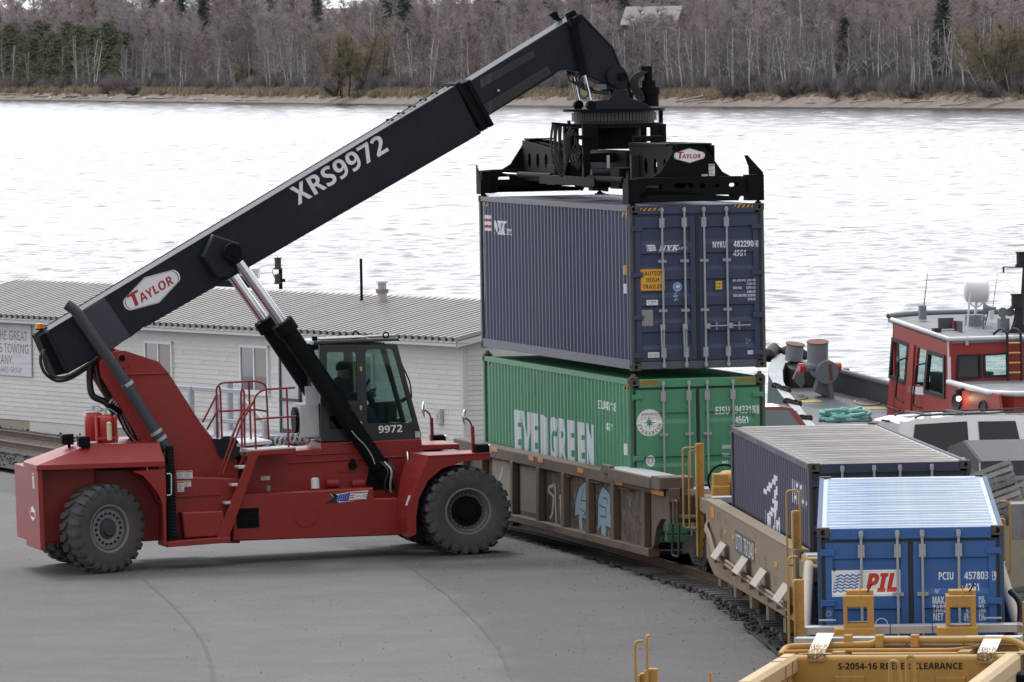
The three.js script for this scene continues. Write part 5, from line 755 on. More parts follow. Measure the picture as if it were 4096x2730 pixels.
// --- rear: counterweight, hood, wheel arch skirts
{
  const W = 1.72, P = (x, y, l = W) => { const p = S1(2, l, x, y); return V3(p[0], p[1], l); };
  const lowL = P(210, 590), lowR = P(1275, 555), topL = P(640, 378, 1.28), topR = P(1225, 362, 1.28);
  const xr = lowL.x - 0.02, hoodB = [V3(lowR.x, lowR.y, W), V3(xr, lowL.y, W), V3(xr - 0.02, lowL.y, 0.6), V3(xr + 0.02, lowL.y, 0.1), V3(xr + 0.95, lowL.y, -W), V3(lowR.x, lowR.y, -W)];
  const hoodT = [V3(topR.x, topR.y, 1.28), V3(topL.x, topL.y, 1.28), V3(topL.x - 0.01, topL.y, 0.6), V3(topL.x, topL.y, -0.1), V3(topL.x + 0.5, topL.y, -1.28), V3(topR.x, topR.y, -1.28)];
  const lip = hoodB.map((p) => V3(p.x, p.y + 0.085, p.z));
  part(stacker, 'rear_hood', [solid(hoodB, lip), solid(lip.map((p) => V3(p.x, p.y, p.z)), hoodT)], M.red);
  const bl = P(205, 1262, 1.66);
  part(stacker, 'counterweight', [plateY([[xr + 0.02, 1.66], [xr + 0.02, 0.1], [xr + 0.92, -1.62], [xr + 1.0, -1.58], [xr + 0.12, 0.14], [xr + 0.10, 1.66]], bl.y, lowL.y - 0.012), cbox(xr + 0.05, xr + 1.15, 0.55, lowL.y - 0.02, -1.15, 1.15, 0.03)], M.red);
  logoTaylor(stacker, 0, 0, 0, 0.62, { pre: new THREE.Matrix4().makeRotationY(-PI / 2).setPosition(xr + 0.018, (bl.y + lowL.y) / 2 - 0.1, 0.95) });
  part(stacker, 'warning_label', box(xr + 0.012, xr + 0.018, lowL.y - 0.35, lowL.y - 0.08, 1.1, 1.3), warn, { uv: (x, y, z) => [(z - 1.1) / 0.2, (y - lowL.y + 0.35) / 0.27] });
  for (const s of [1, -1]) {
    const sk = S(2, W - 0.03, [[1000, 598], [1275, 578], [1283, 700], [1287, 1232], [1262, 1226], [1252, 880], [1220, 800], [1160, 715], [1090, 640]]);
    part(stacker, 'arch_skirt', [plate(sk, s * (W - 0.08), s * (W - 0.02), { b: 0.01 })], M.red);
    const iw = S(2, 1.1, [[400, 600], [1280, 600], [1290, 1180], [390, 1240]]); part(stacker, 'inner_panel', [plate(iw, s * 0.86, s * 0.92, {})], M.red);
    part(stacker, 'arch_liner', [skin([[1252, 880], [1160, 715], [1000, 600]].map(([x, y]) => P(x, y, W - 0.05)).map((p) => V3(p.x, p.y, s * p.z)), [[1252, 880], [1160, 715], [1000, 600]].map(([x, y]) => P(x, y, W - 0.05)).map((p) => V3(p.x, p.y, s * 0.9))), skin([P(1287, 1230, W - 0.05), P(1287, 600, W - 0.05)].map((p) => V3(p.x - 0.02, p.y, s * p.z)), [P(1287, 1230, W - 0.05), P(1287, 600, W - 0.05)].map((p) => V3(p.x - 0.02, p.y, s * 0.9)))], M.red);
    // low step deck ahead of the arch, tool box, cylinder shield
    const dk = S(2, W - 0.03, [[1288, 1190], [1820, 1150], [1826, 1195], [1290, 1236]]); part(stacker, 'step_deck', [plate(dk, s * 0.9, s * (W - 0.03), { b: 0.01 })], M.red);
    const db = S(2, 1.40, [[1437, 1158], [1790, 1140], [1760, 930], [1412, 945]]); part(stacker, 'tool_box', [plate(db, s * 0.8, s * 1.42, { b: 0.02 })], M.red);
    const ub = S(2, 1.1, [[1290, 640], [1900, 660], [1900, 1200], [1290, 1200]]); part(stacker, 'frame_side', [plate(ub, s * 0.8, s * 1.12, { b: 0.02 })], M.red);
    const fl = S(2, 1.15, [[1368, 815], [1740, 795], [1740, 780], [1368, 800]]); part(stacker, 'weld_flange', plate(fl, s * 1.08, s * 1.16), M.red);
    const sh = S(2, 1.5, [[1295, 390], [1340, 390], [1368, 1100], [1385, 1162], [1292, 1165], [1280, 640]]); const sp = part(stacker, 'exhaust_shield', [plate(sh, s * 1.30, s * 1.56, { b: 0.01 })], M.black);
    const zs = sh.map((p) => p[1]), ya = Math.min(...zs), yb = Math.max(...zs); for (let i = 0; i < 26; i++) { const y = ya + 0.06 + (yb - ya - 0.1) * i / 26; part(sp, 'shield_slot', box(sh[0][0] + 0.02 + 0.0 * i, sh[0][0] + 0.09 + 0.07 * (1 - i / 26) * 0, y, y + 0.022, s * 1.56, s * 1.565), M.dark); }
  }
  { const a = P(1283, 620, W), b = P(1283, 800, W); part(stacker, 'grab_handle', bent([[a.x + 0.01, a.y, W], [a.x + 0.09, a.y, W + 0.03], [b.x + 0.09, b.y, W + 0.03], [b.x + 0.01, b.y, W]], 0.012, 0.04), M.alum); }
  const D = (x0, y0, x1, y1, l) => decal(2, l, x0, y0, x1, y1);
  D(1372, 592, 1436, 662, 1.125); D(1440, 592, 1502, 662, 1.125); D(1378, 678, 1430, 772, 1.125); D(1432, 674, 1490, 730, 1.125);
  // hood furniture: two work lamps, beacon, two red suppression tanks
  for (const [x, y] of [[462, 380], [600, 400]]) { const p = P(x, y, x < 500 ? 0.55 : 1.30); part(stacker, 'work_lamp', [cbox(p.x - 0.09, p.x + 0.09, p.y + 0.01, p.y + 0.20, p.z - 0.12, p.z + 0.12, 0.02), cbox(p.x - 0.12, p.x - 0.085, p.y + 0.03, p.y + 0.18, p.z - 0.10, p.z + 0.10, 0.01), cyl([p.x + 0.02, p.y - 0.06, p.z], [p.x + 0.02, p.y + 0.05, p.z], 0.03, 8)], M.black); }
  const tank = (x, yb, yt, r, l, n) => { const b = P(x, yb, l), u = P(x, yt, l), q = part(stacker, 'suppression_tank', [lathe([[0, 0], [r, 0], [r, u.y - b.y - r * 0.6], [r * 0.86, u.y - b.y - r * 0.25], [r * 0.5, u.y - b.y - 0.02], [0, u.y - b.y]], 26).translate(b.x, b.y, l)], M.redBright); part(q, 'valve', [cyl([b.x, u.y - 0.02, l], [b.x, u.y + 0.09, l], 0.025, 8), bent([[b.x, u.y + 0.07, l], [b.x + 0.08, u.y + 0.09, l], [b.x + 0.22, u.y - 0.02, l - 0.05]], 0.01)], M.galv); if (n) part(q, 'tank_band', [cyl([b.x, b.y + 0.52, l], [b.x, b.y + 0.56, l], r + 0.004, 26, r + 0.004, true)], M.white); return { b, u }; };
  tank(682, 345, 92, 0.165, 0.60, true); const t2 = tank(785, 362, 118, 0.155, 1.05);
  part(stacker, 'tank_bracket', [cbox(t2.b.x - 0.19, t2.b.x - 0.16, t2.b.y, t2.b.y + 0.5, 0.95, 1.15, 0.006), cbox(t2.b.x + 0.16, t2.b.x + 0.19, t2.b.y, t2.b.y + 0.5, 0.95, 1.15, 0.006), bx(0.38, 0.05, 0.02, t2.b.x, t2.b.y + 0.1, 1.215)], M.redBright);
  part(stacker, 'nitrogen_bottle', [cyl([t2.b.x + 0.02, t2.b.y + 0.06, 1.25], [t2.b.x + 0.02, t2.b.y + 0.33, 1.25], 0.045, 12), ball(t2.b.x + 0.02, t2.b.y + 0.35, 1.25, 0.045)], flat([0.6, 0.55, 0.4], 0.5));
  decal(2, W - 0.02, 876, 518, 1016, 545);
}
// --- tower plates that carry the boom foot
for (const s of [1, -1]) {
  const a = S(1, 0.62, [[890, 1010], [960, 935], [1035, 905], [1120, 905], [1418, 1003], [1508, 1105], [1790, 1545]]), b = S(2, 0.62, [[1720, 385], [1790, 445], [1880, 500], [1890, 670], [1280, 680], [1240, 380], [1010, 0]]);
  part(stacker, 'boom_tower', [plate([...a, ...b.slice(0, 5), ...S(1, 0.62, [[1080, 1420], [905, 1140]])], s * 0.52, s * 0.64, { b: 0.012 })], M.red);
  const f = S(1, 0.65, [[1110, 1118], [1508, 1105]]); part(stacker, 'weld_flange', cyl([f[0][0], f[0][1], s * 0.65], [f[1][0], f[1][1], s * 0.65], 0.02, 6), M.red);
  const p = S(1, 0.65, [[1040, 985], [1062, 940], [1100, 925], [1165, 1020], [1150, 1050], [1090, 1065]]); part(stacker, 'pivot_plate', [plate(p, s * 0.63, s * 0.67, { b: 0.008 })], M.red);
  const c = S1(1, 0.65, 1090, 970); part(stacker, 'pivot_pin', [disc(c[0], c[1], s * 0.60, s * 0.70, 0.055, 14)], M.black);
}
{ const r = S(1, 0.3, [[900, 1010], [915, 1150], [1100, 1500]]); part(stacker, 'tower_back', skin([...r.map((p) => [p[0] + 0.1, p[1], 0.52]), [S1(2, 0.3, 1240, 420)[0], S1(2, 0.3, 1240, 420)[1], 0.52]], [...r.map((p) => [p[0] + 0.1, p[1], -0.52]), [S1(2, 0.3, 1240, 420)[0], S1(2, 0.3, 1240, 420)[1], -0.52]]), M.red); }
// --- hydraulic hoses and tubes behind the tower
{
  const H = (pts, r, m) => part(stacker, 'hydraulic_hose', hose(pts.map(([k, x, y, l]) => at3(FR_S, k, x, y, l)), r, 22), m ?? M.hose);
  H([[1, 810, 1010, 0.3], [1, 800, 1180, 0.32], [1, 830, 1310, 0.34], [1, 930, 1360, 0.36], [1, 1010, 1430, 0.4]], 0.065); H([[1, 830, 1020, 0.2], [1, 870, 1150, 0.25], [1, 950, 1260, 0.3], [1, 1000, 1390, 0.4]], 0.05); H([[1, 850, 1040, 0.4], [1, 900, 1220, 0.45], [1, 960, 1330, 0.45]], 0.035);
  for (let i = 0; i < 6; i++) part(stacker, 'hydraulic_tube', sweep([at3(FR_S, 1, 990 + i * 22, 1330 + i * 20, 0.5 - i * 0.12), at3(FR_S, 2, 930 + i * 28, 250 + i * 20, 0.5 - i * 0.12), at3(FR_S, 2, 1000 + i * 30, 350, 0.5 - i * 0.12)], 0.016, 6), i % 2 ? M.galv : M.black);
  const vb = at3(FR_S, 1, 1020, 1420, 0.45); part(stacker, 'valve_block', [bx(0.22, 0.16, 0.3, vb.x, vb.y, vb.z - 0.1, 0, 0, -0.9), bx(0.1, 0.3, 0.2, vb.x + 0.05, vb.y - 0.1, vb.z - 0.1, 0, 0, -0.9)], M.black);
  for (let i = 0; i < 5; i++) { const p = at3(FR_S, 1, 985 + i * 22, 1375 + i * 12, 0.52); part(stacker, 'hose_fitting', cyl([p.x, p.y, p.z - 0.05], [p.x + 0.05, p.y + 0.07, p.z + 0.02], 0.025, 6), M.galv); }
}
// --- exhaust stack
{ const E = (k, x, y) => at3(FR_S, k, x, y, 1.0); const pts = [E(1, 592, 487), E(1, 665, 535), E(1, 720, 610), E(1, 1135, 1210), E(2, 1205, 260), E(2, 1290, 420)];
  part(stacker, 'exhaust_pipe', [sweep(rounded(pts.slice(0, 4), 0.2), 0.098, 16), sweep([E(1, 1125, 1200), E(2, 1290, 420)], 0.108, 16)], paint([0.045, 0.05, 0.06], { amt: 0.3, run: 0.1, dirt: [0.09, 0.08, 0.08], rough: 0.5 }));
  const c = E(2, 1200, 270), d = E(1, 1140, 1205); for (const p of [c, d, E(2, 1238, 325)]) part(stacker, 'pipe_clamp', [cyl([p.x - 0.016, p.y + 0.027, p.z], [p.x + 0.016, p.y - 0.027, p.z], 0.118, 18)], M.galv); }
// --- boom: outer box, inner box, gooseneck head
const BW = 0.42, BW2 = 0.35;
const boom = (() => {
  const A = S(1, BW, [[430, 728], [660, 580], [940, 432]]), top = S(5, BW, [[250, 668]])[0], bot = S(5, BW, [[430, 1045]])[0], tb = S(1, BW, [[600, 1112], [890, 948], [1180, 775], [1290, 690]]);
  const g = part(stacker, 'boom', [plate([A[0], top, bot, tb[3], tb[2], tb[1], tb[0]], -BW, BW, { b: 0.02 })], M.boom);
  // side doubler at the foot, flanges along the edges, collar at the mouth
  const db = S(1, BW, [[640, 590], [935, 432], [1165, 770], [985, 905], [880, 940]]);
  for (const s of [1, -1]) part(g, 'foot_doubler', plate(db, s * BW, s * (BW + 0.045), { b: 0.01 }), paint([0.028, 0.034, 0.047], { amt: 0.1, run: 0.05, rough: 0.38, coat: 0.3 }));
  for (const s of [1, -1]) { const rb = S(1, BW, [[650, 600], [870, 930]]); part(g, 'stiffener', cyl([rb[0][0], rb[0][1], s * (BW + 0.01)], [rb[1][0], rb[1][1], s * (BW + 0.01)], 0.035, 6), M.boom); const r2 = S(1, BW, [[420, 740], [590, 1090]]); part(g, 'stiffener', cyl([r2[0][0], r2[0][1], s * BW], [r2[1][0], r2[1][1], s * BW], 0.045, 6), M.boom); }
  const u = V3(top[0] - A[0][0], top[1] - A[0][1], 0).normalize(), n = V3(-u.y, u.x, 0);
  const along = (p, a, b) => [p[0] + u.x * a + n.x * b, p[1] + u.y * a + n.y * b];
  for (const s of [1, -1]) part(g, 'edge_flange', [solid([along(A[0], 0, -0.03), along(top, 0, -0.03), along(top, 0, 0.012), along(A[0], 0, 0.012)].map((p) => [p[0], p[1], s * BW]), [along(A[0], 0, -0.03), along(top, 0, -0.03), along(top, 0, 0.012), along(A[0], 0, 0.012)].map((p) => [p[0], p[1], s * (BW + 0.025)])), solid([along(tb[3], 0, 0.03), along(bot, 0, 0.03), along(bot, 0, -0.012), along(tb[3], 0, -0.012)].map((p) => [p[0], p[1], s * BW]), [along(tb[3], 0, 0.03), along(bot, 0, 0.03), along(bot, 0, -0.012), along(tb[3], 0, -0.012)].map((p) => [p[0], p[1], s * (BW + 0.03)]))], M.boom);
  const c0 = S(5, BW, [[240, 668], [330, 640], [515, 985], [440, 1020]]); for (const s of [1]) part(g, 'mouth_collar', [plate([along(c0[0], 0, 0.02), along(c0[0], 0.09, 0.02), along(c0[3], 0.09, -0.03), along(c0[3], 0, -0.03)], -BW - 0.05, BW + 0.05, { b: 0.012 }), plate([along(c0[1], -0.03, 0.01), along(c0[1], 0.06, 0.01), along(c0[2], 0.06, -0.02), along(c0[2], -0.03, -0.02)], -BW - 0.03, BW + 0.03, { b: 0.012 }), plate([along(c0[0], 0, 0), along(c0[1], 0, -0.0), along(c0[2], 0, 0), along(c0[3], 0, 0)], -BW + 0.01, BW - 0.01)], M.black);
  // wear pads under the mouth, bolts on top
  const wp = S(5, BW, [[355, 1030], [430, 1000], [455, 1045], [425, 1030]]); part(g, 'wear_pad', [plate(wp, -0.3, 0.3), plate(S(5, BW, [[430, 985], [485, 955], [508, 1010], [470, 1000]]), -0.3, 0.3)], paint([0.10, 0.09, 0.08], { amt: 0.4 }));
  for (let i = 0; i < 6; i++) for (const z of [-0.22, 0.22]) { const p = along(c0[0], -0.10 - i * 0.24, 0.015); part(g, 'bolt', cyl([p[0], p[1], z], [p[0] + n.x * 0.03, p[1] + n.y * 0.03, z], 0.03, 6), M.dark); }
  // lettering and badge on both faces
  const p0 = S1(17, BW, 1165, -40), p1 = [on(FR_S, 0, 685, 472, 2, BW), on(FR_S, 0, 897, 352, 2, BW)], ang = Math.atan2(u.y, u.x); void p0;
  const w = Math.hypot(p1[1][0] - p1[0][0], p1[1][1] - p1[0][1]);
  for (const s of [1, -1]) {
    const g2 = text('XRS9972', 0.4, 0.005), b = bounds(g2), k = w / (b.max.x - b.min.x); g2.scale(k * 1.0, 0.36 / (b.max.y - b.min.y), 1).translate(-b.min.x * k, 0, 0);
    if (s < 0) g2.translate(-w, 0, 0).rotateY(PI); part(g, 'lettering', g2.applyMatrix4(new THREE.Matrix4().makeRotationZ(ang).setPosition(p1[0][0], p1[0][1], s * (BW + 0.001))), M.letter);
    const c = on(FR_S, 0, 348, 667, 2, BW); logoTaylor(g.parent, 0, 0, 0, 1.16, { pre: new THREE.Matrix4().makeRotationZ(ang).multiply(new THREE.Matrix4().makeRotationY(s < 0 ? PI : 0)).setPosition(c[0], c[1], s * (BW + 0.002)) });
  }
  // inner section
  const it = S(5, BW2, [[320, 655], [1110, 165]]), ib = S(5, BW2, [[480, 920], [1010, 590]]), du = V3(it[1][0] - it[0][0], it[1][1] - it[0][1], 0).normalize();
  const inner = part(stacker, 'inner_boom', [plate([[it[0][0] - du.x * 1.5, it[0][1] - du.y * 1.5], it[1], ib[1], [ib[0][0] - du.x * 1.4, ib[0][1] - du.y * 1.4]], -BW2, BW2, { b: 0.015 })], M.boom);
  for (const s of [1, -1]) {
    part(inner, 'slide_pad', plate(S(5, BW2, [[430, 840], [960, 520], [990, 580], [480, 905]]), s * BW2, s * (BW2 + 0.02), { b: 0.005 }), M.boomWorn);
    part(inner, 'slide_pad', plate(S(5, BW2, [[430, 620], [850, 395], [870, 440], [440, 690]]), s * BW2, s * (BW2 + 0.006)), M.boomWorn);
    const c = S1(5, BW2, 588, 708); part(inner, 'access_hole', [disc(c[0], c[1], s * BW2, s * (BW2 + 0.012), 0.085, 22)], M.dark); part(inner, 'sensor', [disc(c[0] - 0.03, c[1], s * BW2, s * (BW2 + 0.016), 0.022, 10)], M.alum);
  }
  // head
  const hp = [[1120, 165], [1195, 110], [1220, 112], [1300, 195], [1385, 290], [1470, 372], [1505, 450], [1540, 545], [1580, 600], [1590, 760], [1430, 700], [1420, 660], [1330, 620], [1200, 560], [1120, 542], [1060, 555], [1010, 590], [900, 500]];
  const head = part(stacker, 'boom_head', [plate(S(5, BW2, hp), -BW2 + 0.004, BW2 - 0.004, { b: 0.015 })], M.boom);
  for (const s of [1, -1]) { const e = S(5, BW2, [[1220, 112], [1470, 372], [1540, 545]]); part(head, 'edge_flange', [sweep(e.map((p) => V3(p[0], p[1], s * (BW2 - 0.01))), 0.025, 6)], M.boom); const c = S1(5, BW2, 1495, 597); part(head, 'pivot_boss', [disc(c[0], c[1], s * 0.33, s * 0.47, 0.19, 30), disc(c[0], c[1], s * 0.47, s * 0.485, 0.16, 30)], M.boom); }
  part(head, 'top_lug', [plate(S(5, 0.28, [[1020, 115], [1060, 90], [1085, 90], [1100, 130], [1130, 160], [1060, 155], [1050, 135]]), -0.30, -0.22), plate(S(5, 0.28, [[1100, 110], [1150, 82], [1175, 85], [1190, 120], [1215, 110], [1200, 170], [1120, 175]]), 0.24, 0.33)], M.black);
  // tilt cylinders beside the head
  for (const s of [1, -1]) { const P = (x, y) => at3(FR_S, 5, x, y, 0.5).setZ(s * 0.5); const q = part(stacker, 'tilt_cylinder', [cyl(P(1172, 175), P(1250, 590), 0.085, 18), cyl(P(1168, 140), P(1175, 200), 0.10, 16), disc(P(1185, 160).x, P(1185, 160).y, s * 0.36, s * 0.62, 0.075, 16)], M.black); part(q, 'rod', cyl(P(1250, 590), P(1298, 790), 0.036, 14), M.chrome); part(q, 'rod_eye', [disc(P(1300, 825).x, P(1300, 825).y, s * 0.42, s * 0.58, 0.085, 16)], M.black); }
  return g;
})();
void boom;
// --- boom tail box, beacon, hose loop
{
  const t = S(1, BW + 0.0, [[345, 775], [430, 728], [610, 1105], [500, 1130]]); part(stacker, 'boom_tail', [plate(t, -BW + 0.02, BW - 0.02, { b: 0.01 })], M.black);
  const c = at3(FR_S, 1, 350, 688, 0.1); part(stacker, 'beacon', [cyl([c.x, c.y - 0.035, c.z], [c.x, c.y + 0.045, c.z], 0.065, 16), cyl([c.x, c.y + 0.045, c.z], [c.x, c.y + 0.055, c.z], 0.055, 16)], M.amber); part(stacker, 'beacon_base', [cyl([c.x, c.y - 0.06, c.z], [c.x, c.y - 0.035, c.z], 0.07, 12), bx(0.25, 0.03, 0.2, c.x + 0.02, c.y - 0.08, c.z, 0, 0, 0.5)], M.black);
  for (const dy of [0, 30]) part(stacker, 'hydraulic_hose', hose([[1, 400, 890], [1, 360 + dy, 960], [1, 390 + dy, 1090 - dy / 2], [1, 490, 1170 - dy], [1, 600, 1165 - dy], [1, 780, 1060 - dy], [1, 880, 990 - dy]].map(([k, x, y]) => at3(FR_S, k, x, y, 0.3 + dy / 120)), 0.032, 26), M.hose);
}
// --- lift cylinders
for (const s of [1, -1]) {
  const l = 0.87, P = (k, x, y) => at3(FR_S, k, x, y, l).setZ(s * l), top = P(1, 2075, 20), neck = P(3, 735, 205), foot = P(3, 1610, 1500);
  const dir = foot.clone().sub(neck).normalize();
  const q = part(stacker, 'lift_cylinder', [cyl(neck.clone().addScaledVector(dir, 0.12), foot, 0.165, 26), cyl(neck, neck.clone().addScaledVector(dir, 0.22), 0.205, 26), cyl(foot.clone().addScaledVector(dir, -0.1), foot.clone().addScaledVector(dir, 0.25), 0.13, 18)], M.black);
  part(q, 'rod', cyl(top, neck, 0.098, 24), M.chrome);
  part(q, 'rod_eye', [disc(top.x, top.y, s * 0.76, s * 0.98, 0.16, 20), cyl(top, top.clone().addScaledVector(dir, 0.22), 0.125, 18)], M.black);
  for (let i = 0; i < 12; i++) { const a = i / 12 * 2 * PI, ax = V3(0, 0, 1), bx2 = dir.clone().cross(ax), o = ax.multiplyScalar(0.18 * Math.cos(a)).addScaledVector(bx2, 0.18 * Math.sin(a)); part(q, 'bolt', cyl(neck.clone().add(o).addScaledVector(dir, -0.02), neck.clone().add(o).addScaledVector(dir, 0.02), 0.018, 6), M.dark); }
  part(q, 'oil_line', sweep([neck.clone().addScaledVector(dir, 0.6), foot.clone().addScaledVector(dir, -1.2)].map((p) => p.clone().add(V3(0.12, 0.10, s * 0.06))), 0.022, 6), M.black);
  part(q, 'grease_line', hose([P(3, 1340, 1170), P(3, 1390, 1230), P(3, 1460, 1300), P(3, 1530, 1410), P(3, 1550, 1470)].map((p) => p.setZ(s * (l + 0.16))), 0.012, 14, 5), M.galv);
  part(stacker, 'cylinder_mount', [plate([[foot.x - 0.25, foot.y - 0.42], [foot.x + 0.3, foot.y - 0.42], [foot.x + 0.2, foot.y + 0.12], [foot.x + 0.02, foot.y + 0.2], [foot.x - 0.15, foot.y + 0.05]], s * 0.66, s * 0.71, { b: 0.015 })], M.black);
  for (let i = 0; i < 3; i++) part(stacker, 'hydraulic_hose', hose([foot.clone().add(V3(-0.02 + i * 0.07, 0.1, s * 0.2)), foot.clone().add(V3(0.08 + i * 0.06, -0.05, s * 0.34)), foot.clone().add(V3(0.02 + i * 0.1, -0.3, s * 0.3)), foot.clone().add(V3(0.06 + i * 0.08, -0.45, s * 0.24))], 0.02, 14), i === 1 ? M.galv : M.hose);
  const bl = at3(FR_S, 1, 2000, 130, BW).setZ(s * BW); part(stacker, 'boom_bracket', [plate(S(1, 0.6, [[1800, 60], [1900, -140], [2140, -60], [2150, 150], [2060, 240], [1930, 250]]), s * 0.42, s * 0.74, { b: 0.03 })], M.boom); void bl;
}
// --- cab on the stacker, operator, steps and rails, spreader
{
  const C = 0.60, f = (pts) => S(3, C, pts), g = part;
  const out = f([[1082, 1275], [1072, 405], [1100, 395], [1765, 398], [1985, 1215], [1975, 1255]]);
  const w1 = f([[1140, 1180], [1130, 470], [1150, 462], [1390, 462], [1408, 500], [1415, 1000], [1400, 1180]]), w2 = f([[1492, 1090], [1475, 480], [1500, 440], [1700, 432], [1735, 450], [1910, 1040], [1915, 1085], [1880, 1110], [1510, 1112]]);
  const cab = new THREE.Group(); cab.name = 'cab'; stacker.add(cab);
  const x0 = out[1][0], xTop = out[3][0], xF = out[4][0], yT = out[2][1], yB = out[0][1];
  for (const s of [1, -1]) { g(cab, 'side_frame', plate(out, s * (C - 0.05), s * C, { b: 0.012, holes: [w1, w2] }), M.cab); g(cab, 'window', [plate(w1, s * (C - 0.03), s * (C - 0.028)), plate(w2, s * (C - 0.03), s * (C - 0.028))], M.glass); }
  const wy = f([[1130, 800]])[0][1];
  for (const s of [1, -1]) g(cab, 'door_panel', plate(f([[1134, 1185], [1130, 905], [1416, 905], [1410, 1185]]), s * (C - 0.04), s * (C - 0.012), { holes: [f([[1160, 1165], [1160, 1050], [1300, 1000], [1395, 1010], [1400, 1150]])] }), M.cab);
  g(cab, 'roof', [plate([[x0 - 0.12, yT - 0.01], [xTop + 0.05, yT - 0.01], [xTop + 0.02, yT + 0.045], [x0 - 0.10, yT + 0.06]], -C - 0.03, C + 0.03, { b: 0.015 })], M.cab);
  g(cab, 'roof_guard', [bx(0.9, 0.02, 0.9, x0 + 0.5, yT + 0.075, 0), bx(0.5, 0.03, 0.6, x0 + 1.25, yT + 0.07, 0)], paint([0.25, 0.25, 0.25], { amt: 0.4 }));
  for (const x of [x0 + 0.9, x0 + 1.25]) g(cab, 'lifting_eye', new THREE.TorusGeometry(0.05, 0.015, 6, 14).translate(x, yT + 0.10, x > x0 + 1 ? 0.5 : -0.5), M.black);
  g(cab, 'beacon_stub', [cyl([x0 - 0.05, yT + 0.05, 0.4], [x0 - 0.05, yT + 0.13, 0.4], 0.05, 12)], M.black);
  g(cab, 'floor', [box(x0, xF, yB, yB + 0.10, -C + 0.05, C - 0.05), box(x0, x0 + 0.05, yB, wy, -C + 0.05, C - 0.05)], M.cab);
  for (const s of [-0.5, 0.5]) g(cab, 'rear_pillar', box(x0, x0 + 0.06, yB, yT, s - 0.05, s + 0.05), M.cab);
  g(cab, 'far_pillar', box(x0 + 0.70, x0 + 0.80, yB, yT, -C + 0.0, -C + 0.05), M.cab);
  const fr0 = f([[1745, 400]])[0], fr1 = f([[1960, 1200]])[0];
  for (const s of [-1, 1]) g(cab, 'front_pillar', [cyl([fr0[0], fr0[1], s * (C - 0.05)], [fr1[0], fr1[1], s * (C - 0.05)], 0.05, 8)], M.cab);
  g(cab, 'windscreen', skin([[fr0[0], fr0[1] - 0.03, C - 0.06], [fr1[0], fr1[1] + 0.08, C - 0.06]], [[fr0[0], fr0[1] - 0.03, -C + 0.06], [fr1[0], fr1[1] + 0.08, -C + 0.06]]), M.glass);
  g(cab, 'front_cowl', [plate(f([[1800, 1120], [1960, 1120], [1985, 1215], [1975, 1255], [1800, 1255]]), -C + 0.05, C - 0.05)], M.cab);
  g(cab, 'wiper', [bent([at3(FR_S, 3, 1805, 575, 0.3), at3(FR_S, 3, 1885, 745, 0.5), at3(FR_S, 3, 1895, 880, 0.55)], 0.014)], M.black);
  { const t = text('9972', 0.2, 0.005), b = bounds(t), a = f([[1598, 1195]])[0], c = f([[1812, 1190]])[0], k = (c[0] - a[0]) / (b.max.x - b.min.x); t.scale(k, 0.135 / (b.max.y - b.min.y), 1).translate(a[0] - b.min.x * k, a[1], C + 0.001); g(cab, 'lettering', t, M.letter); }
  decal(3, C + 0.001, 1930, 1178, 1972, 1235);
  for (const y of [610, 960, 1100]) { const p = f([[1440, y]])[0]; g(cab, 'door_hinge', [disc(p[0], p[1], C, C + 0.02, 0.025, 8), disc(p[0], p[1] - 0.04, C, C + 0.02, 0.02, 8)], flat([0.6, 0.45, 0.15], 0.4, { metalness: 0.6 })); }
  { const p = f([[1435, 620]])[0]; g(cab, 'seat_belt_guard', box(p[0] - 0.11, p[0] + 0.10, p[1] - 0.15, p[1] + 0.15, C - 0.08, C - 0.055), flat([0.5, 0.42, 0.05], 0.6)); }
  // seat, console, wheel
  const sx = f([[1240, 900]])[0], fy = yB + 0.10;
  g(cab, 'seat', [cbox(sx[0] - 0.25, sx[0] + 0.28, fy + 0.28, fy + 0.42, -0.26, 0.26, 0.04), cbox(sx[0] - 0.34, sx[0] - 0.20, fy + 0.38, fy + 1.05, -0.25, 0.25, 0.05), cbox(sx[0] - 0.15, sx[0] + 0.15, fy, fy + 0.3, -0.18, 0.18, 0.03)], M.hose);
  const cw = f([[1560, 870]])[0]; g(cab, 'steering_column', [cyl([cw[0] + 0.22, fy, 0], [cw[0] + 0.05, cw[1] - 0.03, 0], 0.06, 10), cbox(cw[0] + 0.12, cw[0] + 0.5, fy + 0.2, fy + 0.55, -0.2, 0.2, 0.03)], M.hose);
  g(cab, 'steering_wheel', [new THREE.TorusGeometry(0.19, 0.018, 8, 26).rotateY(PI / 2).rotateZ(-0.9).translate(cw[0], cw[1], 0)], M.hose);
  g(cab, 'monitor', [bx(0.05, 0.2, 0.26, cw[0] + 0.02, cw[1] + 0.2, -0.25, 0, 0, -0.5), bx(0.1, 0.06, 0.1, cw[0] + 0.62, cw[1] - 0.1, 0.2, 0, 0, 0.5)], M.hose);
  // cooling unit, mirror plate and cable roll behind the cab
  const ac = at3(FR_S, 3, 985, 1080, 0.35); g(stacker, 'cooler', [cbox(ac.x - 0.19, ac.x + 0.17, ac.y - 0.32, ac.y + 0.30, -0.3, 0.40, 0.02)], M.alum); g(stacker, 'cooler_fan', [cyl([ac.x - 0.20, ac.y, 0.10], [ac.x - 0.26, ac.y, 0.10], 0.24, 20)], M.black);
  const mp = at3(FR_S, 3, 1000, 860, 0.5); g(stacker, 'rear_mirror', [bx(0.24, 0.34, 0.03, mp.x, mp.y, mp.z)], M.alum);
  g(stacker, 'wire_guide', [0, 1, 2, 3, 4, 5, 6].map((i) => { const p = at3(FR_S, 3, 690 + i * 45, 1275 - (i > 1 ? 30 : 0), 0.3); return new THREE.TorusGeometry(0.085, 0.022, 6, 14).rotateY(0.9).translate(p.x, p.y, p.z); }), M.alum);
}
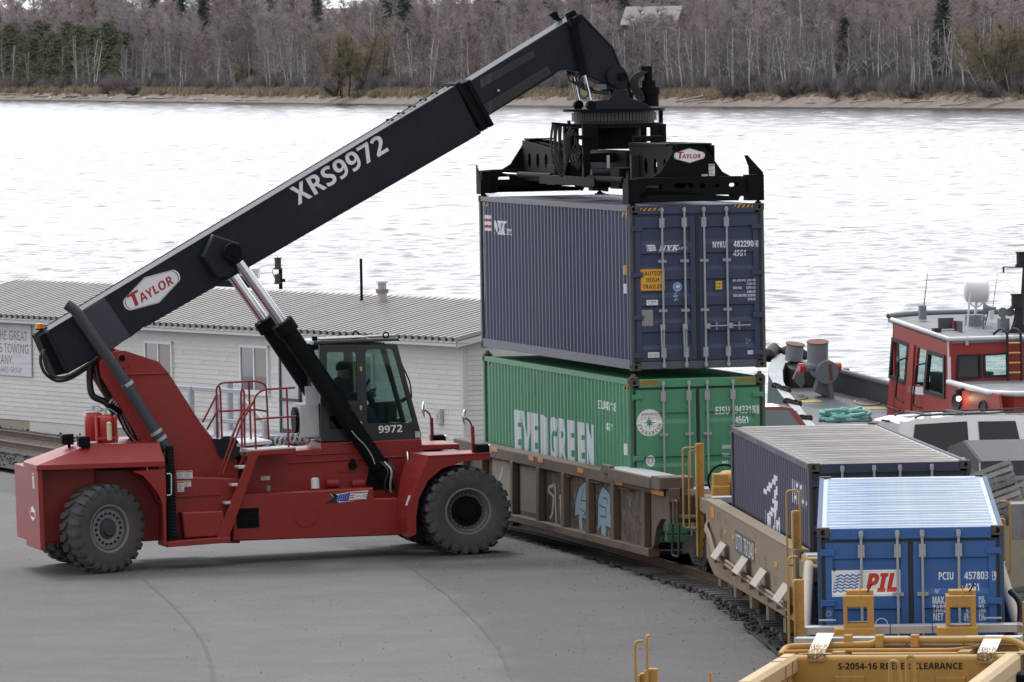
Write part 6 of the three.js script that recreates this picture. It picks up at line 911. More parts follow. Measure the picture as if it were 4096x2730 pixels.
{ // operator
  const C = at3(FR_S, 3, 1275, 640, 0.0), J = {}, add = (k, x, y, z, r) => { const p = at3(FR_S, 3, x, y, z); J[k] = [p.x, p.y, p.z, r]; };
  add('head', 1282, 650, 0, 0.098); add('crown', 1275, 618, 0, 0.105); add('jaw', 1305, 690, 0, 0.07); add('nose', 1332, 655, 0, 0.022); add('neck', 1258, 715, 0, 0.07);
  add('chest', 1245, 790, 0, 0.165); add('shL', 1240, 745, 0.19, 0.085); add('shR', 1240, 745, -0.19, 0.085); add('belly', 1245, 880, 0, 0.16); add('hip', 1240, 960, 0, 0.16);
  add('elL', 1330, 880, 0.25, 0.062); add('elR', 1330, 870, -0.25, 0.062); add('haL', 1510, 865, 0.16, 0.045); add('haR', 1520, 850, -0.14, 0.045);
  add('hpL', 1255, 985, 0.1, 0.1); add('hpR', 1255, 985, -0.1, 0.1); add('knL', 1500, 1000, 0.13, 0.085); add('knR', 1510, 990, -0.13, 0.085); add('ftL', 1580, 1130, 0.13, 0.06); add('ftR', 1590, 1130, -0.13, 0.06); add('toL', 1650, 1150, 0.13, 0.045); add('toR', 1660, 1150, -0.13, 0.045);
  const field = (bones, o, size, N) => {
    const mc = new MarchingCubes(N, new THREE.MeshBasicMaterial(), false, false, 60000); mc.isolation = 0; const f = mc.field;
    for (let k = 0; k < N; k++) for (let j = 0; j < N; j++) for (let i = 0; i < N; i++) {
      const x = o[0] + (i - N / 2) / (N / 2) * size, y = o[1] + (j - N / 2) / (N / 2) * size, z = o[2] + (k - N / 2) / (N / 2) * size; let d = 9;
      for (const [a, b] of bones) { const A = J[a], B = J[b], dx = B[0] - A[0], dy = B[1] - A[1], dz = B[2] - A[2], t = clamp(((x - A[0]) * dx + (y - A[1]) * dy + (z - A[2]) * dz) / (dx * dx + dy * dy + dz * dz + 1e-9), 0, 1), q = Math.hypot(x - A[0] - dx * t, y - A[1] - dy * t, z - A[2] - dz * t) - (A[3] + (B[3] - A[3]) * t), h = clamp(0.5 + 0.5 * (d - q) / 0.03, 0, 1); d = d * (1 - h) + q * h - 0.03 * h * (1 - h); }
      f[i + j * N + k * N * N] = -d;
    }
    mc.update(); const n = mc.count, g = new THREE.BufferGeometry(); g.setAttribute('position', new THREE.BufferAttribute(mc.positionArray.slice(0, n * 3), 3)); g.setAttribute('normal', new THREE.BufferAttribute(mc.normalArray.slice(0, n * 3), 3)); g.scale(size, size, size).translate(...o); g.computeVertexNormals(); return g;
  };
  const O = [J.belly[0] + 0.25, J.belly[1], 0], p = thing('person', 'person in dark jacket and knit cap steering inside the stacker cab', 'person', FR_S);
  const skinM = flat([0.36, 0.20, 0.14], 0.6), jacket = flat([0.022, 0.028, 0.026], 0.85), jeans = flat([0.05, 0.07, 0.13], 0.85);
  part(p, 'body', [field([['head', 'jaw'], ['head', 'crown'], ['nose', 'nose'], ['head', 'neck'], ['neck', 'chest'], ['elL', 'haL'], ['elR', 'haR'], ['knL', 'ftL'], ['knR', 'ftR'], ['chest', 'hip'], ['hpL', 'knL'], ['hpR', 'knR'], ['shL', 'elL'], ['shR', 'elR'], ['chest', 'shL'], ['chest', 'shR']].map((b) => b), O, 0.85, 64)], skinM);
  for (const k of Object.keys(J)) J[k][3] += 0.014;
  part(p, 'jacket', [field([['neck', 'chest'], ['chest', 'belly'], ['chest', 'shL'], ['chest', 'shR'], ['shL', 'elL'], ['shR', 'elR'], ['elL', 'haL'], ['elR', 'haR'], ['belly', 'hip']].map((b) => b), O, 0.85, 64)], jacket);
  part(p, 'trousers', [field([['hip', 'hpL'], ['hip', 'hpR'], ['hpL', 'knL'], ['hpR', 'knR'], ['knL', 'ftL'], ['knR', 'ftR']], O, 0.85, 60)], jeans);
  part(p, 'shoes', [field([['ftL', 'toL'], ['ftR', 'toR']], O, 0.85, 64)], M.hose);
  part(p, 'knit_cap', [new THREE.SphereGeometry(0.128, 18, 12, 0, 2 * PI, 0, PI * 0.56).rotateZ(0.12).translate(J.crown[0], J.crown[1] + 0.015, 0)], flat([0.012, 0.014, 0.016], 0.95));
  for (const s of [1, -1]) { const h = s > 0 ? J.haL : J.haR; part(p, 'hand', [ball(h[0] + 0.03, h[1], h[2], 0.042, 8), ...[0, 1, 2, 3].map((i) => bent([[h[0] + 0.045, h[1] + 0.03 - i * 0.02, h[2] - s * 0.02], [h[0] + 0.09, h[1] + 0.03 - i * 0.02, h[2] - s * 0.01], [h[0] + 0.10, h[1] + 0.015 - i * 0.02, h[2] - s * 0.045]], 0.009, 0.02, 5)), bent([[h[0] + 0.02, h[1] + 0.035, h[2] - s * 0.02], [h[0] + 0.05, h[1] + 0.05, h[2] - s * 0.04]], 0.010, 0.01, 5)], skinM); }
  void C;
}
{ // walkway, ladder and hand rails
  const L = 1.42, P = (x, y, l = L) => at3(FR_S, 3, x, y, l), R = 0.019;
  const st = S(3, L, [[372, 1568], [510, 1375], [860, 1330], [860, 1362], [545, 1385], [400, 1600]]); void st;
  for (const s of [1, -1]) {
    const dk = S(3, L, [[430, 1345], [855, 1318], [855, 1345], [430, 1372]]); part(stacker, 'walkway', [plate(dk, s * 0.75, s * L, { b: 0.008 })], M.alum);
    part(stacker, 'walkway_edge', [plate(S(3, L + 0.01, [[425, 1360], [858, 1330], [858, 1375], [540, 1395], [425, 1430]]), s * (L - 0.02), s * (L + 0.015), { b: 0.006 })], M.red);
    part(stacker, 'ladder_stringer', [plate(S(2, L, [[1995, 425], [2062, 440], [1805, 1160], [1705, 1150], [1740, 1060]]), s * (L - 0.02), s * (L + 0.02), { b: 0.006 }), plate(S(2, L, [[1975, 445], [1995, 445], [1730, 1130], [1700, 1140]]), s * (L - 0.5), s * (L - 0.47))], M.red);
    for (const [x, y] of [[1915, 565], [1852, 712], [1798, 862], [1735, 1012]]) { const a = S1(2, L, x - 20, y), b = S1(2, L, x + 60, y); part(stacker, 'ladder_step', [cbox(a[0], b[0], a[1] - 0.03, a[1] + 0.012, s * (L - 0.48), s * L, 0.006)], M.alum); }
  }
  const rail = (pts, z) => part(stacker, 'hand_rail', bent(pts.map(([x, y, l]) => P(x, y, l ?? z)), R, 0.10), M.red);
  // near frame: hoop at the front, stair rails, rear hoop
  rail([[500, 1340], [483, 870], [560, 805], [850, 788]], 1.38); rail([[795, 1330], [775, 800]], 1.38); rail([[500, 1070], [860, 1045]], 1.38);
  rail([[483, 905], [370, 1100], [200, 1568]], 1.40); rail([[470, 920], [350, 1065], [170, 1568]], 1.0);
  rail([[375, 1325], [365, 830], [378, 795], [395, 830], [400, 1325]], 0.95);
  rail([[155, 1240], [145, 800], [160, 765], [180, 800], [195, 1240]], 0.2); rail([[150, 850], [20, 1100]], 0.2); rail([[160, 985], [60, 1165]], 0.3);
  rail([[160, 770], [190, 745], [500, 728], [590, 760], [615, 1270]], -0.1); rail([[435, 740], [455, 1250]], -0.1); rail([[165, 1000], [515, 985], [600, 1000]], 0.1);
  rail([[370, 1030], [270, 1260]], 0.9);
  part(stacker, 'mid_deck', [plate(S(3, 0.75, [[330, 1290], [640, 1262], [640, 1290], [330, 1318]]), -0.75, 0.75)], M.alum);
  part(stacker, 'hose_drum', [cyl(P(250, 1330, 0.7), P(250, 1330, -0.7), 0.22, 20), plate(S(3, 0.7, [[110, 1245], [270, 1255], [350, 1330], [350, 1410], [200, 1410]]), -0.5, 0.72)], M.boom);
}
// --- rotator and spreader over the navy box
{
  const F = FR_NYK, sp = new THREE.Group(); sp.name = 'spreader'; scene.add(sp); sp.position.set(...F.o); sp.rotation.set(0, F.ry, 0, 'YXZ'); sp.updateMatrixWorld(true);
  const T = 2.896, N = (k, z, pts) => side(F, k, z, pts), N1 = (k, z, x, y) => on(F, k, x, y, 2, z), g = (n, geo, m = M.black) => part(sp, n, geo, m);
  const cz = -6.1;
  // end beams: near one traced at z -0.1, far one its twin
  const zN = 0.02, beam = N(24, zN, [[395, 560], [640, 540], [1960, 520], [1960, 790], [1895, 790], [1860, 850], [1835, 850], [1790, 770], [690, 785], [640, 800], [610, 880], [560, 885], [390, 890]]);
  const holes = [[[632, 690], [850, 655], 0.035], [[1000, 690], [1260, 612], 0.04], [[1335, 660], [1415, 640], 0.04], [[1740, 660], [1870, 620], 0.035], [[1565, 660], [1610, 640], 0.03]].map(([a, b, r]) => { const p = N1(24, zN, ...a), q = N1(24, zN, ...b); return slot(Math.min(p[0], q[0] - 2 * r - 0.01), q[0], (p[1] + q[1]) / 2, r); });
  const eyes = [[592, 850], [1847, 822]].map(([x, y]) => { const p = N1(24, zN, x, y); return circ(p[0], p[1], 0.024, 12); });
  const gus = N(24, zN - 0.12, [[690, 540], [820, 460], [1040, 108], [1395, 108], [1560, 330], [1650, 460], [1790, 535]]);
  const capY = N1(24, zN, 1040, 100)[1];
  for (const e of [1, -1]) {   // near end, far end
    const z = (d) => e > 0 ? d : -12.192 - d;
    g('end_beam', [plate(beam, z(0.02), z(-0.05), { b: 0.01, holes: [...holes, ...eyes] }), plate(beam, z(-0.27), z(-0.33), { b: 0.01, holes: holes.map((h) => h.map(([x, y]) => [x, y])) }), box(beam[0][0] + 0.05, beam[2][0] - 0.05, beam[2][1] - 0.04, beam[2][1] - 0.015, z(-0.05), z(-0.27)), box(beam[0][0] + 0.3, beam[2][0] - 0.35, beam[7][1] + 0.01, beam[7][1] + 0.03, z(-0.05), z(-0.27)), cyl([beam[0][0] + 0.35, (holes[0][0][1]), z(-0.16)], [beam[2][0] - 0.4, holes[0][0][1], z(-0.16)], 0.018, 8)]);
    const gp = g('gusset', [plate(gus, z(-0.10), z(-0.16), { b: 0.01 }), box(gus[2][0] - 0.02, gus[3][0] + 0.02, gus[2][1], gus[2][1] + 0.03, z(-0.08), z(-0.6))]);
    if (e > 0) { const c = N1(24, zN - 0.08, 1212, 245); logoTaylor(sp, c[0], c[1], -0.10 + 0.001, 0.56); const a = N1(24, -0.1, 1466, 518), b = N1(24, -0.1, 1544, 357); part(gp, 'warning_label', box(a[0], b[0], a[1], b[1], -0.10, -0.095), warn, { uv: (x, y) => [(x - a[0]) / (b[0] - a[0]), (y - a[1]) / (b[1] - a[1])] }); const c2 = N1(24, -0.1, 1370, 522), d2 = N1(24, -0.1, 1446, 494); part(gp, 'warning_label', box(c2[0], d2[0], c2[1], d2[1], -0.10, -0.095), warn, { uv: (x, y) => [(x - c2[0]) / (d2[0] - c2[0]), (y - c2[1]) / (d2[1] - c2[1])] }); }
    for (const s of [-1, 1]) {
      g('twistlock_housing', [cbox(s * (s > 0 ? 0.94 : 1.03), s * 1.225, T + 0.05, s < 0 ? beam[0][1] : beam[2][1] + 0.02, z(0.03), z(-0.36), 0.015)]);
      g('twistlock', [cyl([s * 1.138, T - 0.08, z(-0.089)], [s * 1.138, T + 0.06, z(-0.089)], 0.03, 10), cyl([s * 1.138, T + 0.002, z(-0.089)], [s * 1.138, T + 0.03, z(-0.089)], 0.055, 10)]);
      const fl = e > 0 && s > 0 ? N(24, 0.03, [[1948, 242], [1985, 238], [2195, 470], [2195, 500], [2010, 500], [2005, 395]]) : null;
      if (fl) g('corner_guide', [plate(fl, -0.02, 0.05, { b: 0.008 })]);
      else { const y0 = T + 0.03, x = s * 1.235; g('corner_guide', [plateX(e > 0 ? [[0.06, y0], [0.06, T + 0.52], [-0.02, T + 0.62], [-0.12, T + 0.50], [-0.38, T + 0.38], [-0.38, y0]] : [[-12.25, y0], [-12.25, T + 0.58], [-11.95, T + 0.36], [-11.85, T + 0.3], [-11.85, y0]], x - 0.012, x + 0.016, { b: 0.005 })]); }
    }
    // telescoping arms to the centre frame
    for (const s of [-1, 1]) { const xa = s * 0.27, hb = capY, y0 = T + 0.28, y1 = hb - 0.02, lightening = [-0.75, -1.45, -2.15, -2.8].map((c) => circ(z(c), (y0 + y1) / 2, 0.13, 14, 0.15)); for (const q of [-1, 1]) g('telescope_arm', [plateX([[z(-0.16), y0], [z(-3.4), y0], [z(-3.4), e > 0 ? y1 : y1 - 0.2], [z(-1.2), e > 0 ? y1 : y1 - 0.05], [z(-0.16), y1]], xa + q * 0.10 - 0.012, xa + q * 0.10 + 0.012, { holes: lightening })]); g('arm_flange', [box(xa - 0.15, xa + 0.15, y0, y0 + 0.02, z(-0.2), z(-3.3))]); if (e > 0) g('arm_flange', [box(xa - 0.15, xa + 0.15, hb - 0.02, hb + 0.012, z(-0.5), z(-3.3))]); }
    g('extension_cylinder', [cyl([-0.85, T + 0.42, z(-1.9)], [-0.85, T + 0.42, z(-4.6)], 0.055, 14)]); g('extension_rod', [cyl([-0.85, T + 0.42, z(-0.2)], [-0.85, T + 0.42, z(-1.9)], 0.025, 12)], M.chrome);
    for (const q of [1, -1]) g('arm_shoe', [cbox(q * -0.48, q * -0.12, T + 0.24, T + 0.42, z(-2.9), z(-3.3), 0.02)].map((b) => b));
  }
  // centre frame, posts, slewing ring and gear
  const yTop = N1(5, cz, 1480, 975)[1], yRing = N1(5, cz, 1500, 870)[1];
  g('centre_frame', [cbox(-0.62, 0.62, T + 0.24, T + 0.62, cz - 2.9, cz - 2.2, 0.02), cbox(-0.62, 0.62, T + 0.24, T + 0.62, cz + 2.2, cz + 2.9, 0.02), box(-0.92, -0.80, T + 0.28, T + 0.44, cz - 2.2, cz + 2.2), box(0.80, 0.92, T + 0.28, T + 0.44, cz - 2.2, cz + 2.2), box(-0.12, 0.12, T + 0.3, T + 0.9, cz - 1.4, cz + 1.4)]);
  for (const sx of [-1, 1]) for (const sz of [-1, 1]) g('suspension_post', [cbox(sx * 0.72 - 0.06, sx * 0.72 + 0.06, T + 0.3, yTop, cz + sz * 0.75 - 0.07, cz + sz * 0.75 + 0.07, 0.01), cbox(sx * 0.5, sx * 0.74, yTop - 0.45, yTop, cz + sz * 0.75 - 0.05, cz + sz * 0.75 + 0.05, 0.01)]);
  g('float_rod', [cyl([-0.35, T + 0.35, cz + 0.95], [-0.35, yTop - 0.55, cz + 0.95], 0.03, 12)], M.alum); g('float_rod', [cyl([0.6, T + 0.35, cz - 0.8], [0.6, yTop - 0.3, cz - 0.8], 0.03, 12)], M.alum);
  g('side_shift_frame', [cbox(-0.82, 0.82, yTop - 0.68, yTop - 0.52, cz - 0.55, cz + 0.55, 0.03), cbox(-0.55, 0.70, yTop - 1.15, yTop - 0.85, cz - 0.35, cz + 0.35, 0.03)], M.black);
  g('side_shift_cylinder', [cyl([-0.7, T + 0.5, cz + 1.05], [0.75, T + 0.5, cz + 1.05], 0.09, 16)], M.boom);
  const rr0 = 0.80; g('slew_table', [cyl([0, yTop - 0.06, cz], [0, yTop + 0.02, cz], rr0 + 0.08, 40), cyl([0, yTop - 0.45, cz], [0, yTop - 0.06, cz], 0.48, 32)]);
  const ring = g('slew_ring', [cyl([0, yTop + 0.02, cz], [0, yRing, cz], rr0 - 0.06, 40)], M.boomWorn);
  part(ring, 'gear_teeth', Array.from({ length: 72 }, (_, i) => { const a = i / 72 * 2 * PI; return bx(0.035, yRing - yTop - 0.09, 0.05, (rr0 - 0.04) * Math.cos(a), (yTop + yRing) / 2 + 0.02, cz + (rr0 - 0.04) * Math.sin(a), 0, -a, 0); }), paint([0.07, 0.07, 0.065], { amt: 0.6, dirt: [0.14, 0.13, 0.11], rough: 0.5 }));
  g('head_plate', [cyl([0, yRing, cz], [0, yRing + 0.045, cz], rr0 + 0.14, 40), bx(0.06, 0.3, 0.1, rr0 + 0.08, yRing - 0.14, cz)]);
  const yk = [[1275, 860], [1330, 790], [1440, 780], [1490, 700], [1585, 700], [1600, 770], [1690, 790], [1790, 855]];
  for (const s of [1, -1]) g('yoke', [plate(N(5, cz + s * 0.55, yk), cz + s * 0.52, cz + s * 0.58, { b: 0.01 })], M.boom);
  g('yoke_pin', [cyl([N1(5, cz, 1495, 600)[0], N1(5, cz, 1495, 600)[1], cz - 0.6], [N1(5, cz, 1495, 600)[0], N1(5, cz, 1495, 600)[1], cz + 0.6], 0.08, 16), plate(N(5, cz, [[1430, 700], [1470, 590], [1560, 590], [1600, 780], [1420, 790]]), cz - 0.3, cz + 0.3)]);
  const m1 = N1(5, cz, 1755, 740); g('slew_motor', [cyl([m1[0], m1[1] - 0.22, cz + 0.1], [m1[0], m1[1], cz + 0.1], 0.16, 22), cyl([m1[0], m1[1], cz + 0.1], [m1[0], m1[1] + 0.13, cz + 0.1], 0.185, 22), cyl([m1[0] - 0.02, m1[1] + 0.13, cz + 0.1], [m1[0] - 0.02, m1[1] + 0.26, cz + 0.1], 0.13, 20), cyl([m1[0] - 0.03, m1[1] + 0.26, cz + 0.1], [m1[0] - 0.03, m1[1] + 0.42, cz + 0.1], 0.08, 16), bx(0.2, 0.12, 0.2, m1[0] - 0.08, m1[1] + 0.46, cz + 0.1)]);
  g('slew_motor', [cyl([N1(5, cz, 1620, 745)[0], N1(5, cz, 1620, 745)[1] - 0.2, cz - 0.3], [N1(5, cz, 1620, 745)[0], N1(5, cz, 1620, 745)[1] + 0.05, cz - 0.3], 0.11, 18)]);
  const hs = (pts, z, r = 0.02) => part(sp, 'hydraulic_hose', hose(pts.map(([x, y], i) => V3(...on(F, 5, x, y, 2, z + i * 0.02))), r, 20), M.hose);
  for (let i = 0; i < 5; i++) hs([[1690 + i * 14, 560], [1640 + i * 8, 590 + i * 8], [1612 + i * 14, 650 + i * 6], [1640 + i * 16, 730], [1680 + i * 10, 790]], cz + 0.2, 0.018);
  for (let i = 0; i < 5; i++) hs([[1150 + i * 30, 580], [1130 + i * 26, 620], [1180 + i * 40, 660 + i * 14], [1300 + i * 20, 720], [1440, 740 - i * 12]], cz + 0.45 - i * 0.1, 0.016);
  hs([[1215, 660], [1210, 720], [1240, 775], [1280, 740], [1260, 660]], cz + 0.5, 0.014);
  for (let i = 0; i < 5; i++) hs([[1002 + i * 16, 975 + i * 3], [988 + i * 18 + (i % 2) * 12, 1120], [1012 + i * 17, 1270 + i * 10 - (i % 3) * 30], [1072 + i * 9, 1385 - i * 26], [1112 + i * 6, 1240 - i * 20], [1100 + i * 14, 1080], [1150 + i * 20, 1000 + i * 22]], cz + 1.25 - i * 0.16, 0.024);
  for (let i = 0; i < 6; i++) hs([[1120 + i * 12, 1000 + i * 20], [1180 + i * 16, 1100 + i * 30], [1140 + i * 22, 1230], [1200 + i * 10, 1330 - i * 14]], cz + 0.9 - i * 0.1, 0.02);
  g('hose_bracket', [plate(N(5, cz + 1.0, [[995, 958], [1075, 965], [1120, 970], [1120, 945], [1135, 945], [1140, 975], [1225, 975], [1225, 1000], [1110, 995], [1000, 985]]), cz + 0.95, cz + 1.05), bx(0.5, 0.04, 0.05, -0.8, yTop - 0.2, cz + 0.9)]);
  g('pipe_guard', [cyl([-0.1, yTop - 0.55, cz + 1.6], [1.15, yTop - 0.55, cz + 1.6], 0.05, 10), plate(N(6, cz + 2.0, [[1235, 262], [1450, 258], [1462, 275], [1430, 300], [1290, 300], [1240, 330]]), cz + 1.9, cz + 2.05, { b: 0.01 })]);
  g('cable_tray', [bx(0.75, 0.16, 0.1, 0.15, T + 0.86, -2.6), bx(0.35, 0.5, 0.08, -0.35, T + 0.6, -2.7)], M.boomWorn);
  stacker.updateMatrixWorld(true); stacker.attach(sp);
}
// ---------- office building by the track ----------
const FR_H = frame([-1.092, -0.37, -174.1], -61.43 * D2);
{
  const t = thing('office_building', 'long low building with pale lap siding and ribbed grey metal roof', 'building', FR_H);
  const X0 = -30, Dp = -5.8, eave = 2.985, ridgeY = 3.66, ridgeZ = -2.9, over = 0.32, gab = 0.3;
  const siding = [0.96, 1, 1.03].map((k) => paint([0.67 * k, 0.66 * k, 0.635 * k], { amt: 0.12, run: 0.2, dirt: [0.50, 0.485, 0.46], rough: 0.65, tile: 2 })), trim = flat([0.60, 0.60, 0.61], 0.6), skirt = paint([0.40, 0.36, 0.29], { amt: 0.3, run: 0.2, dirt: [0.25, 0.22, 0.18], rough: 0.8 });
  part(t, 'wall_core', [box(X0, -0.02, 0.05, eave, Dp + 0.02, -0.03), plateX([[0, eave], [Dp, eave], [ridgeZ, ridgeY - 0.05]], X0, -0.03)], siding[1]);
  const board = (L) => { const g = clean(plate([[0, 0], [0.026, 0], [0.012, 0.128], [0, 0.128]], 0, L).rotateY(-PI / 2).scale(-1, 1, 1)); g.computeVertexNormals(); boxUV(g); return g; };
  const B = {}, lay = (x, y, L, ry, px, pz) => { const k = L.toFixed(2); B[k] ??= board(L); const m = new THREE.Mesh(B[k], siding[(rnd() * 3) | 0]); m.name = 'siding_board'; m.castShadow = m.receiveShadow = true; m.position.set(px, y, pz); m.rotation.y = ry; t.add(m); void x; };
  for (let r = 0, y = 0.46; y < eave - 0.02; r++, y += 0.1105) {
    let x = X0 + ((r * 1.37) % 3.66) - 3.66; while (x < -0.05) { const a = Math.max(x, X0), b = Math.min(x + 3.655, -0.1); if (b - a > 0.1) lay(0, y, +(b - a).toFixed(2), 0, a, -0.03); x += 3.66; }
    for (let z = 0; z < 2; z++) lay(0, y, 2.72, PI / 2, -0.03, -0.06 - z * 2.73);
  }
  part(t, 'corner_trim', [cbox(-0.11, 0.012, 0.44, eave, -0.10, 0.015, 0.006)], trim);
  for (let i = 0; i < 12; i++) part(t, 'skirt_panel', cbox(X0 + i * 2.42, X0 + i * 2.42 + 2.40, 0.0, 0.46, -0.06, -0.035 + (i % 3) * 0.003, 0.004), skirt);
  part(t, 'eave_board', [box(X0, gab, eave - 0.10, eave + 0.02, over - 0.02, over), box(X0, gab, eave - 0.04, eave - 0.02, 0, over)], trim);
  part(t, 'rake_board', [plateX([[over, eave + 0.01], [over, eave - 0.12], [ridgeZ, ridgeY - 0.13], [Dp - over, eave - 0.12], [Dp - over, eave + 0.01], [ridgeZ, ridgeY + 0.0]], gab - 0.02, gab)], trim);
  // roof sheets, ribbed
  const roofM = paint([0.27, 0.25, 0.235], { amt: 0.3, run: 0.1, dirt: [0.18, 0.165, 0.15], rough: 0.42, tile: 4 });
  const slope = (z) => z > ridgeZ ? eave + 0.03 + (over - z) / (over - ridgeZ) * (ridgeY - eave) : eave + 0.03 + (z - (Dp - over)) / (ridgeZ - Dp + over) * (ridgeY - eave);
  for (let i = 0; i < 31; i++) for (const s of [0, 1]) {
    const xa = gab - (i + 1) * 0.96, P = []; for (let k = 0; k < 3; k++) { const u = k * 0.32; P.push([u, 0], [u + 0.13, 0], [u + 0.155, 0.08], [u + 0.27, 0.08], [u + 0.295, 0]); } P.push([0.965, 0]);
    const z0 = s ? Dp - over - 0.03 : over + 0.03, z1 = ridgeZ, lift = (i % 2) * 0.003; if (xa < X0) continue;
    part(t, 'roof_sheet', skin(P.map(([u, d]) => [xa + u, slope(z0) + d + lift, z0]), P.map(([u, d]) => [xa + u, slope(z1 + 0.001) + d + lift, z1])), roofM);
  }
  part(t, 'ridge_cap', [plateX([[ridgeZ + 0.22, ridgeY + 0.02], [ridgeZ, ridgeY + 0.105], [ridgeZ - 0.22, ridgeY + 0.02], [ridgeZ - 0.22, ridgeY + 0.03], [ridgeZ, ridgeY + 0.12], [ridgeZ + 0.22, ridgeY + 0.03]], X0 - 0.1, gab + 0.05)], paint([0.40, 0.39, 0.385], { amt: 0.2, rough: 0.4, metal: 0.2 }));
  // windows with white frames, grey panes and blinds
  const pane = flat([0.10, 0.105, 0.115], 0.12, { clearcoat: 0.6 }), blind = flat([0.19, 0.165, 0.145], 0.5, { clearcoat: 0.6 });
  for (const [x0, x1, y0, y1] of [[-15.46, -14.02, 1.47, 2.52], [-10.57, -9.15, 1.47, 2.55], [-5.5, -4.1, 1.40, 2.5], [-27.6, -26.1, 1.47, 2.5]].map((q) => q.map((c) => c * 1.04))) {
    const w = part(t, 'window', [box(x0, x1, y0, y0 + 0.07, -0.02, 0.045), box(x0, x1, y1 - 0.07, y1, -0.02, 0.045), box(x0, x0 + 0.07, y0, y1, -0.02, 0.044), box(x1 - 0.07, x1, y0, y1, -0.02, 0.044), box((x0 + x1) / 2 - 0.03, (x0 + x1) / 2 + 0.03, y0 + 0.07, y1 - 0.07, -0.02, 0.04)], M.white);
    part(w, 'pane', box(x0 + 0.07, (x0 + x1) / 2 - 0.03, y0 + 0.07, y1 - 0.07, 0.015, 0.022), pane); part(w, 'pane', box((x0 + x1) / 2 + 0.03, x1 - 0.07, y0 + 0.07, y1 - 0.07, 0.015, 0.022), blind); part(w, 'window_sill', cbox(x0 - 0.04, x1 + 0.04, y0 - 0.05, y0, -0.02, 0.06, 0.006), M.white);
  }
  { // screen door, porch light, meter box
    const d = part(t, 'door', [box(-8.95, -8.88, 0.5, 2.45, 0, 0.05), box(-7.97, -7.9, 0.5, 2.45, 0, 0.05), box(-8.95, -7.9, 2.38, 2.45, 0, 0.05), box(-8.95, -7.9, 1.40, 1.46, 0, 0.05), box(-8.95, -7.9, 0.5, 0.75, 0, 0.05)], flat([0.035, 0.04, 0.038], 0.5)); part(d, 'pane', box(-8.88, -7.97, 0.75, 2.38, 0.01, 0.015), M.alum);
    part(t, 'meter_box', [cbox(-1.20, -0.98, 1.12, 1.46, 0, 0.09, 0.01), cbox(-1.14, -1.06, 1.22, 1.36, 0.09, 0.11, 0.004)], M.alum);
    part(t, 'soffit_light', [cbox(-6.3, -6.1, eave - 0.16, eave - 0.06, over - 0.06, over + 0.03, 0.01)], M.alum);
  }
  const v = on(FR_H, 17, 1845, 195, 2, -2.3), vy = slope(-2.3);
  const stack = part(t, 'vent_stack', [cyl([v[0], vy - 0.05, -2.3], [v[0], vy + 0.34, -2.3], 0.11, 18)], M.galv); part(stack, 'vent_collar', [cyl([v[0], vy + 0.27, -2.3], [v[0], vy + 0.36, -2.3], 0.15, 18)], paint([0.25, 0.17, 0.12], { amt: 0.7, dirt: [0.4, 0.4, 0.4] })); part(stack, 'vent_cap', [cyl([v[0], vy + 0.36, -2.3], [v[0], vy + 0.50, -2.3], 0.10, 16), cyl([v[0], vy + 0.50, -2.3], [v[0], vy + 0.545, -2.3], 0.155, 18, 0.13)], M.galv); part(stack, 'flashing', bx(0.5, 0.02, 0.5, v[0], vy + 0.03, -2.25, 0.21), paint([0.10, 0.09, 0.08], { amt: 0.4 }));
  const p = on(FR_H, 17, 1745, 190, 2, -2.3); part(t, 'stove_pipe', [cyl([p[0], slope(-2.3) - 0.05, -2.3], [p[0], slope(-2.3) + 1.05, -2.3], 0.032, 10), cyl([p[0], slope(-2.3), -2.3], [p[0], slope(-2.3) + 0.1, -2.3], 0.09, 12, 0.035)], M.black);
  // painted plywood board
  const a = on(FR_H, 17, 145, 305, 2, 0.04), b = on(FR_H, 17, 145, 553, 2, 0.04), w = 4.9, x1 = a[0], y1 = a[1], y0 = b[1];
  const sg = single('wooden_sign', 'weathered plywood sign with painted letters on the lap siding', 'sign', put(clean(box(x1 - w, x1, y0, y1, 0.01, 0.04)), 0, 0, 0).applyMatrix4(FR_H.m), M.white);
  sg.material = printMat(canvas(1024, 256, (g, W, H) => {
    g.fillStyle = '#d9d8dc'; g.fillRect(0, 0, W, H); g.lineWidth = 1.3; for (let i = 0; i < 240; i++) { g.strokeStyle = ['#9b9aa1', '#dcdbe0', '#88878e'][i % 3]; g.globalAlpha = 0.65; g.beginPath(); const y = rnd() * H, x = rnd() * W; for (let k = 0; k < 14; k++) g[k ? 'lineTo' : 'moveTo'](x + k * 8, y + 5 * Math.sin(k * 0.9 + i)); g.stroke(); } g.globalAlpha = 1;
    for (const [s, y, z, x] of [['THE GREAT', 78, 62, 985], ['LAKES TOWING', 142, 62, 1000], ['COMPANY.', 200, 62, 815], ['GREAT LAKES GROUP', 240, 36, 910]]) say(g, s, x, y, z, { align: 'right', sx: 1.25, col: '#6a6970', style: '' });
  }), 0.8); planarUV(sg.geometry, (x, y, z) => { const q = V3(x, y, z).applyMatrix4(FR_H.inv); return [(q.x - x1 + w) / w, (q.y - y0) / (y1 - y0)]; });
  // grey timber landing with rails by the door
  const l = thing('porch_landing', 'grey painted wooden landing with posts and rails at the screen door', 'porch', FR_H), gw = paint([0.42, 0.44, 0.49], { amt: 0.2, run: 0.2, dirt: [0.3, 0.3, 0.3], rough: 0.7 });
  for (const [x, z, h] of [[-11.0, 1.7, 1.75], [-10.2, 1.7, 1.75], [-8.9, 1.7, 1.6], [-7.6, 1.7, 1.6], [-11.0, 0.3, 1.75], [-6.4, 1.7, 1.1]]) part(l, 'post', cbox(x - 0.06, x + 0.06, 0.0, h, z - 0.06, z + 0.06, 0.01), gw);
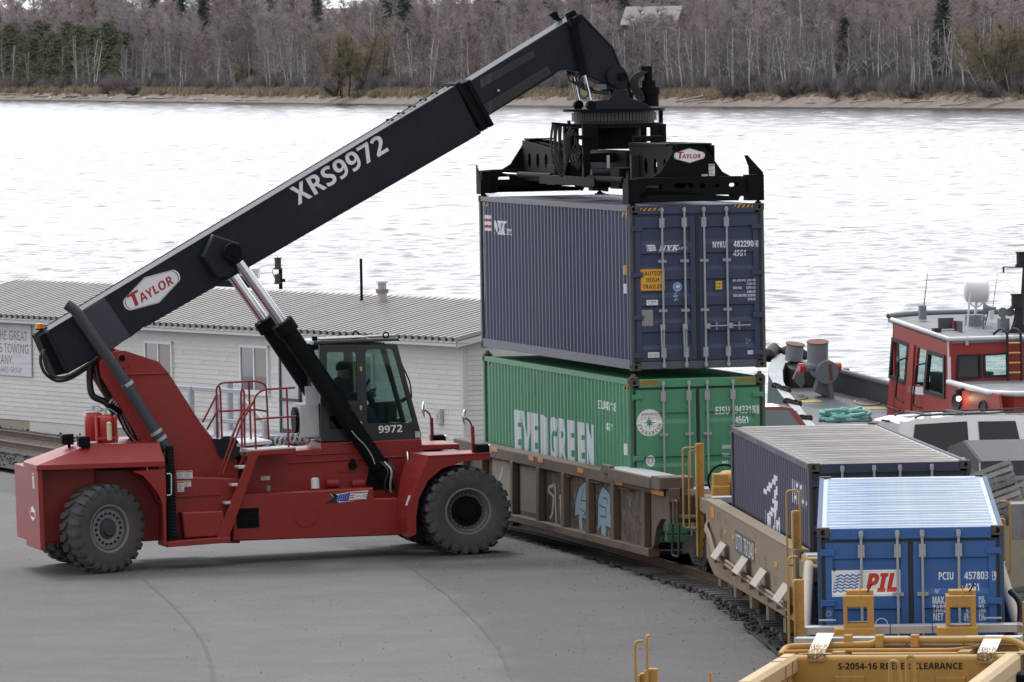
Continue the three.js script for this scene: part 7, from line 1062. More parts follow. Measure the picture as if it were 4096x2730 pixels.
  for (const y of [0.95, 1.65]) part(l, 'rail', cbox(-11.0, -7.6, y, y + 0.10, 1.66, 1.72, 0.01), gw); part(l, 'rail', [plate([[-7.6, 1.60], [-6.3, 1.0], [-6.3, 0.88], [-7.6, 1.48]], 1.66, 1.72)], gw);
  for (let i = 0; i < 12; i++) part(l, 'deck_board', cbox(-11.1 + i * 0.3, -10.82 + i * 0.3, 0.62, 0.66, 0.1, 1.75, 0.005), gw); part(l, 'deck_skirt', cbox(-11.1, -7.5, 0.2, 0.62, 1.70, 1.74, 0.006), gw);
}
// mast with two lanterns rising behind the building
{
  let z = -201; const P = (x, y) => on(WORLD, 17, x, y, 2, z), a = P(1350, 130), t = thing('light_mast', 'black mast with two lanterns rising behind the ridge of the building', 'mast', null), r = 0.05;
  const c = (x, y) => { const o = [900 + x * 0.1913, 1000 + y * 0.1913]; return on(WORLD, 17, o[0] / 0.8288, (o[1] - 1050) / 0.8288, 2, z); };
  part(t, 'mast_pole', cyl([c(1155, 600)[0], -1.0, z], c(1155, 390), r, 10), M.black);
  for (const [yt, yb] of [[180, 395], [525, 700]]) { const u = c(1100, yt), b = c(1100, yb); const q = part(t, 'lantern', [cyl([u[0], b[1], z], [u[0], u[1], z], 0.085, 18), cyl([u[0], b[1] - 0.02, z], [u[0], b[1] + 0.03, z], 0.10, 18), cyl([u[0], u[1] - 0.02, z], [u[0], u[1] + 0.02, z], 0.095, 18)], flat([0.04, 0.045, 0.045], 0.5)); part(q, 'lantern_knob', cyl([u[0], u[1], z], [u[0], u[1] + 0.05, z], 0.012, 6), M.black); }
  { const b = c(1200, 640); part(t, 'lamp_bracket', bx(0.14, 0.08, 0.1, b[0], b[1], z), M.black); }
  part(t, 'cable', hose([c(1020, 380), c(985, 440), c(1020, 560), c(1050, 620)], 0.009, 14, 5), M.hose); void a;
  z = -242; const s = thing('moored_boat', 'white boat cabin with blue letters glimpsed behind the lift cylinder', 'boat', null), q0 = c(150, 560), q1 = c(470, 430);
  part(s, 'cabin', cbox(q0[0], q1[0] + 0.3, c(300, 560)[1] - 0.1, q1[1] + 0.05, z - 2.5, z - 0.5, 0.03), M.white); part(s, 'hull', [cbox(q0[0] - 0.6, q1[0] + 0.2, -1.6, c(300, 575)[1], z - 3, z, 0.1)], M.boom);
  { const g = text('UBU', 0.14, 0.01), e = c(235, 505); part(s, 'lettering', g.translate(e[0], e[1], z - 0.49), flat([0.06, 0.13, 0.3], 0.6)); } part(s, 'trim', box(c(300, 590)[0], c(425, 590)[0], c(300, 590)[1], c(300, 560)[1], z - 0.5, z - 0.45), M.boom);
}
// ---------- tugboat ----------
const FR_T = frame([9.0, 0.9, -162], 15.7 * D2);
{
  const t = thing('tugboat', 'red and grey tugboat with white trimmed wheelhouse and black mast', 'boat', FR_T);
  const redT = paint([0.33, 0.030, 0.022], { amt: 0.12, run: 0.12, dirt: [0.20, 0.06, 0.05], rough: 0.5 }), grey = paint([0.20, 0.215, 0.24], { amt: 0.35, run: 0.2, dirt: [0.12, 0.11, 0.105], rough: 0.6 }), greyD = paint([0.075, 0.082, 0.095], { amt: 0.3, run: 0.3, dirt: [0.05, 0.04, 0.04], rough: 0.6 }), deckM = paint([0.185, 0.195, 0.215], { own: 1, amt: 0.7, run: 0.1, dirt: [0.30, 0.30, 0.305], rough: 0.75, tile: 2.2 });
  const trim = flat([0.70, 0.70, 0.72], 0.5), frameM = flat([0.012, 0.013, 0.015], 0.6), rust = flat([0.16, 0.07, 0.04], 0.8), chainM = flat([0.035, 0.027, 0.022], 0.8);
  const A = (pts) => sideX(FR_T, 13, 0, pts), Bk = (pts) => side(FR_T, 13, 0, pts);
  // port wall of wheelhouse with openings
  const wall = A([[1065, 1420], [1128, 560], [1568, 712], [1562, 1036], [1950, 1136], [2000, 1500]]);
  const openings = [[[1122, 690], [1250, 740], [1225, 1055], [1098, 1000]], [[1318, 765], [1385, 790], [1358, 1080], [1292, 1052]], [[1402, 790], [1534, 832], [1532, 1165], [1372, 1118]]].map(A);
  const port = part(t, 'port_wall', plateX(wall, -0.0, 0.06, { holes: openings }), redT);
  const inset = (o, k) => { const cx = o.reduce((a, p) => a + p[0], 0) / o.length, cy = o.reduce((a, p) => a + p[1], 0) / o.length; return o.map(([x, y]) => [cx + (x - cx) * k, cy + (y - cy) * k]); };
  openings.forEach((o, i) => { if (i !== 1) part(port, 'window_frame', plateX(inset(o, 1.03), -0.03, 0.05, { holes: [inset(o, 0.86)] }), frameM); part(port, 'pane', plateX(inset(o, 0.98), 0.02, 0.024), M.glass); });
  const dl = A([[1262, 735], [1300, 748], [1268, 1300], [1215, 1300]]); part(port, 'door', plateX(dl, -0.035, 0.0), redT); { const p = A([[1270, 1095]])[0]; part(port, 'door_handle', bx(0.03, 0.12, 0.05, -0.05, p[1], p[0]), M.steel); }
  for (const pts of [[[1245, 845], [1210, 865], [1185, 1160], [1215, 1195]], [[1382, 890], [1350, 905], [1322, 1215], [1350, 1240]]]) part(port, 'grab_rail', bent(A(pts).map(([z, y], i) => [i % 3 ? -0.12 : -0.02, y, z]), 0.02, 0.06), frameM);
  part(port, 'grab_rail', bent(A([[1085, 1225], [1195, 1262]]).map(([z, y]) => [-0.06, y, z]), 0.02), frameM); { const p = A([[1320, 1105]])[0]; part(port, 'notice', box(-0.006, 0, p[1] - 0.08, p[1] + 0.08, p[0] - 0.35, p[0] + 0.35), M.white); }
  for (const [x, y, rx, ry] of [[1627, 1190, 35, 58], [1832, 1240, 36, 52]]) { const c = A([[x, y]])[0], e = A([[x, y + ry]])[0], r = Math.abs(c[1] - e[1]); part(port, 'porthole', [new THREE.TorusGeometry(r, 0.03, 6, 24).rotateY(PI / 2).scale(1, 1, 1.6).translate(-0.01, c[1], c[0]), new THREE.CylinderGeometry(r, r, 0.02, 24).rotateZ(PI / 2).scale(1, 1, 1.6).translate(-0.006, c[1], c[0])], frameM); }
  // aft wall of the wheelhouse
  const aft = Bk([[1566, 712], [2330, 668], [2330, 1030], [1562, 1040]]), ow = [[[1628, 828], [1812, 818], [1815, 1005], [1618, 1018]], [[1832, 820], [2026, 808], [2030, 990], [1838, 1000]]].map(Bk);
  const aw = part(t, 'aft_wall', plate(aft, -0.06, 0.0, { holes: ow }), redT);
  ow.forEach((o, i) => { part(aw, 'window_frame', plate(inset(o, 1.03), -0.05, 0.03, { holes: [inset(o, 0.86)] }), frameM); part(aw, 'pane', plate(inset(o, 0.98), -0.03, -0.026), i ? M.glass : flat([0.02, 0.022, 0.026], 0.1, { clearcoat: 1 })); });
  // far walls, floor, roof with coaming
  const z1 = wall[1][0], w = 3.3, yr = aft[0][1], yf = wall[1][1], base = wall[0][1];
  part(t, 'starboard_wall', [plateX([[0, base], [z1, base], [z1, yf - 1.25], [0, yr - 1.15]], w - 0.06, w), plateX([[0, yr - 0.25], [z1, yf - 0.25], [z1, yf], [0, yr]], w - 0.06, w), ...[0, 0.5, 1].map((q) => box(w - 0.06, w, base, yr + (yf - yr) * q, z1 * q - 0.1, z1 * q + 0.1))], redT);
  part(t, 'fore_wall', [box(0, w, base, yf - 1.3, z1 - 0.06, z1), box(0, w, yf - 0.25, yf, z1 - 0.06, z1), box(0, 0.12, base, yf, z1 - 0.06, z1), box(w / 2 - 0.1, w / 2 + 0.1, base, yf, z1 - 0.06, z1)], redT);
  part(t, 'wheelhouse_floor', box(0.06, w, base, base + 0.5, z1, 0), greyD); part(t, 'console', [cbox(0.5, 1.6, base + 0.5, yr - 0.75, z1 + 0.8, z1 + 1.8, 0.05), cbox(0.5, 0.9, base + 0.5, yr - 0.62, -1.2, -0.7, 0.05)], M.hose);
  const nF = 9, roofOut = [[0, 0.05, yr], [w + 0.2, 0.05, yr + 0.02]]; for (let i = 0; i <= nF; i++) { const q = i / nF, x = (w + 0.2) * (1 - q), zz = z1 - 0.9 * Math.sin(q * PI * 0.86); roofOut.push([x, zz, yf + (q < 1 ? 0.02 : 0)]); }
  const hgt = (z) => yr + (yf - yr) * clamp(z / z1, 0, 1.2);
  part(t, 'wheelhouse_roof', [solid(roofOut.map(([x, z]) => [x, hgt(z) - 0.06, z]), roofOut.map(([x, z]) => [x, hgt(z) + 0.02, z]))], deckM);
  const ring = [...roofOut.slice(1), roofOut[0]];
  part(t, 'roof_coaming', sweep(ring.slice(0, -1).map(([x, z]) => V3(x, hgt(z) + 0.07, z)), 0.05, 8), grey);
  part(t, 'roof_trim', sweep([[w + 0.2, 0.06], [-0.02, 0.06], [-0.02, z1 - 0.05]].map(([x, z]) => V3(x, hgt(z) + 0.03, z)), 0.048, 10), trim);
  part(t, 'corner_trim', [box(-0.03, 0.03, aft[3][1], aft[0][1], 0.0, 0.03)], trim);
  // lower house aft
  const e = A([[1562, 1036], [1950, 1136]]), za = e[1][0], ya = e[1][1], y0 = e[0][1];
  part(t, 'lower_house_roof', solid([[0, y0 - 0.05, 0], [w + 0.4, y0 - 0.05, 0], [w + 0.4, ya - 0.05, za], [0.35, ya - 0.05, za], [0, ya - 0.05, za - 0.5]], [[0, y0, 0], [w + 0.4, y0, 0], [w + 0.4, ya, za], [0.35, ya, za], [0, ya, za - 0.5]]), deckM);
  part(t, 'lower_trim', sweep([[-0.02, y0, 0], [-0.02, ya + 0.02, za - 0.5], [0.35, ya, za + 0.02], [w + 0.4, ya, za + 0.02]].map((p) => V3(...p)), 0.06, 8), trim);
  const lw = [[0.35, 0], [w + 0.4, 0]], lo = -0.6; void lw;
  part(t, 'lower_aft_wall', [plate([[0.33, lo], [w + 0.4, lo], [w + 0.4, ya], [0.33, ya]], za - 0.08, za - 0.02, { holes: [[[0.7, lo + 0.05], [1.75, lo + 0.05], [1.75, ya - 0.22], [1.65, ya - 0.12], [0.8, ya - 0.12], [0.7, ya - 0.22]]] }), skin([[0, lo, za - 0.5], [0, ya, za - 0.5]], [[0.34, lo, za - 0.02], [0.34, ya, za - 0.02]])], redT);
  part(t, 'doorway', [box(0.6, 1.9, lo, ya - 0.1, za - 1.3, za - 1.25), box(1.1, 1.2, lo, ya - 0.1, za - 0.8, za - 0.7)], greyD);
  // lit work lamp on the house side
  { const c = A([[1697, 1170]])[0], bulbM = new THREE.MeshStandardMaterial({ color: 0xffffff, emissive: new THREE.Color(1, 0.78, 0.45), emissiveIntensity: 3 }); const q = part(t, 'deck_lamp', [cyl([-0.16, c[1] + 0.08, c[0]], [-0.16, c[1] + 0.20, c[0]], 0.07, 12), cyl([0, c[1] + 0.22, c[0]], [-0.16, c[1] + 0.18, c[0]], 0.035, 8)], frameM); part(q, 'lamp_bulb', ball(-0.16, c[1] + 0.01, c[0], 0.055, 12), bulbM); const pl = new THREE.PointLight(new THREE.Color(1, 0.78, 0.45), 0.12, 0, 2); pl.position.set(-0.16, c[1] + 0.01, c[0]); pl.castShadow = true; pl.shadow.radius = 2; t.add(pl); }
  // ladder to the roof
  { const xl = Bk([[1998, 700], [2103, 690]]), yb = Bk([[2000, 1025]])[0][1], yt = Bk([[1975, 625]])[0][1]; const q = part(t, 'roof_ladder', xl.map(([x], i) => bent([[x, yb, 0.18], [x, yt - 0.05, 0.18], [x - 0.08, yt + 0.03, 0.0], [x - 0.15, yt - 0.1, -0.25]], 0.028, 0.12)), frameM); for (const y of [729, 806, 884, 961]) { const yy = Bk([[2050, y]])[0][1]; part(q, 'rung', cyl([xl[0][0], yy, 0.18], [xl[1][0], yy, 0.18], 0.02, 8), flat([0.6, 0.42, 0.12], 0.6)); } }
  // on the roof: antenna whips, screens, radar drum, horns, junction box
  const R = (x, y, z) => V3(...on(FR_T, 13, x, y, 2, z));
  const whip = (n, x, y, x2, y2, z, r = 0.012) => { const a = R(x, y, z), b = R(x2, y2, z); part(t, n, [cyl(a, b, r, 6, r * 0.4)], frameM); return a; };
  { const a = whip('whip_antenna', 1355, 540, 1395, 180, -3.3, 0.014); part(t, 'antenna_base', cbox(a.x - 0.07, a.x + 0.07, a.y - 0.02, a.y + 0.28, a.z - 0.07, a.z + 0.07, 0.01), grey); }
  { const a = whip('whip_antenna', 1895, 525, 1945, 180, -2.6, 0.009); part(t, 'antenna_base', cbox(a.x - 0.05, a.x + 0.05, a.y - 0.05, a.y + 0.22, a.z - 0.05, a.z + 0.05, 0.01), trim); }
  { const a = R(1697, 720, 0.03), b = R(1730, 315, 0.03); part(t, 'whip_antenna', cyl(a, b, 0.022, 8), trim); part(t, 'antenna_clamp', [bx(0.16, 0.05, 0.08, a.x, a.y + 0.05, 0.05), bx(0.06, 0.15, 0.08, a.x, a.y, 0.05)], M.galv); }
  { const p = R(1570, 640, -1.6), q = R(1480, 640, -1.7); part(t, 'spray_screen', [cbox(R(1480, 560, -1.6).x, R(1600, 560, -1.6).x, R(1500, 622, -1.6).y, R(1500, 535, -1.6).y, -1.64, -1.60, 0.004)], greyD); part(t, 'spray_screen', [solid([R(1600, 555, -1.6), R(1668, 560, -1.0), R(1665, 680, -1.0), R(1605, 670, -1.6)].map((v) => [v.x, v.y, v.z]), [R(1600, 555, -1.6), R(1668, 560, -1.0), R(1665, 680, -1.0), R(1605, 670, -1.6)].map((v) => [v.x + 0.02, v.y, v.z - 0.04]))], greyD); part(t, 'search_light', [bx(0.16, 0.14, 0.16, R(1465, 640, -1.3).x, R(1465, 640, -1.3).y, -1.3)], frameM); part(t, 'extinguisher', cyl([R(1600, 610, -1.5).x, R(1600, 618, -1.5).y, -1.5], [R(1600, 565, -1.5).x, R(1600, 565, -1.5).y, -1.5], 0.035, 10), M.redBright); void p; void q; }
  { const c = R(1765, 320, -2.4), b = R(1750, 510, -2.4); part(t, 'radar_drum', [cyl([c.x - 0.19, c.y + 0.01, c.z + 0.05], [c.x + 0.19, c.y - 0.01, c.z + 0.18], 0.245, 30), new THREE.SphereGeometry(0.245, 24, 12).scale(0.35, 1, 1).rotateY(-0.3).translate(c.x + 0.18, c.y - 0.01, c.z + 0.17), new THREE.SphereGeometry(0.245, 24, 12).scale(0.3, 1, 1).rotateY(-0.3).translate(c.x - 0.19, c.y + 0.01, c.z + 0.05)], M.white); part(t, 'radar_post', [cyl([b.x, b.y - 0.1, c.z + 0.1], [c.x, c.y - 0.24, c.z + 0.1], 0.028, 10), new THREE.TorusGeometry(0.14, 0.014, 6, 16, PI).rotateX(PI).translate(c.x, c.y - 0.2, c.z + 0.1)], trim); part(t, 'radar_base', cyl([b.x, hgt(-2.4), b.z + 0.1], [b.x, b.y, b.z + 0.1], 0.20, 20), grey); part(t, 'cable', hose([[c.x + 0.15, c.y - 0.23, c.z + 0.1], [c.x + 0.25, c.y - 0.4, c.z + 0.1], [c.x + 0.18, c.y - 0.8, c.z + 0.1], [c.x + 0.3, c.y - 0.95, c.z + 0.1]], 0.012), M.hose); part(t, 'junction_box', cbox(R(1820, 550, -1.6).x, R(1846, 550, -1.6).x, R(1830, 555, -1.6).y, R(1830, 522, -1.6).y, -1.66, -1.55, 0.006), grey); part(t, 'junction_post', cyl([R(1832, 585, -1.6).x, hgt(-1.6), -1.6], [R(1832, 550, -1.6).x, R(1832, 550, -1.6).y, -1.6], 0.02, 6), grey); }
  { const h = R(1860, 460, -1.2), f = R(1990, 490, -1.2); part(t, 'horn', [sweep([f, h.clone().lerp(f, 0.5)], 0.03, 10), lathe([[0.03, 0], [0.035, 0.08], [0.055, 0.16], [0.10, 0.22], [0.155, 0.25], [0.14, 0.252], [0.0, 0.20]], 22).rotateZ(PI / 2).rotateY(-0.5).translate(h.x + 0.2, h.y, h.z)], grey); for (const [x, y, r] of [[1982, 490, 0.10], [2040, 488, 0.09]]) { const p = R(x, y, -1.1); part(t, 'horn', [cyl([p.x, p.y, p.z - 0.03], [p.x, p.y, p.z + 0.03], r, 18), sweep([p, V3(p.x + 0.3, p.y - 0.02, p.z)], 0.02, 6)], grey); } const b = R(1990, 580, -1.1); part(t, 'horn_bracket', [bx(0.2, 0.22, 0.2, b.x, b.y, b.z), bx(0.08, 0.5, 0.08, b.x + 0.05, b.y - 0.05, b.z, 0, 0, 0.3), bx(0.5, 0.06, 0.2, b.x + 0.1, b.y - 0.28, b.z)], grey); }
  { const m0 = R(2120, 620, -0.9), m1 = R(2148, 60, -0.9); part(t, 'mast', [cyl([m0.x, hgt(-0.9) - 0.2, m0.z], [m1.x + 0.05, m1.y, m1.z], 0.055, 12), cyl([m0.x - 0.05, hgt(-0.9), m0.z], [m0.x + 0.02, m0.y + 0.7, m0.z], 0.10, 12)], frameM); const y1 = R(2148, 130, -0.9).y; part(t, 'mast_arm', [cyl([R(1990, 133, -0.9).x, y1, m0.z], [m1.x + 0.05, y1 - 0.02, m0.z], 0.014, 6), cyl([R(1990, 133, -0.9).x, y1, m0.z], [R(1990, 175, -0.9).x, y1 - 0.12, m0.z], 0.02, 6)], frameM);
    for (const [x, y, h, r] of [[2100, 405, 0.26, 0.13], [2140, 75, 0.26, 0.13], [2128, 720, 0.2, 0.1]]) { const p = R(x, y, -0.9); part(t, 'nav_lantern', [cyl([p.x, p.y - h / 2, p.z], [p.x, p.y + h / 2, p.z], r, 18), cyl([p.x, p.y - h / 2 - 0.02, p.z], [p.x, p.y - h / 2 + 0.03, p.z], r + 0.03, 18), cyl([p.x, p.y + h / 2, p.z], [p.x, p.y + h / 2 + 0.03, p.z], r + 0.02, 18)], frameM); } part(t, 'cable', hose([R(2085, 460, -0.9), R(2070, 560, -0.9), R(2050, 620, -0.9)], 0.01), M.hose); part(t, 'mast_brace', [bx(0.3, 0.5, 0.1, m0.x - 0.12, m0.y - 0.12, m0.z + 0.1, 0, 0, -0.5)], frameM); }
  // foredeck: rises to the bow, with bulwark, fender pads, chains, hatches and bitts
  const fd = new THREE.Group(); fd.name = 'foredeck'; t.add(fd); fd.position.set(0, 0.20, z1); fd.rotation.x = 11 * D2; fd.updateMatrixWorld(true);
  const FB = { m: fd.matrixWorld.clone(), inv: fd.matrixWorld.clone().invert() }, W = (x, y, Y) => V3(...on(FB, 13, x, y, 1, Y)), bk = 0.48;
  const outer = [[700, 1640], [560, 1520], [480, 1420], [400, 1325], [290, 1195], [200, 1075], [150, 985], [148, 920], [170, 865], [222, 815]].map(([x, y]) => W(x, y, bk)), stern = [[222, 815], [330, 830], [440, 868], [760, 945], [1085, 1030], [1500, 1150]].map(([x, y]) => W(x, y, bk));
  const inP = [[860, 1620], [680, 1500], [560, 1420], [470, 1330], [385, 1215], [300, 1110], [262, 1030], [256, 950], [275, 890], [330, 868]].map(([x, y]) => W(x, y, bk)), inS = [[330, 868], [380, 872], [455, 892], [760, 962], [1085, 1046], [1500, 1166]].map(([x, y]) => W(x, y, bk));
  const capM = paint([0.36, 0.385, 0.40], { amt: 0.5, run: 0.1, dirt: [0.55, 0.55, 0.55], rough: 0.6 });
  part(fd, 'bulwark_cap', [skin(outer, inP), skin(stern, inS)], capM);
  const drop = (L, d) => L.map((p) => V3(p.x, p.y - d, p.z));
  part(fd, 'bulwark', [skin(outer, drop(outer, 2.2))], paint([0.075, 0.115, 0.11], { amt: 0.5, run: 0.3, dirt: [0.02, 0.02, 0.02], rough: 0.7 })); part(fd, 'bulwark', [skin(inP, drop(inP, bk)), skin(inS, drop(inS, bk))], greyD); part(fd, 'cap_rail', sweep(inS.slice(2), 0.06, 8), grey);
  part(fd, 'deck', plateY([...inP, ...inS.slice(1), V3(8, 0, 3), V3(1.5, 0, 8)].map((p) => [p.x, p.z]), -0.05, 0), deckM);
  part(fd, 'hull_side', skin(stern, drop(stern, 3.5)), M.black);
  part(fd, 'bow_fender', [sweep([outer[8], outer[9], stern[1], stern[2]].map((p) => V3(p.x, p.y + 0.04, p.z - 0.25)), 0.15, 10)], M.rubber);
  for (const i of [3, 4, 5]) part(fd, 'fender_chain', Array.from({ length: 11 }, (_, k) => { const p = outer[i].clone().lerp(inP[i], k / 10 * 1.16 - 0.08); return new THREE.TorusGeometry(0.05, 0.02, 5, 8).rotateX(k % 2 ? PI / 2 : 0.3).rotateY(k).translate(p.x, p.y + 0.03, p.z); }), chainM);
  const ringM = flat([0.50, 0.40, 0.18], 0.7); for (const [x, y, x2, y2] of [[345, 1152, 410, 1190], [922, 1195, 1015, 1240]]) { const p = W(x, y, 0.01), e = W(x + 98, y, 0.01), r = Math.abs(e.x - p.x), q = W(x2, y2, 0.006); part(fd, 'deck_hatch', cyl([p.x, 0.0, p.z], [p.x, 0.012, p.z], r, 30), deckM); part(fd, 'hatch_ring', [new THREE.TorusGeometry(r, 0.03, 4, 32).rotateX(PI / 2).scale(1, 0.3, 1).translate(p.x, 0.014, p.z)], ringM); part(fd, 'deck_marking', bx(0.85, 0.006, 0.22, q.x, 0.006, q.z), ringM); }
  { const bz = W(620, 1165, 0).z, P = (x, y) => V3(...on(FB, 13, x, y, 2, bz)), V = (L) => L.map(([x, y]) => { const p = P(x, y); return [p.x, p.y]; }), zz = (v, d) => v.setZ(bz + d);
    part(fd, 'towing_bitt', [plate(V([[520, 1125], [560, 1000], [540, 930], [545, 880], [600, 868], [645, 890], [650, 960], [640, 1010], [655, 1165], [628, 1168], [575, 1150]]), bz - 0.30, bz - 0.12, { b: 0.02 }), plate(V([[385, 1050], [430, 960], [470, 1000], [480, 1080], [450, 1120]]), bz - 0.5, bz - 0.42, { b: 0.01 }), plate(V([[605, 1010], [640, 1020], [658, 1168], [630, 1168]]), bz - 0.1, bz + 0.06, { b: 0.01 })], grey);
    part(fd, 'bitt_drum', [cyl(zz(P(590, 950), -0.35), zz(P(597, 952), 0.12), 0.25, 28)], grey); part(fd, 'bitt_post', [cyl(zz(P(553, 900), -0.2), zz(P(555, 742), -0.2), 0.225, 24)], grey); part(fd, 'bitt_cap', [cyl(zz(P(555, 742), -0.2), zz(P(555, 735), -0.2), 0.24, 24)], rust);
    part(fd, 'cross_bar', [cyl(zz(P(425, 925), 0), zz(P(660, 918), -0.15), 0.09, 14)], grey); for (const [x, y, x2] of [[428, 926, 384], [655, 920, 708]]) part(fd, 'bar_end', [cyl(zz(P(x, y), 0), zz(P(x2, y + 2), 0), 0.095, 14, 0.11)], M.redBright);
    part(fd, 'rust_patch', bx(0.07, 0.35, 0.004, P(620, 950).x, P(620, 950).y, bz + 0.125, 0, 0, 0.15), rust);
    const p2 = W(350, 862, bk).z, Pb = (x, y) => V3(...on(FB, 13, x, y, 2, p2)); part(fd, 'bow_post', [cyl(Pb(345, 862), Pb(355, 742), 0.19, 22)], grey); part(fd, 'bitt_cap', [cyl(Pb(357, 744), Pb(358, 736), 0.21, 22)], rust);
    const st = W(762, 1095, 0); part(fd, 'bulwark_brace', bx(0.10, 0.45, 0.12, st.x, 0.22, st.z - 0.1), grey); part(fd, 'bow_locker', cbox(inP[8].x + 0.05, inP[8].x + 0.9, 0.0, 0.42, inP[8].z - 0.2, inP[8].z + 0.3, 0.03), paint([0.06, 0.055, 0.05], { amt: 0.6 })); }
  const rp = on(FR_T, 13, 745, 1350, 1, 0.27), coil = []; for (let i = 0; i < 170; i++) { const a = i * 0.42, r = 0.30 + 0.16 * Math.sin(i * 0.9) + 0.03 * rnd(); coil.push(V3(rp[0] + r * Math.cos(a) * 1.15, 0.29 + 0.26 * (i / 170) * (0.6 + 0.4 * Math.sin(i * 0.7)) + 0.02 * rnd(), rp[2] + r * Math.sin(a))); }
  single('rope_coil', 'pale turquoise rope coiled in a heap on the tug deck', 'rope', sweep(coil, 0.045, 6).applyMatrix4(FR_T.m), paint([0.22, 0.47, 0.43], { amt: 0.3, dirt: [0.35, 0.5, 0.48], rough: 0.9, tile: 0.4 }));
}
// ---------- parked vehicles ----------
function wagon(t, o) {   // profile in x (length) and y; greenhouse narrows to the roof
  const W = o.w / 2, G = o.green, low = o.low, paintM = o.paint;
  const ringAt = (pts, w, c) => pts.map(([x, y]) => [x, y, w - c]);
  part(t, 'body', [plate(low, -W, W, { b: 0.05 })], paintM);
  const roofI = G.map(([x, y]) => [x, y]), A = ringAt(roofI, W - 0.03, 0), y0 = Math.min(...G.map((p) => p[1])), y1 = Math.max(...G.map((p) => p[1])), taper = (p, s) => V3(p[0], p[1], s * (W - 0.03 - 0.17 * Math.pow((p[1] - y0) / (y1 - y0), 1.3)));
  void A; const L = G.map((p) => taper(p, 1)), R = G.map((p) => taper(p, -1));
  part(t, 'cabin', solid(L, R), paintM);
  for (const s of [1, -1]) for (const win of o.windows) part(t, 'side_window', solid(win.map((p) => { const q = taper(p, s); q.z += s * 0.012; return q; }), win.map((p) => { const q = taper(p, s); q.z -= s * 0.02; return q; })), o.glass);
  part(t, 'rear_window', solid(o.rear.map(([x, y, k]) => V3(x - 0.012, y, k * (W - 0.22))), o.rear.map(([x, y, k]) => V3(x + 0.03, y, k * (W - 0.22)))), o.glass);
  part(t, 'windscreen', solid(o.front.map(([x, y, k]) => V3(x + 0.014, y, k * (W - 0.2))), o.front.map(([x, y, k]) => V3(x - 0.03, y, k * (W - 0.2)))), o.glass);
  for (const s of [1, -1]) for (const x of o.axles) { const q = part(t, 'wheel', cyl([x, o.r, s * (W - 0.22)], [x, o.r, s * (W + 0.01)], o.r, 24), M.rubber); part(q, 'rim', cyl([x, o.r, s * (W + 0.0)], [x, o.r, s * (W + 0.02)], o.r * 0.62, 20), M.alum); }
}
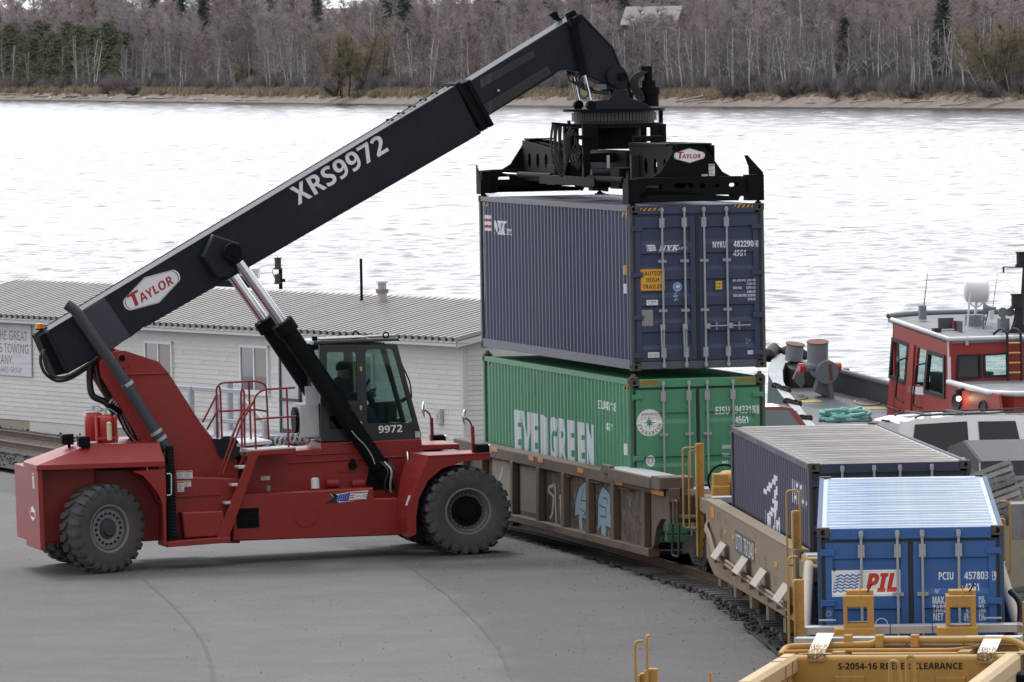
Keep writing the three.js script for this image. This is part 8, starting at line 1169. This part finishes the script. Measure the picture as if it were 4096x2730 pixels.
{
  const z = -147.2, p = on(WORLD, 13, 1255, 1365, 2, z), gy = groundY(8, z) + 0.02, fr = frame([p[0] - 0.62, gy, p[2]], 15 * D2);
  const t = thing('parked_car', 'white long sport utility vehicle with dark windows and black roof rails', 'car', fr), h = p[1] - gy + 0.12;
  const white = new THREE.MeshPhysicalMaterial({ color: new THREE.Color().setRGB(0.88, 0.88, 0.88), roughness: 0.2, clearcoat: 1, clearcoatRoughness: 0.05, side: THREE.DoubleSide }), gl = flat([0.022, 0.025, 0.03], 0.12, {});
  const y0 = h * 0.62, yt = h;
  wagon(t, { w: 2.02, r: 0.40, axles: [0.85, 4.2], paint: white, glass: gl, low: [[0.03, 0.35], [5.55, 0.35], [5.6, 0.95], [5.3, h * 0.55], [4.2, y0], [0.0, y0 + 0.02]], green: [[0.02, y0], [4.3, y0], [3.55, yt - 0.06], [3.2, yt - 0.005], [1.6, yt + 0.04], [0.5, yt], [0.22, yt - 0.06]],
    windows: [[[0.35, y0 + 0.07], [0.48, yt - 0.10], [1.50, yt - 0.07], [1.50, y0 + 0.07]], [[1.72, y0 + 0.07], [1.72, yt - 0.08], [2.45, yt - 0.09], [2.55, y0 + 0.07]], [[2.72, y0 + 0.07], [2.64, yt - 0.10], [3.35, yt - 0.14], [3.95, y0 + 0.07]]], rear: [[0.03, y0 + 0.05, -1.16], [0.03, y0 + 0.05, 1.16], [0.205, yt - 0.085, 1.03], [0.205, yt - 0.085, -1.03]], front: [[4.2, y0 + 0.06, -1.1], [4.2, y0 + 0.06, 1.1], [3.6, yt - 0.1, 0.95], [3.6, yt - 0.1, -0.95]] });
  for (const s of [0.62, -0.62]) part(t, 'roof_rail', bent([[0.55, yt + 0.01, s], [0.65, yt + 0.055, s], [3.1, yt + 0.065, s], [3.2, yt + 0.0, s]], 0.018, 0.08), M.hose);
  for (const x of [0.75, 1.55]) part(t, 'roof_bar', bent([[x, yt + 0.055, 0.62], [x, yt + 0.075, 0.5], [x, yt + 0.075, -0.5], [x, yt + 0.055, -0.62]], 0.025, 0.05), M.hose);
  part(t, 'brake_light', cbox(0.155, 0.20, yt - 0.075, yt - 0.035, -0.2, 0.2, 0.006), flat([0.30, 0.01, 0.015], 0.2)); part(t, 'tail_light', [box(0.0, 0.06, 0.9, y0 + 0.05, 0.86, 0.98)], flat([0.3, 0.01, 0.015], 0.2)); part(t, 'rear_pillar_trim', skin([[0.20, yt - 0.03, 0.80], [0.0, y0, 0.99]], [[0.26, yt - 0.03, 0.83], [0.30, y0, 0.995]]), white);
  { const q = on(fr, 14, 1558, 140, 2, -2.2); single('vent_pipe', 'pale capped pipe standing behind the white vehicle roof', 'pipe', [cyl([q[0], -0.2, q[2]], [q[0], q[1], q[2]], 0.10, 16), cyl([q[0], q[1], q[2]], [q[0], q[1] + 0.07, q[2]], 0.13, 16, 0.10)].map((g) => g.applyMatrix4(fr.m)), M.galv); }
  const cz = -151, q = on(WORLD, 11, 760, 20, 2, cz), cg = groundY(5, cz) + 0.02, cf = frame([q[0] - 2.2, cg, cz], 4 * D2), c = thing('parked_car', 'red car glimpsed beside the green container', 'car', cf), ch = q[1] - cg + 0.18;
  wagon(c, { w: 1.8, r: 0.34, axles: [0.8, 3.4], paint: new THREE.MeshPhysicalMaterial({ color: new THREE.Color().setRGB(0.30, 0.015, 0.015), roughness: 0.25, clearcoat: 0.8, side: THREE.DoubleSide }), glass: flat([0.20, 0.25, 0.25], 0.1), low: [[0, 0.3], [4.4, 0.3], [4.4, 0.75], [3.5, 0.95], [0.0, 0.98]], green: [[0.1, 0.93], [3.35, 0.93], [2.55, ch - 0.04], [2.3, ch], [0.9, ch], [0.5, ch - 0.1]], windows: [[[0.6, 1.0], [0.9, ch - 0.1], [1.5, ch - 0.08], [1.5, 1.0]], [[1.6, 0.96], [1.6, ch - 0.05], [2.45, ch - 0.07], [3.22, 0.96]]], rear: [[0.15, 1.0, -1], [0.15, 1.0, 1], [0.5, ch - 0.12, 0.9], [0.5, ch - 0.12, -0.9]], front: [[3.25, 1.0, -1], [3.25, 1.0, 1], [2.6, ch - 0.08, 0.9], [2.6, ch - 0.08, -0.9]] });
}
// ---------- shed, pallets, crate by the gravel ----------
{
  const fr = frame([7.15, groundY(8, -128) + 0.02, -129.0], 3 * D2), t = thing('storage_shed', 'small shed with dark grey gable roof and tan walls', 'shed', fr);
  const E = (x, y, z) => on(fr, 14, x, y, 2, z), e0 = E(1652, 688, 0.25), e1 = E(2080, 680, 0.25), rg = E(1357, 470, -2.2), eL = e0[1], rY = rg[1], xl = e0[0] - 0.02, xr = xl + 4.2; void e1;
  const roofM = paint([0.062, 0.066, 0.075], { amt: 0.5, run: 0.1, dirt: [0.10, 0.10, 0.105], rough: 0.75, tile: 1.5 }), wallM = paint([0.38, 0.33, 0.25], { amt: 0.3, run: 0.2, dirt: [0.28, 0.24, 0.18], rough: 0.8 }), zr = -2.2, zb = -4.65;
  const th = 0.07; part(t, 'roof_slope', solid([[xl, eL, 0.25], [xr, eL, 0.25], [xr, rY, zr], [xl, rY, zr]], [[xl, eL + th, 0.25], [xr, eL + th, 0.25], [xr, rY + th, zr], [xl, rY + th, zr]]), roofM); part(t, 'roof_slope', solid([[xl, rY, zr], [xr, rY, zr], [xr, eL, zb], [xl, eL, zb]], [[xl, rY + th, zr], [xr, rY + th, zr], [xr, eL + th, zb], [xl, eL + th, zb]]), roofM);
  part(t, 'fascia', [box(xl, xr, eL - 0.20, eL + 0.03, 0.255, 0.285)], roofM); part(t, 'rake_board', [plateX([[0.25, eL + 0.05], [0.25, eL - 0.20], [zr, rY - 0.20], [zb, eL - 0.20], [zb, eL + 0.05], [zr, rY + 0.06]], xl - 0.025, xl - 0.004)], roofM); part(t, 'corner_trim', box(xl - 0.04, xl - 0.02, eL - 0.22, eL + 0.04, 0.25, 0.29), M.white);
  part(t, 'wall', [plateX([[0, 0], [0, eL - 0.05], [zr, rY - 0.1], [zb + 0.3, eL - 0.05], [zb + 0.3, 0]], xl + 0.3, xr - 0.3)], wallM);
  const wd = [[0.24, 0.235, 0.235], [0.30, 0.295, 0.29], [0.19, 0.185, 0.185], [0.16, 0.15, 0.145]].map((c) => paint(c, { amt: 0.5, run: 0.7, dirt: [0.08, 0.075, 0.075], rough: 0.9, tile: 0.8 }));
  const slat = {}; const bd = (L, w, h) => { const k = [L, w, h].join(); if (!slat[k]) { slat[k] = clean(cbox(-L / 2, L / 2, -h / 2, h / 2, -w / 2, w / 2, 0.004)); boxUV(slat[k]); } return slat[k]; };
  const pallet = (label, x, y, z, rx, ry, rz) => { const q = thing('wooden_pallet', label, 'pallet', null, 'grey pallets leaning beside the shed'); q.position.set(x, y, z); q.rotation.set(rx, ry, rz); q.scale.setScalar(0.62); const add = (n, g, px, py, pz, i) => { const m = new THREE.Mesh(g, wd[i % 4]); m.name = n; m.position.set(px, py, pz); m.rotation.y = (rnd() - 0.5) * 0.03; m.castShadow = m.receiveShadow = true; q.add(m); }; for (let i = 0; i < 7; i++) add('slat', bd(1.1, 0.11, 0.022), 0, 0.06, -0.5 + i * 0.165, i); for (let i = 0; i < 3; i++) add('slat', bd(1.1, 0.12, 0.022), 0, -0.06, -0.45 + i * 0.45, i + 2); for (const s of [-1, 0, 1]) add('stringer', bd(0.045, 1.1, 0.10), s * 0.5, 0, 0, s + 3); };
  const P = (x, y, z) => on(WORLD, 14, x, y, 2, z);
  { const a = P(1790, 930, -117.5), b = P(1900, 980, -118.0), c = P(1990, 1000, -118.3), d = P(2040, 1080, -118.8); pallet('broken grey pallet leaning foremost against the others', a[0], a[1], a[2], 1.15, 0.25, 0.28); pallet('grey pallet leaning between the broken one and the steep one', b[0] - 0.05, b[1] - 0.1, b[2] - 0.15, 1.25, -0.1, 0.45); pallet('dark pallet leaning steeply beside the weathered crate', c[0], c[1] - 0.15, c[2] - 0.2, 1.35, -0.2, 0.6); pallet('pale pallet lying low behind the other pallets', d[0] + 0.3, 0.5, d[2] - 0.6, 1.3, 0.1, 0.2); }
  const k = P(1945, 1450, -116.6), k2 = P(1945, 1092, -116.6), cr = thing('wooden_crate', 'weathered grey plywood crate on the gravel', 'crate', null); cr.position.set(k[0], k[1] - 0.02, k[2]); cr.rotation.y = -0.06; const chh = k2[1] - k[1];
  part(cr, 'front_panel', cbox(0, 1.9, 0, chh, -0.03, 0, 0.004), paint([0.24, 0.235, 0.24], { amt: 0.6, run: 0.7, dirt: [0.10, 0.095, 0.095], rough: 0.9, tile: 1.6 })); part(cr, 'side_panel', cbox(0, 0.03, 0, chh, -1.1, -0.03, 0.004), wd[2]); part(cr, 'top_panel', box(0, 1.9, chh, chh + 0.02, -1.1, 0), wd[1]); part(cr, 'back_panel', box(0, 1.9, 0, chh, -1.13, -1.1), wd[2]);
  const br = P(2050, 870, -119.5); single('steel_frame', 'rusty red steel frame standing behind the crate', 'frame', [cbox(br[0] - 0.3, br[0] + 1.6, br[1] - 0.25, br[1] - 0.05, -119.6, -119.4, 0.01), cbox(br[0] - 0.3, br[0] + 1.6, br[1] - 0.02, br[1] + 0.06, -119.7, -119.3, 0.01), cbox(br[0] + 0.6, br[0] + 0.75, groundY(9, -119), br[1] - 0.25, -119.6, -119.4, 0.01)], paint([0.14, 0.03, 0.03], { amt: 0.4 }));
}
// ---------- far shore ----------
const shoreX = [-190, -111, -1.3, 72.6, 140], shoreZ = [-2000, -1722, -1326, -1108, -960];
const shoreAt = (x) => { let i = 0; while (i < 3 && x > shoreX[i + 1]) i++; const t = (x - shoreX[i]) / (shoreX[i + 1] - shoreX[i]); return shoreZ[i] + (shoreZ[i + 1] - shoreZ[i]) * t; };
// world point for a column of the photograph (photo px) and metres behind the waterline
const bankAt = (u, back) => { let x = 0; const k = (u - 2048) / FOCAL; for (let i = 0; i < 30; i++) x = -k * (shoreAt(x) - back); return V3(x, 0, shoreAt(x) - back); };
const landY = (back) => back < 0 ? WATER - 0.3 + back * 0.05 * -1 * 0 : back < 14 ? WATER + 0.1 * back : back < 30 ? WATER + 1.4 + 0.035 * (back - 14) : WATER + 1.96 + 0.045 * (back - 30);
{
  const sandN = fbm(256, 256, 8, 8, 91, 5, 0.6);
  const sand = new THREE.MeshStandardMaterial({ map: dataTex(256, 256, (i) => mixc([0.22, 0.175, 0.145], [0.12, 0.095, 0.08], sandN[i]), true, 1 / 20), roughness: 0.95 });
  const soil = new THREE.MeshStandardMaterial({ map: dataTex(256, 256, (i) => mixc([0.22, 0.18, 0.14], [0.13, 0.11, 0.095], sandN[i]), true, 1 / 30), roughness: 1 });
  const strip = (b0, b1, m, name) => { const A = [], B = []; for (let x = -185; x <= 135; x += 4) { const w = 1.6 * Math.sin(x * 0.21) + 1.1 * Math.sin(x * 0.53 + 1); A.push([x, landY(b0), shoreAt(x) - b0 + (b0 < 12 ? w : 2.2 * Math.sin(x * 0.31))]); B.push([x, landY(b1), shoreAt(x) - b1 + (b1 < 12 ? w : 2.2 * Math.sin(x * 0.31))]); } structure(name, skin(A, B), m).name = numbered(name); };
  strip(-3, 14, sand, 'sand_beach'); strip(14, 40, soil, 'shore_bank'); strip(40, 160, soil, 'shore_bank'); strip(160, 420, soil, 'shore_bank');
}
// bare twig geometry: long thin three-sided blades grown from a stem
function blade(pos, nor, a, b, w0, w1) {
  const d = b.clone().sub(a).normalize(), s = V3(-d.z + 0.3, 0.2, d.x + 0.1).cross(d).normalize(), q = d.clone().cross(s).normalize();
  for (const [u, v] of [[s, q], [q.clone().multiplyScalar(0.5).addScaledVector(s, -0.85), s]]) { const A0 = a.clone().addScaledVector(u, w0), A1 = a.clone().addScaledVector(u, -w0), B0 = b.clone().addScaledVector(u, w1), B1 = b.clone().addScaledVector(u, -w1); for (const p of [A0, A1, B0, A1, B1, B0]) { pos.push(p.x, p.y, p.z); nor.push(v.x, v.y, v.z); } }
}
const raw = (pos, nor) => { const g = new THREE.BufferGeometry(); g.setAttribute('position', new THREE.Float32BufferAttribute(pos, 3)); g.setAttribute('normal', new THREE.Float32BufferAttribute(nor, 3)); return g; };
function bareTree(H, stems, lean, o = {}) {   // returns { wood, twigs }
  const W = [[], []], T = [[], []];
  for (let k = 0; k < stems; k++) {
    let p = V3(rr(-0.25, 0.25) * stems, 0, rr(-0.3, 0.3)), dir = V3(rr(-lean, lean), 1, rr(-lean, lean) * 0.6).normalize(), r = (o.r ?? 0.13) * rr(0.75, 1.15), n = 9, hh = H * rr(0.82, 1.05);
    for (let i = 0; i < n; i++) {
      const q = p.clone().addScaledVector(dir, hh / n), r1 = r * (1 - 0.085); blade(W[0], W[1], p, q, r, r1);
      const f = i / n; if (f > (o.clear ?? 0.25)) for (let b = 0; b < 3; b++) { const a = rr(0, 6.28), up = rr(0.5, 1.2), bd = V3(Math.cos(a), up, Math.sin(a)).normalize(), L = hh * rr(0.10, 0.24) * (1.15 - f), s = p.clone().lerp(q, rnd()), m = s.clone().addScaledVector(bd, L); blade(W[0], W[1], s, m, r * 0.42, r * 0.2);
        for (let c = 0; c < (o.tw ?? 9); c++) { const e = s.clone().lerp(m, rr(0.25, 1)), td = V3(bd.x + rr(-0.9, 0.9), rr(0.1, 1.3), bd.z + rr(-0.9, 0.9)).normalize(), tl = rr(0.5, 1.5) * (o.tl ?? 1), tip = e.clone().addScaledVector(td, tl); blade(T[0], T[1], e, tip, 0.028, 0.006); } }
      p = q; r = r1; dir.add(V3(rr(-0.10, 0.10), 0.03, rr(-0.08, 0.08))).normalize();
    }
  }
  return { wood: raw(...W), twigs: raw(...T) };
}
const bark = flat([0.80, 0.78, 0.76], 0.85), twigM = flat([0.36, 0.31, 0.31], 0.95), twigOlive = flat([0.50, 0.44, 0.30], 0.95), darkBark = flat([0.07, 0.06, 0.055], 0.95);
{ // grey-brown brush and undergrowth that fills the wood: a mass nobody could count
  const kinds = [0, 1, 2, 3, 4].map((k) => { const b = bareTree(10.5, 2, 0.16, { r: 0.055, tw: 14, tl: 1.1, clear: 0.05 }); void k; return mergeGeometries([b.wood, b.twigs]); });
  const shrub = [0, 1, 2].map(() => { const P = [[], []]; for (let i = 0; i < 210; i++) { const a = rr(0, 6.28), r0 = rr(0, 0.9), s = V3(Math.cos(a) * r0, rr(0, 0.8), Math.sin(a) * r0), e = s.clone().add(V3(rr(-0.8, 0.8), rr(1.0, 3.2), rr(-0.8, 0.8))); blade(P[0], P[1], s, e, 0.03, 0.008); } return raw(...P); });
  const m4 = new THREE.Matrix4(), q4 = new THREE.Quaternion(), col = new THREE.Color();
  const mat = flat([1, 1, 1], 0.95);
  const fill = (name, geos, n, place, hue) => geos.forEach((g, k) => { const im = new THREE.InstancedMesh(g, mat, Math.ceil(n / geos.length)); for (let i = 0; i < im.count; i++) { const [p, s, w] = place(); m4.compose(p, q4.setFromAxisAngle(V3(0, 1, 0), rr(0, 6.28)), V3(s * w, s, s * w)); im.setMatrixAt(i, m4); const v = rr(0.75, 1.3), h = hue(); im.setColorAt(i, col.setRGB(h[0] * v, h[1] * v, h[2] * v)); } im.name = numbered(name); im.userData.kind = 'stuff'; im.castShadow = im.receiveShadow = true; scene.add(im); });
  const huesA = () => mixc([0.60, 0.49, 0.455], [0.48, 0.445, 0.485], rnd());
  fill('bare_woodland', kinds, 900, () => { const u = rr(-500, 4600), back = (u < 560 ? 66 : 38) + 200 * Math.pow(rnd(), 1.3), p = bankAt(u, back); p.y = landY(back) - 0.3; const gap = u > 1250 && u < 1520 ? 0.88 : u < 1150 ? 1.22 : 1.05; return [p, rr(0.85, 1.25) * gap * (back > 100 ? 1.12 : 1), rr(1.0, 1.5)]; }, huesA);
  fill('undergrowth', shrub, 2600, () => { const u = rr(-500, 4600), back = 24 + 34 * rnd(), p = bankAt(u, back); p.y = landY(back) - 0.1; return [p, rr(0.4, 0.95), rr(1.0, 1.8)]; }, () => mixc([0.42, 0.365, 0.365], [0.35, 0.325, 0.355], rnd()));
  // dry grass along the bank
  const tuft = (() => { const P = [[], []]; for (let i = 0; i < 26; i++) { const s = V3(rr(-0.5, 0.5), 0, rr(-0.5, 0.5)); blade(P[0], P[1], s, s.clone().add(V3(rr(-0.3, 0.3), rr(0.5, 1.1), rr(-0.3, 0.3))), 0.03, 0.01); } return raw(...P); })();
  fill('dry_grass', [tuft], 5200, () => { const u = rr(-400, 4500), back = 7 + 24 * Math.sqrt(rnd()), p = bankAt(u, back); p.y = landY(back) - 0.02; const thin = u > 2900 ? 0.5 : 1; return [p, rr(0.6, 1.3) * thin, rr(1.2, 2.0)]; }, () => mixc([0.60, 0.50, 0.36], [0.44, 0.37, 0.27], rnd()));
}
const birchKinds = [[12.5, 1, 0.05], [12, 2, 0.12], [11, 3, 0.20], [13, 1, 0.07], [11.5, 2, 0.16], [9.5, 4, 0.24]].map(([h, n, l]) => bareTree(h, n, l, { r: 0.15, tw: 4, tl: 0.9, clear: 0.3 }));
birchKinds.forEach((b) => { b.w = join([b.wood]); b.t = join([b.twigs]); });
function birch(u, back, s, k, label, group, m = bark) {
  const t = thing('birch_tree', label, 'tree', null, group), p = bankAt(u, back), b = birchKinds[k % 6]; t.position.set(p.x, landY(back) - 0.1, p.z); t.rotation.y = rr(0, 6.28); t.scale.setScalar(s);
  for (const [n, g, mm] of [['trunk', b.w, m], ['crown', b.t, twigM]]) { const q = new THREE.Mesh(g, mm); q.name = n; q.castShadow = q.receiveShadow = true; t.add(q); }
}
{
  const us = [40, 70, 130, 260, 330, 375, 385, 400, 500, 515, 525, 545, 575, 590, 625, 690, 700, 750, 860, 890, 960, 1015, 1050, 1095, 1130, 1165, 1190, 1205, 1225, 1240, 1330, 1560, 1625, 1660, 1672, 1690, 1730, 1745, 1760, 1775, 1850, 1862, 1900, 1960, 1975, 2060, 2080, 2105];
  for (let i = 0; i < 75; i++) us.push(2480 + i * 21.8 + rr(-9, 9));
  us.forEach((u, i) => birch(u, rr(24, 38), rr(0.78, 1.06), i % 3 === 0 ? 0 : i, 'slender white birch with bare twigs on the far bank', 'birches along the far shore'));
  for (let i = 0; i < 44; i++) birch(rr(300, 4096), rr(60, 110), rr(0.95, 1.25), i, 'tall birch standing deeper in the far wood', 'birches deeper in the far wood');
}
// conifers
function coniferParts(H, R, droop, dens) {
  const T = [[], []], W = [[], []]; blade(W[0], W[1], V3(0, 0, 0), V3(0, H, 0), 0.2, 0.03);
  for (let y = H * 0.12; y < H; y += H / 34) { const f = 1 - y / H, n = Math.ceil(dens * (0.4 + f)); for (let i = 0; i < n; i++) { const a = rr(0, 6.28), L = R * (0.25 + 0.75 * Math.pow(f, 0.8)) * rr(0.55, 1.1), e = V3(Math.cos(a) * L, y - droop * L + rr(-0.3, 0.3), Math.sin(a) * L); const s = V3(0, y, 0); for (let k = 0; k < 9; k++) { const p = s.clone().lerp(e, 0.2 + 0.8 * k / 8), d = V3(rr(-1, 1), rr(-0.5, 0.9), rr(-1, 1)).normalize(); blade(T[0], T[1], p, p.clone().addScaledVector(d, rr(0.35, 0.8)), 0.085, 0.02); } } }
  return { trunk: join([raw(...W)]), crown: join([raw(...T)]) };
}
{
  const spruce = coniferParts(15, 2.6, 0.35, 9), pine = coniferParts(12, 4.2, -0.1, 17), M1 = flat([0.085, 0.118, 0.105], 0.95), M2 = flat([0.30, 0.32, 0.215], 0.95), M3 = flat([0.085, 0.105, 0.09], 0.95);
  const add = (name, label, u, back, s, w, kind, m, group) => { const t = thing(name, label, 'tree', null, group), p = bankAt(u, back); t.position.set(p.x, landY(back) - 0.2, p.z); t.rotation.y = rr(0, 6); t.scale.set(s * w, s, s * w); for (const [n, g, mm] of [['trunk', kind.trunk, darkBark], ['crown', kind.crown, m]]) { const q = new THREE.Mesh(g, mm); q.name = n; q.castShadow = q.receiveShadow = true; t.add(q); } };
  for (let i = 0; i < 17; i++) { const u = -90 + i * 39 + rr(-12, 12), tall = 0.98 + 0.28 * Math.sin(i * 1.9 + 0.6) * 0.5; add('pine_tree', 'bushy olive green pine in the grove on the far shore', u, rr(42, 62), tall * 1.05, rr(1.15, 1.45), pine, M2, 'pines in the far grove'); }
  for (const [u, b, s] of [[640, 120, 1.22], [745, 120, 1.25], [840, 125, 1.2], [1010, 130, 1.18], [1100, 120, 1.15], [1290, 130, 1.05], [1580, 120, 1.1], [1640, 115, 1.18], [1960, 140, 1.25], [2010, 130, 1.2], [2230, 140, 1.2], [2470, 130, 1.2], [2520, 120, 1.22], [2640, 150, 1.3]]) add('spruce_tree', 'dark spruce rising above the bare far wood', u, b, s, 0.95, spruce, M1, 'spruces above the far wood');
  add('spruce_tree', 'tall dense spruce standing among the birches', 3795, 40, 1.0, 1.0, spruce, M1, 'spruces above the far wood'); add('spruce_tree', 'broad low spruce behind white birch stems', 3400, 52, 0.72, 1.3, spruce, M3, 'spruces above the far wood'); add('spruce_tree', 'small olive spruce beside the tall dense one', 3920, 60, 0.85, 0.9, spruce, M2);
  // willows at the water's edge
  for (const [u, b, s, label] of [[1455, 17, 1.38, 'round olive willow bush at the water edge of the far shore'], [4010, 22, 1.25, 'pale spreading willow over the far beach'], [1000, 38, 0.6, 'small twiggy willow among the far birches']]) { const g = bareTree(8.2, 13, 0.62, { r: 0.075, tw: 16, tl: 1.25, clear: 0.2 }), t = thing('willow_bush', label, 'bush', null), p = bankAt(u, b); t.position.set(p.x, landY(b) - 0.2, p.z); t.scale.setScalar(s); part(t, 'trunk', [g.wood], u > 3000 ? bark : darkBark); part(t, 'crown', [g.twigs], twigOlive); }
  for (const [u, s] of [[470, 0.5], [560, 0.4], [1385, 0.45], [2960, 0.42], [3160, 0.5], [3390, 0.4], [3680, 0.36], [4060, 0.6]]) { const g = bareTree(4.2, 9, 0.9, { r: 0.05, tw: 12, tl: 1.1, clear: 0.05 }), t = thing('shore_bush', 'low dark bare bush on the far beach', 'bush', null, 'bushes on the far beach'), p = bankAt(u, 11); t.position.set(p.x, landY(11) - 0.1, p.z); t.scale.set(s * 2.2, s * 1.1, s * 1.5); part(t, 'stems', [g.wood], darkBark); part(t, 'twigs', [g.twigs], twigM); }
  // driftwood, gulls, houses
  const logM = paint([0.34, 0.32, 0.30], { amt: 0.4, dirt: [0.2, 0.18, 0.17], rough: 0.9 });
  for (const [u, b, L, a, r] of [[15, 9, 3.2, 0.1, 0.16], [80, 10, 8, -0.02, 0.17], [160, 8, 2.2, 0.5, 0.2], [200, 6, 5, 0.25, 0.22], [120, 10, 4, 0.15, 0.13], [75, 4, 3.4, 0.02, 0.13], [310, 5, 4.6, 0.35, 0.2], [330, 8, 5.2, 0.05, 0.16], [360, 4, 3.0, 0.4, 0.17], [570, 7, 4.5, -0.12, 0.2], [650, 5, 5, 0.15, 0.18], [690, 5, 4.6, 0.4, 0.17], [830, 4, 4, -0.05, 0.14], [990, 3, 3.2, 0.1, 0.12], [1005, 9, 2.5, 0.2, 0.16], [1060, 3, 6, -0.03, 0.1], [2790, 6, 5.5, 0.55, 0.2], [2830, 6, 6.5, 0.28, 0.16], [2860, 5, 4, 0.15, 0.12], [3280, 5, 3, 0.1, 0.12], [3460, 6, 3.4, -0.3, 0.12], [3740, 7, 8, 0.08, 0.13], [3860, 3, 6, -0.1, 0.12], [3900, 5, 2.6, 0.6, 0.12]]) { const p = bankAt(u, b), y = landY(b) + r * 0.7; single('driftwood_log', 'bleached driftwood log lying on the far beach', 'log', [cyl([p.x - L / 2, y, p.z], [p.x + L / 2, y + Math.abs(a) * L * 0.35 * (u > 2700 ? 1 : 0.3), p.z + a * 3], r, 8, r * 0.6), cyl([p.x + L * 0.1, y, p.z], [p.x + L * 0.3, y + 0.5, p.z + 0.4], r * 0.4, 6, r * 0.15)], logM, { group: 'driftwood on the far beach' }); }
  for (const [u, b] of [[460, 3], [595, 3], [608, 3], [780, 3], [836, 2], [215, 2]]) { const p = bankAt(u, b), y = landY(b), t = thing('gull', 'white gull standing at the far waterline', 'bird', null, 'gulls on the far beach'); t.position.set(p.x, y, p.z); part(t, 'body', [new THREE.SphereGeometry(0.16, 12, 8).scale(1.9, 1, 0.9).rotateZ(0.15).translate(0, 0.3, 0), ball(0.26, 0.5, 0, 0.085, 8), cyl([0.2, 0.36, 0], [0.26, 0.5, 0], 0.08, 8, 0.06), cyl([0.33, 0.49, 0], [0.43, 0.47, 0], 0.025, 6, 0.006), cyl([-0.24, 0.29, 0], [-0.46, 0.27, 0], 0.08, 6, 0.02), cyl([0.02, 0, 0.05], [0.02, 0.2, 0.05], 0.015, 5), cyl([0.02, 0, -0.05], [0.02, 0.2, -0.05], 0.015, 5)], M.white); }
  const house = (label, u, back, yb, L, Hh, rise, wallM, roofM) => { const p = bankAt(u, back), t = thing('house', label, 'house', null); t.position.set(p.x, yb, p.z); t.rotation.y = -0.25; part(t, 'wall', [box(-L / 2, L / 2, 0, Hh, -4, 4), plateX([[-4, Hh], [4, Hh], [0, Hh + rise]], -L / 2, L / 2)], wallM); for (const s of [1, -1]) part(t, 'roof', solid([[-L / 2 - 0.4, Hh - 0.1, s * 4.6], [L / 2 + 0.4, Hh - 0.1, s * 4.6], [L / 2 + 0.4, Hh + rise, 0], [-L / 2 - 0.4, Hh + rise, 0]], [[-L / 2 - 0.4, Hh + 0.1, s * 4.6], [L / 2 + 0.4, Hh + 0.1, s * 4.6], [L / 2 + 0.4, Hh + rise + 0.2, 0], [-L / 2 - 0.4, Hh + rise + 0.2, 0]]), roofM); for (const x of [-L / 4, L / 5]) { const w = part(t, 'window', box(x - 0.6, x + 0.6, Hh * 0.35, Hh * 0.8, 4.0, 4.06), M.white); part(w, 'pane', box(x - 0.5, x + 0.5, Hh * 0.4, Hh * 0.75, 4.06, 4.08), M.dark); } };
  house('brown house with pale grey gable roof among the far trees', 2640, 72, 8.3, 9, 3.6, 2.9, flat([0.12, 0.095, 0.085], 0.9), flat([0.25, 0.24, 0.23], 0.8)); house('grey low house half hidden by the far trees', 2500, 60, 5.2, 6, 3.0, 1.6, flat([0.17, 0.165, 0.17], 0.9), flat([0.13, 0.125, 0.13], 0.8));
}
renderer.render(scene, camera);
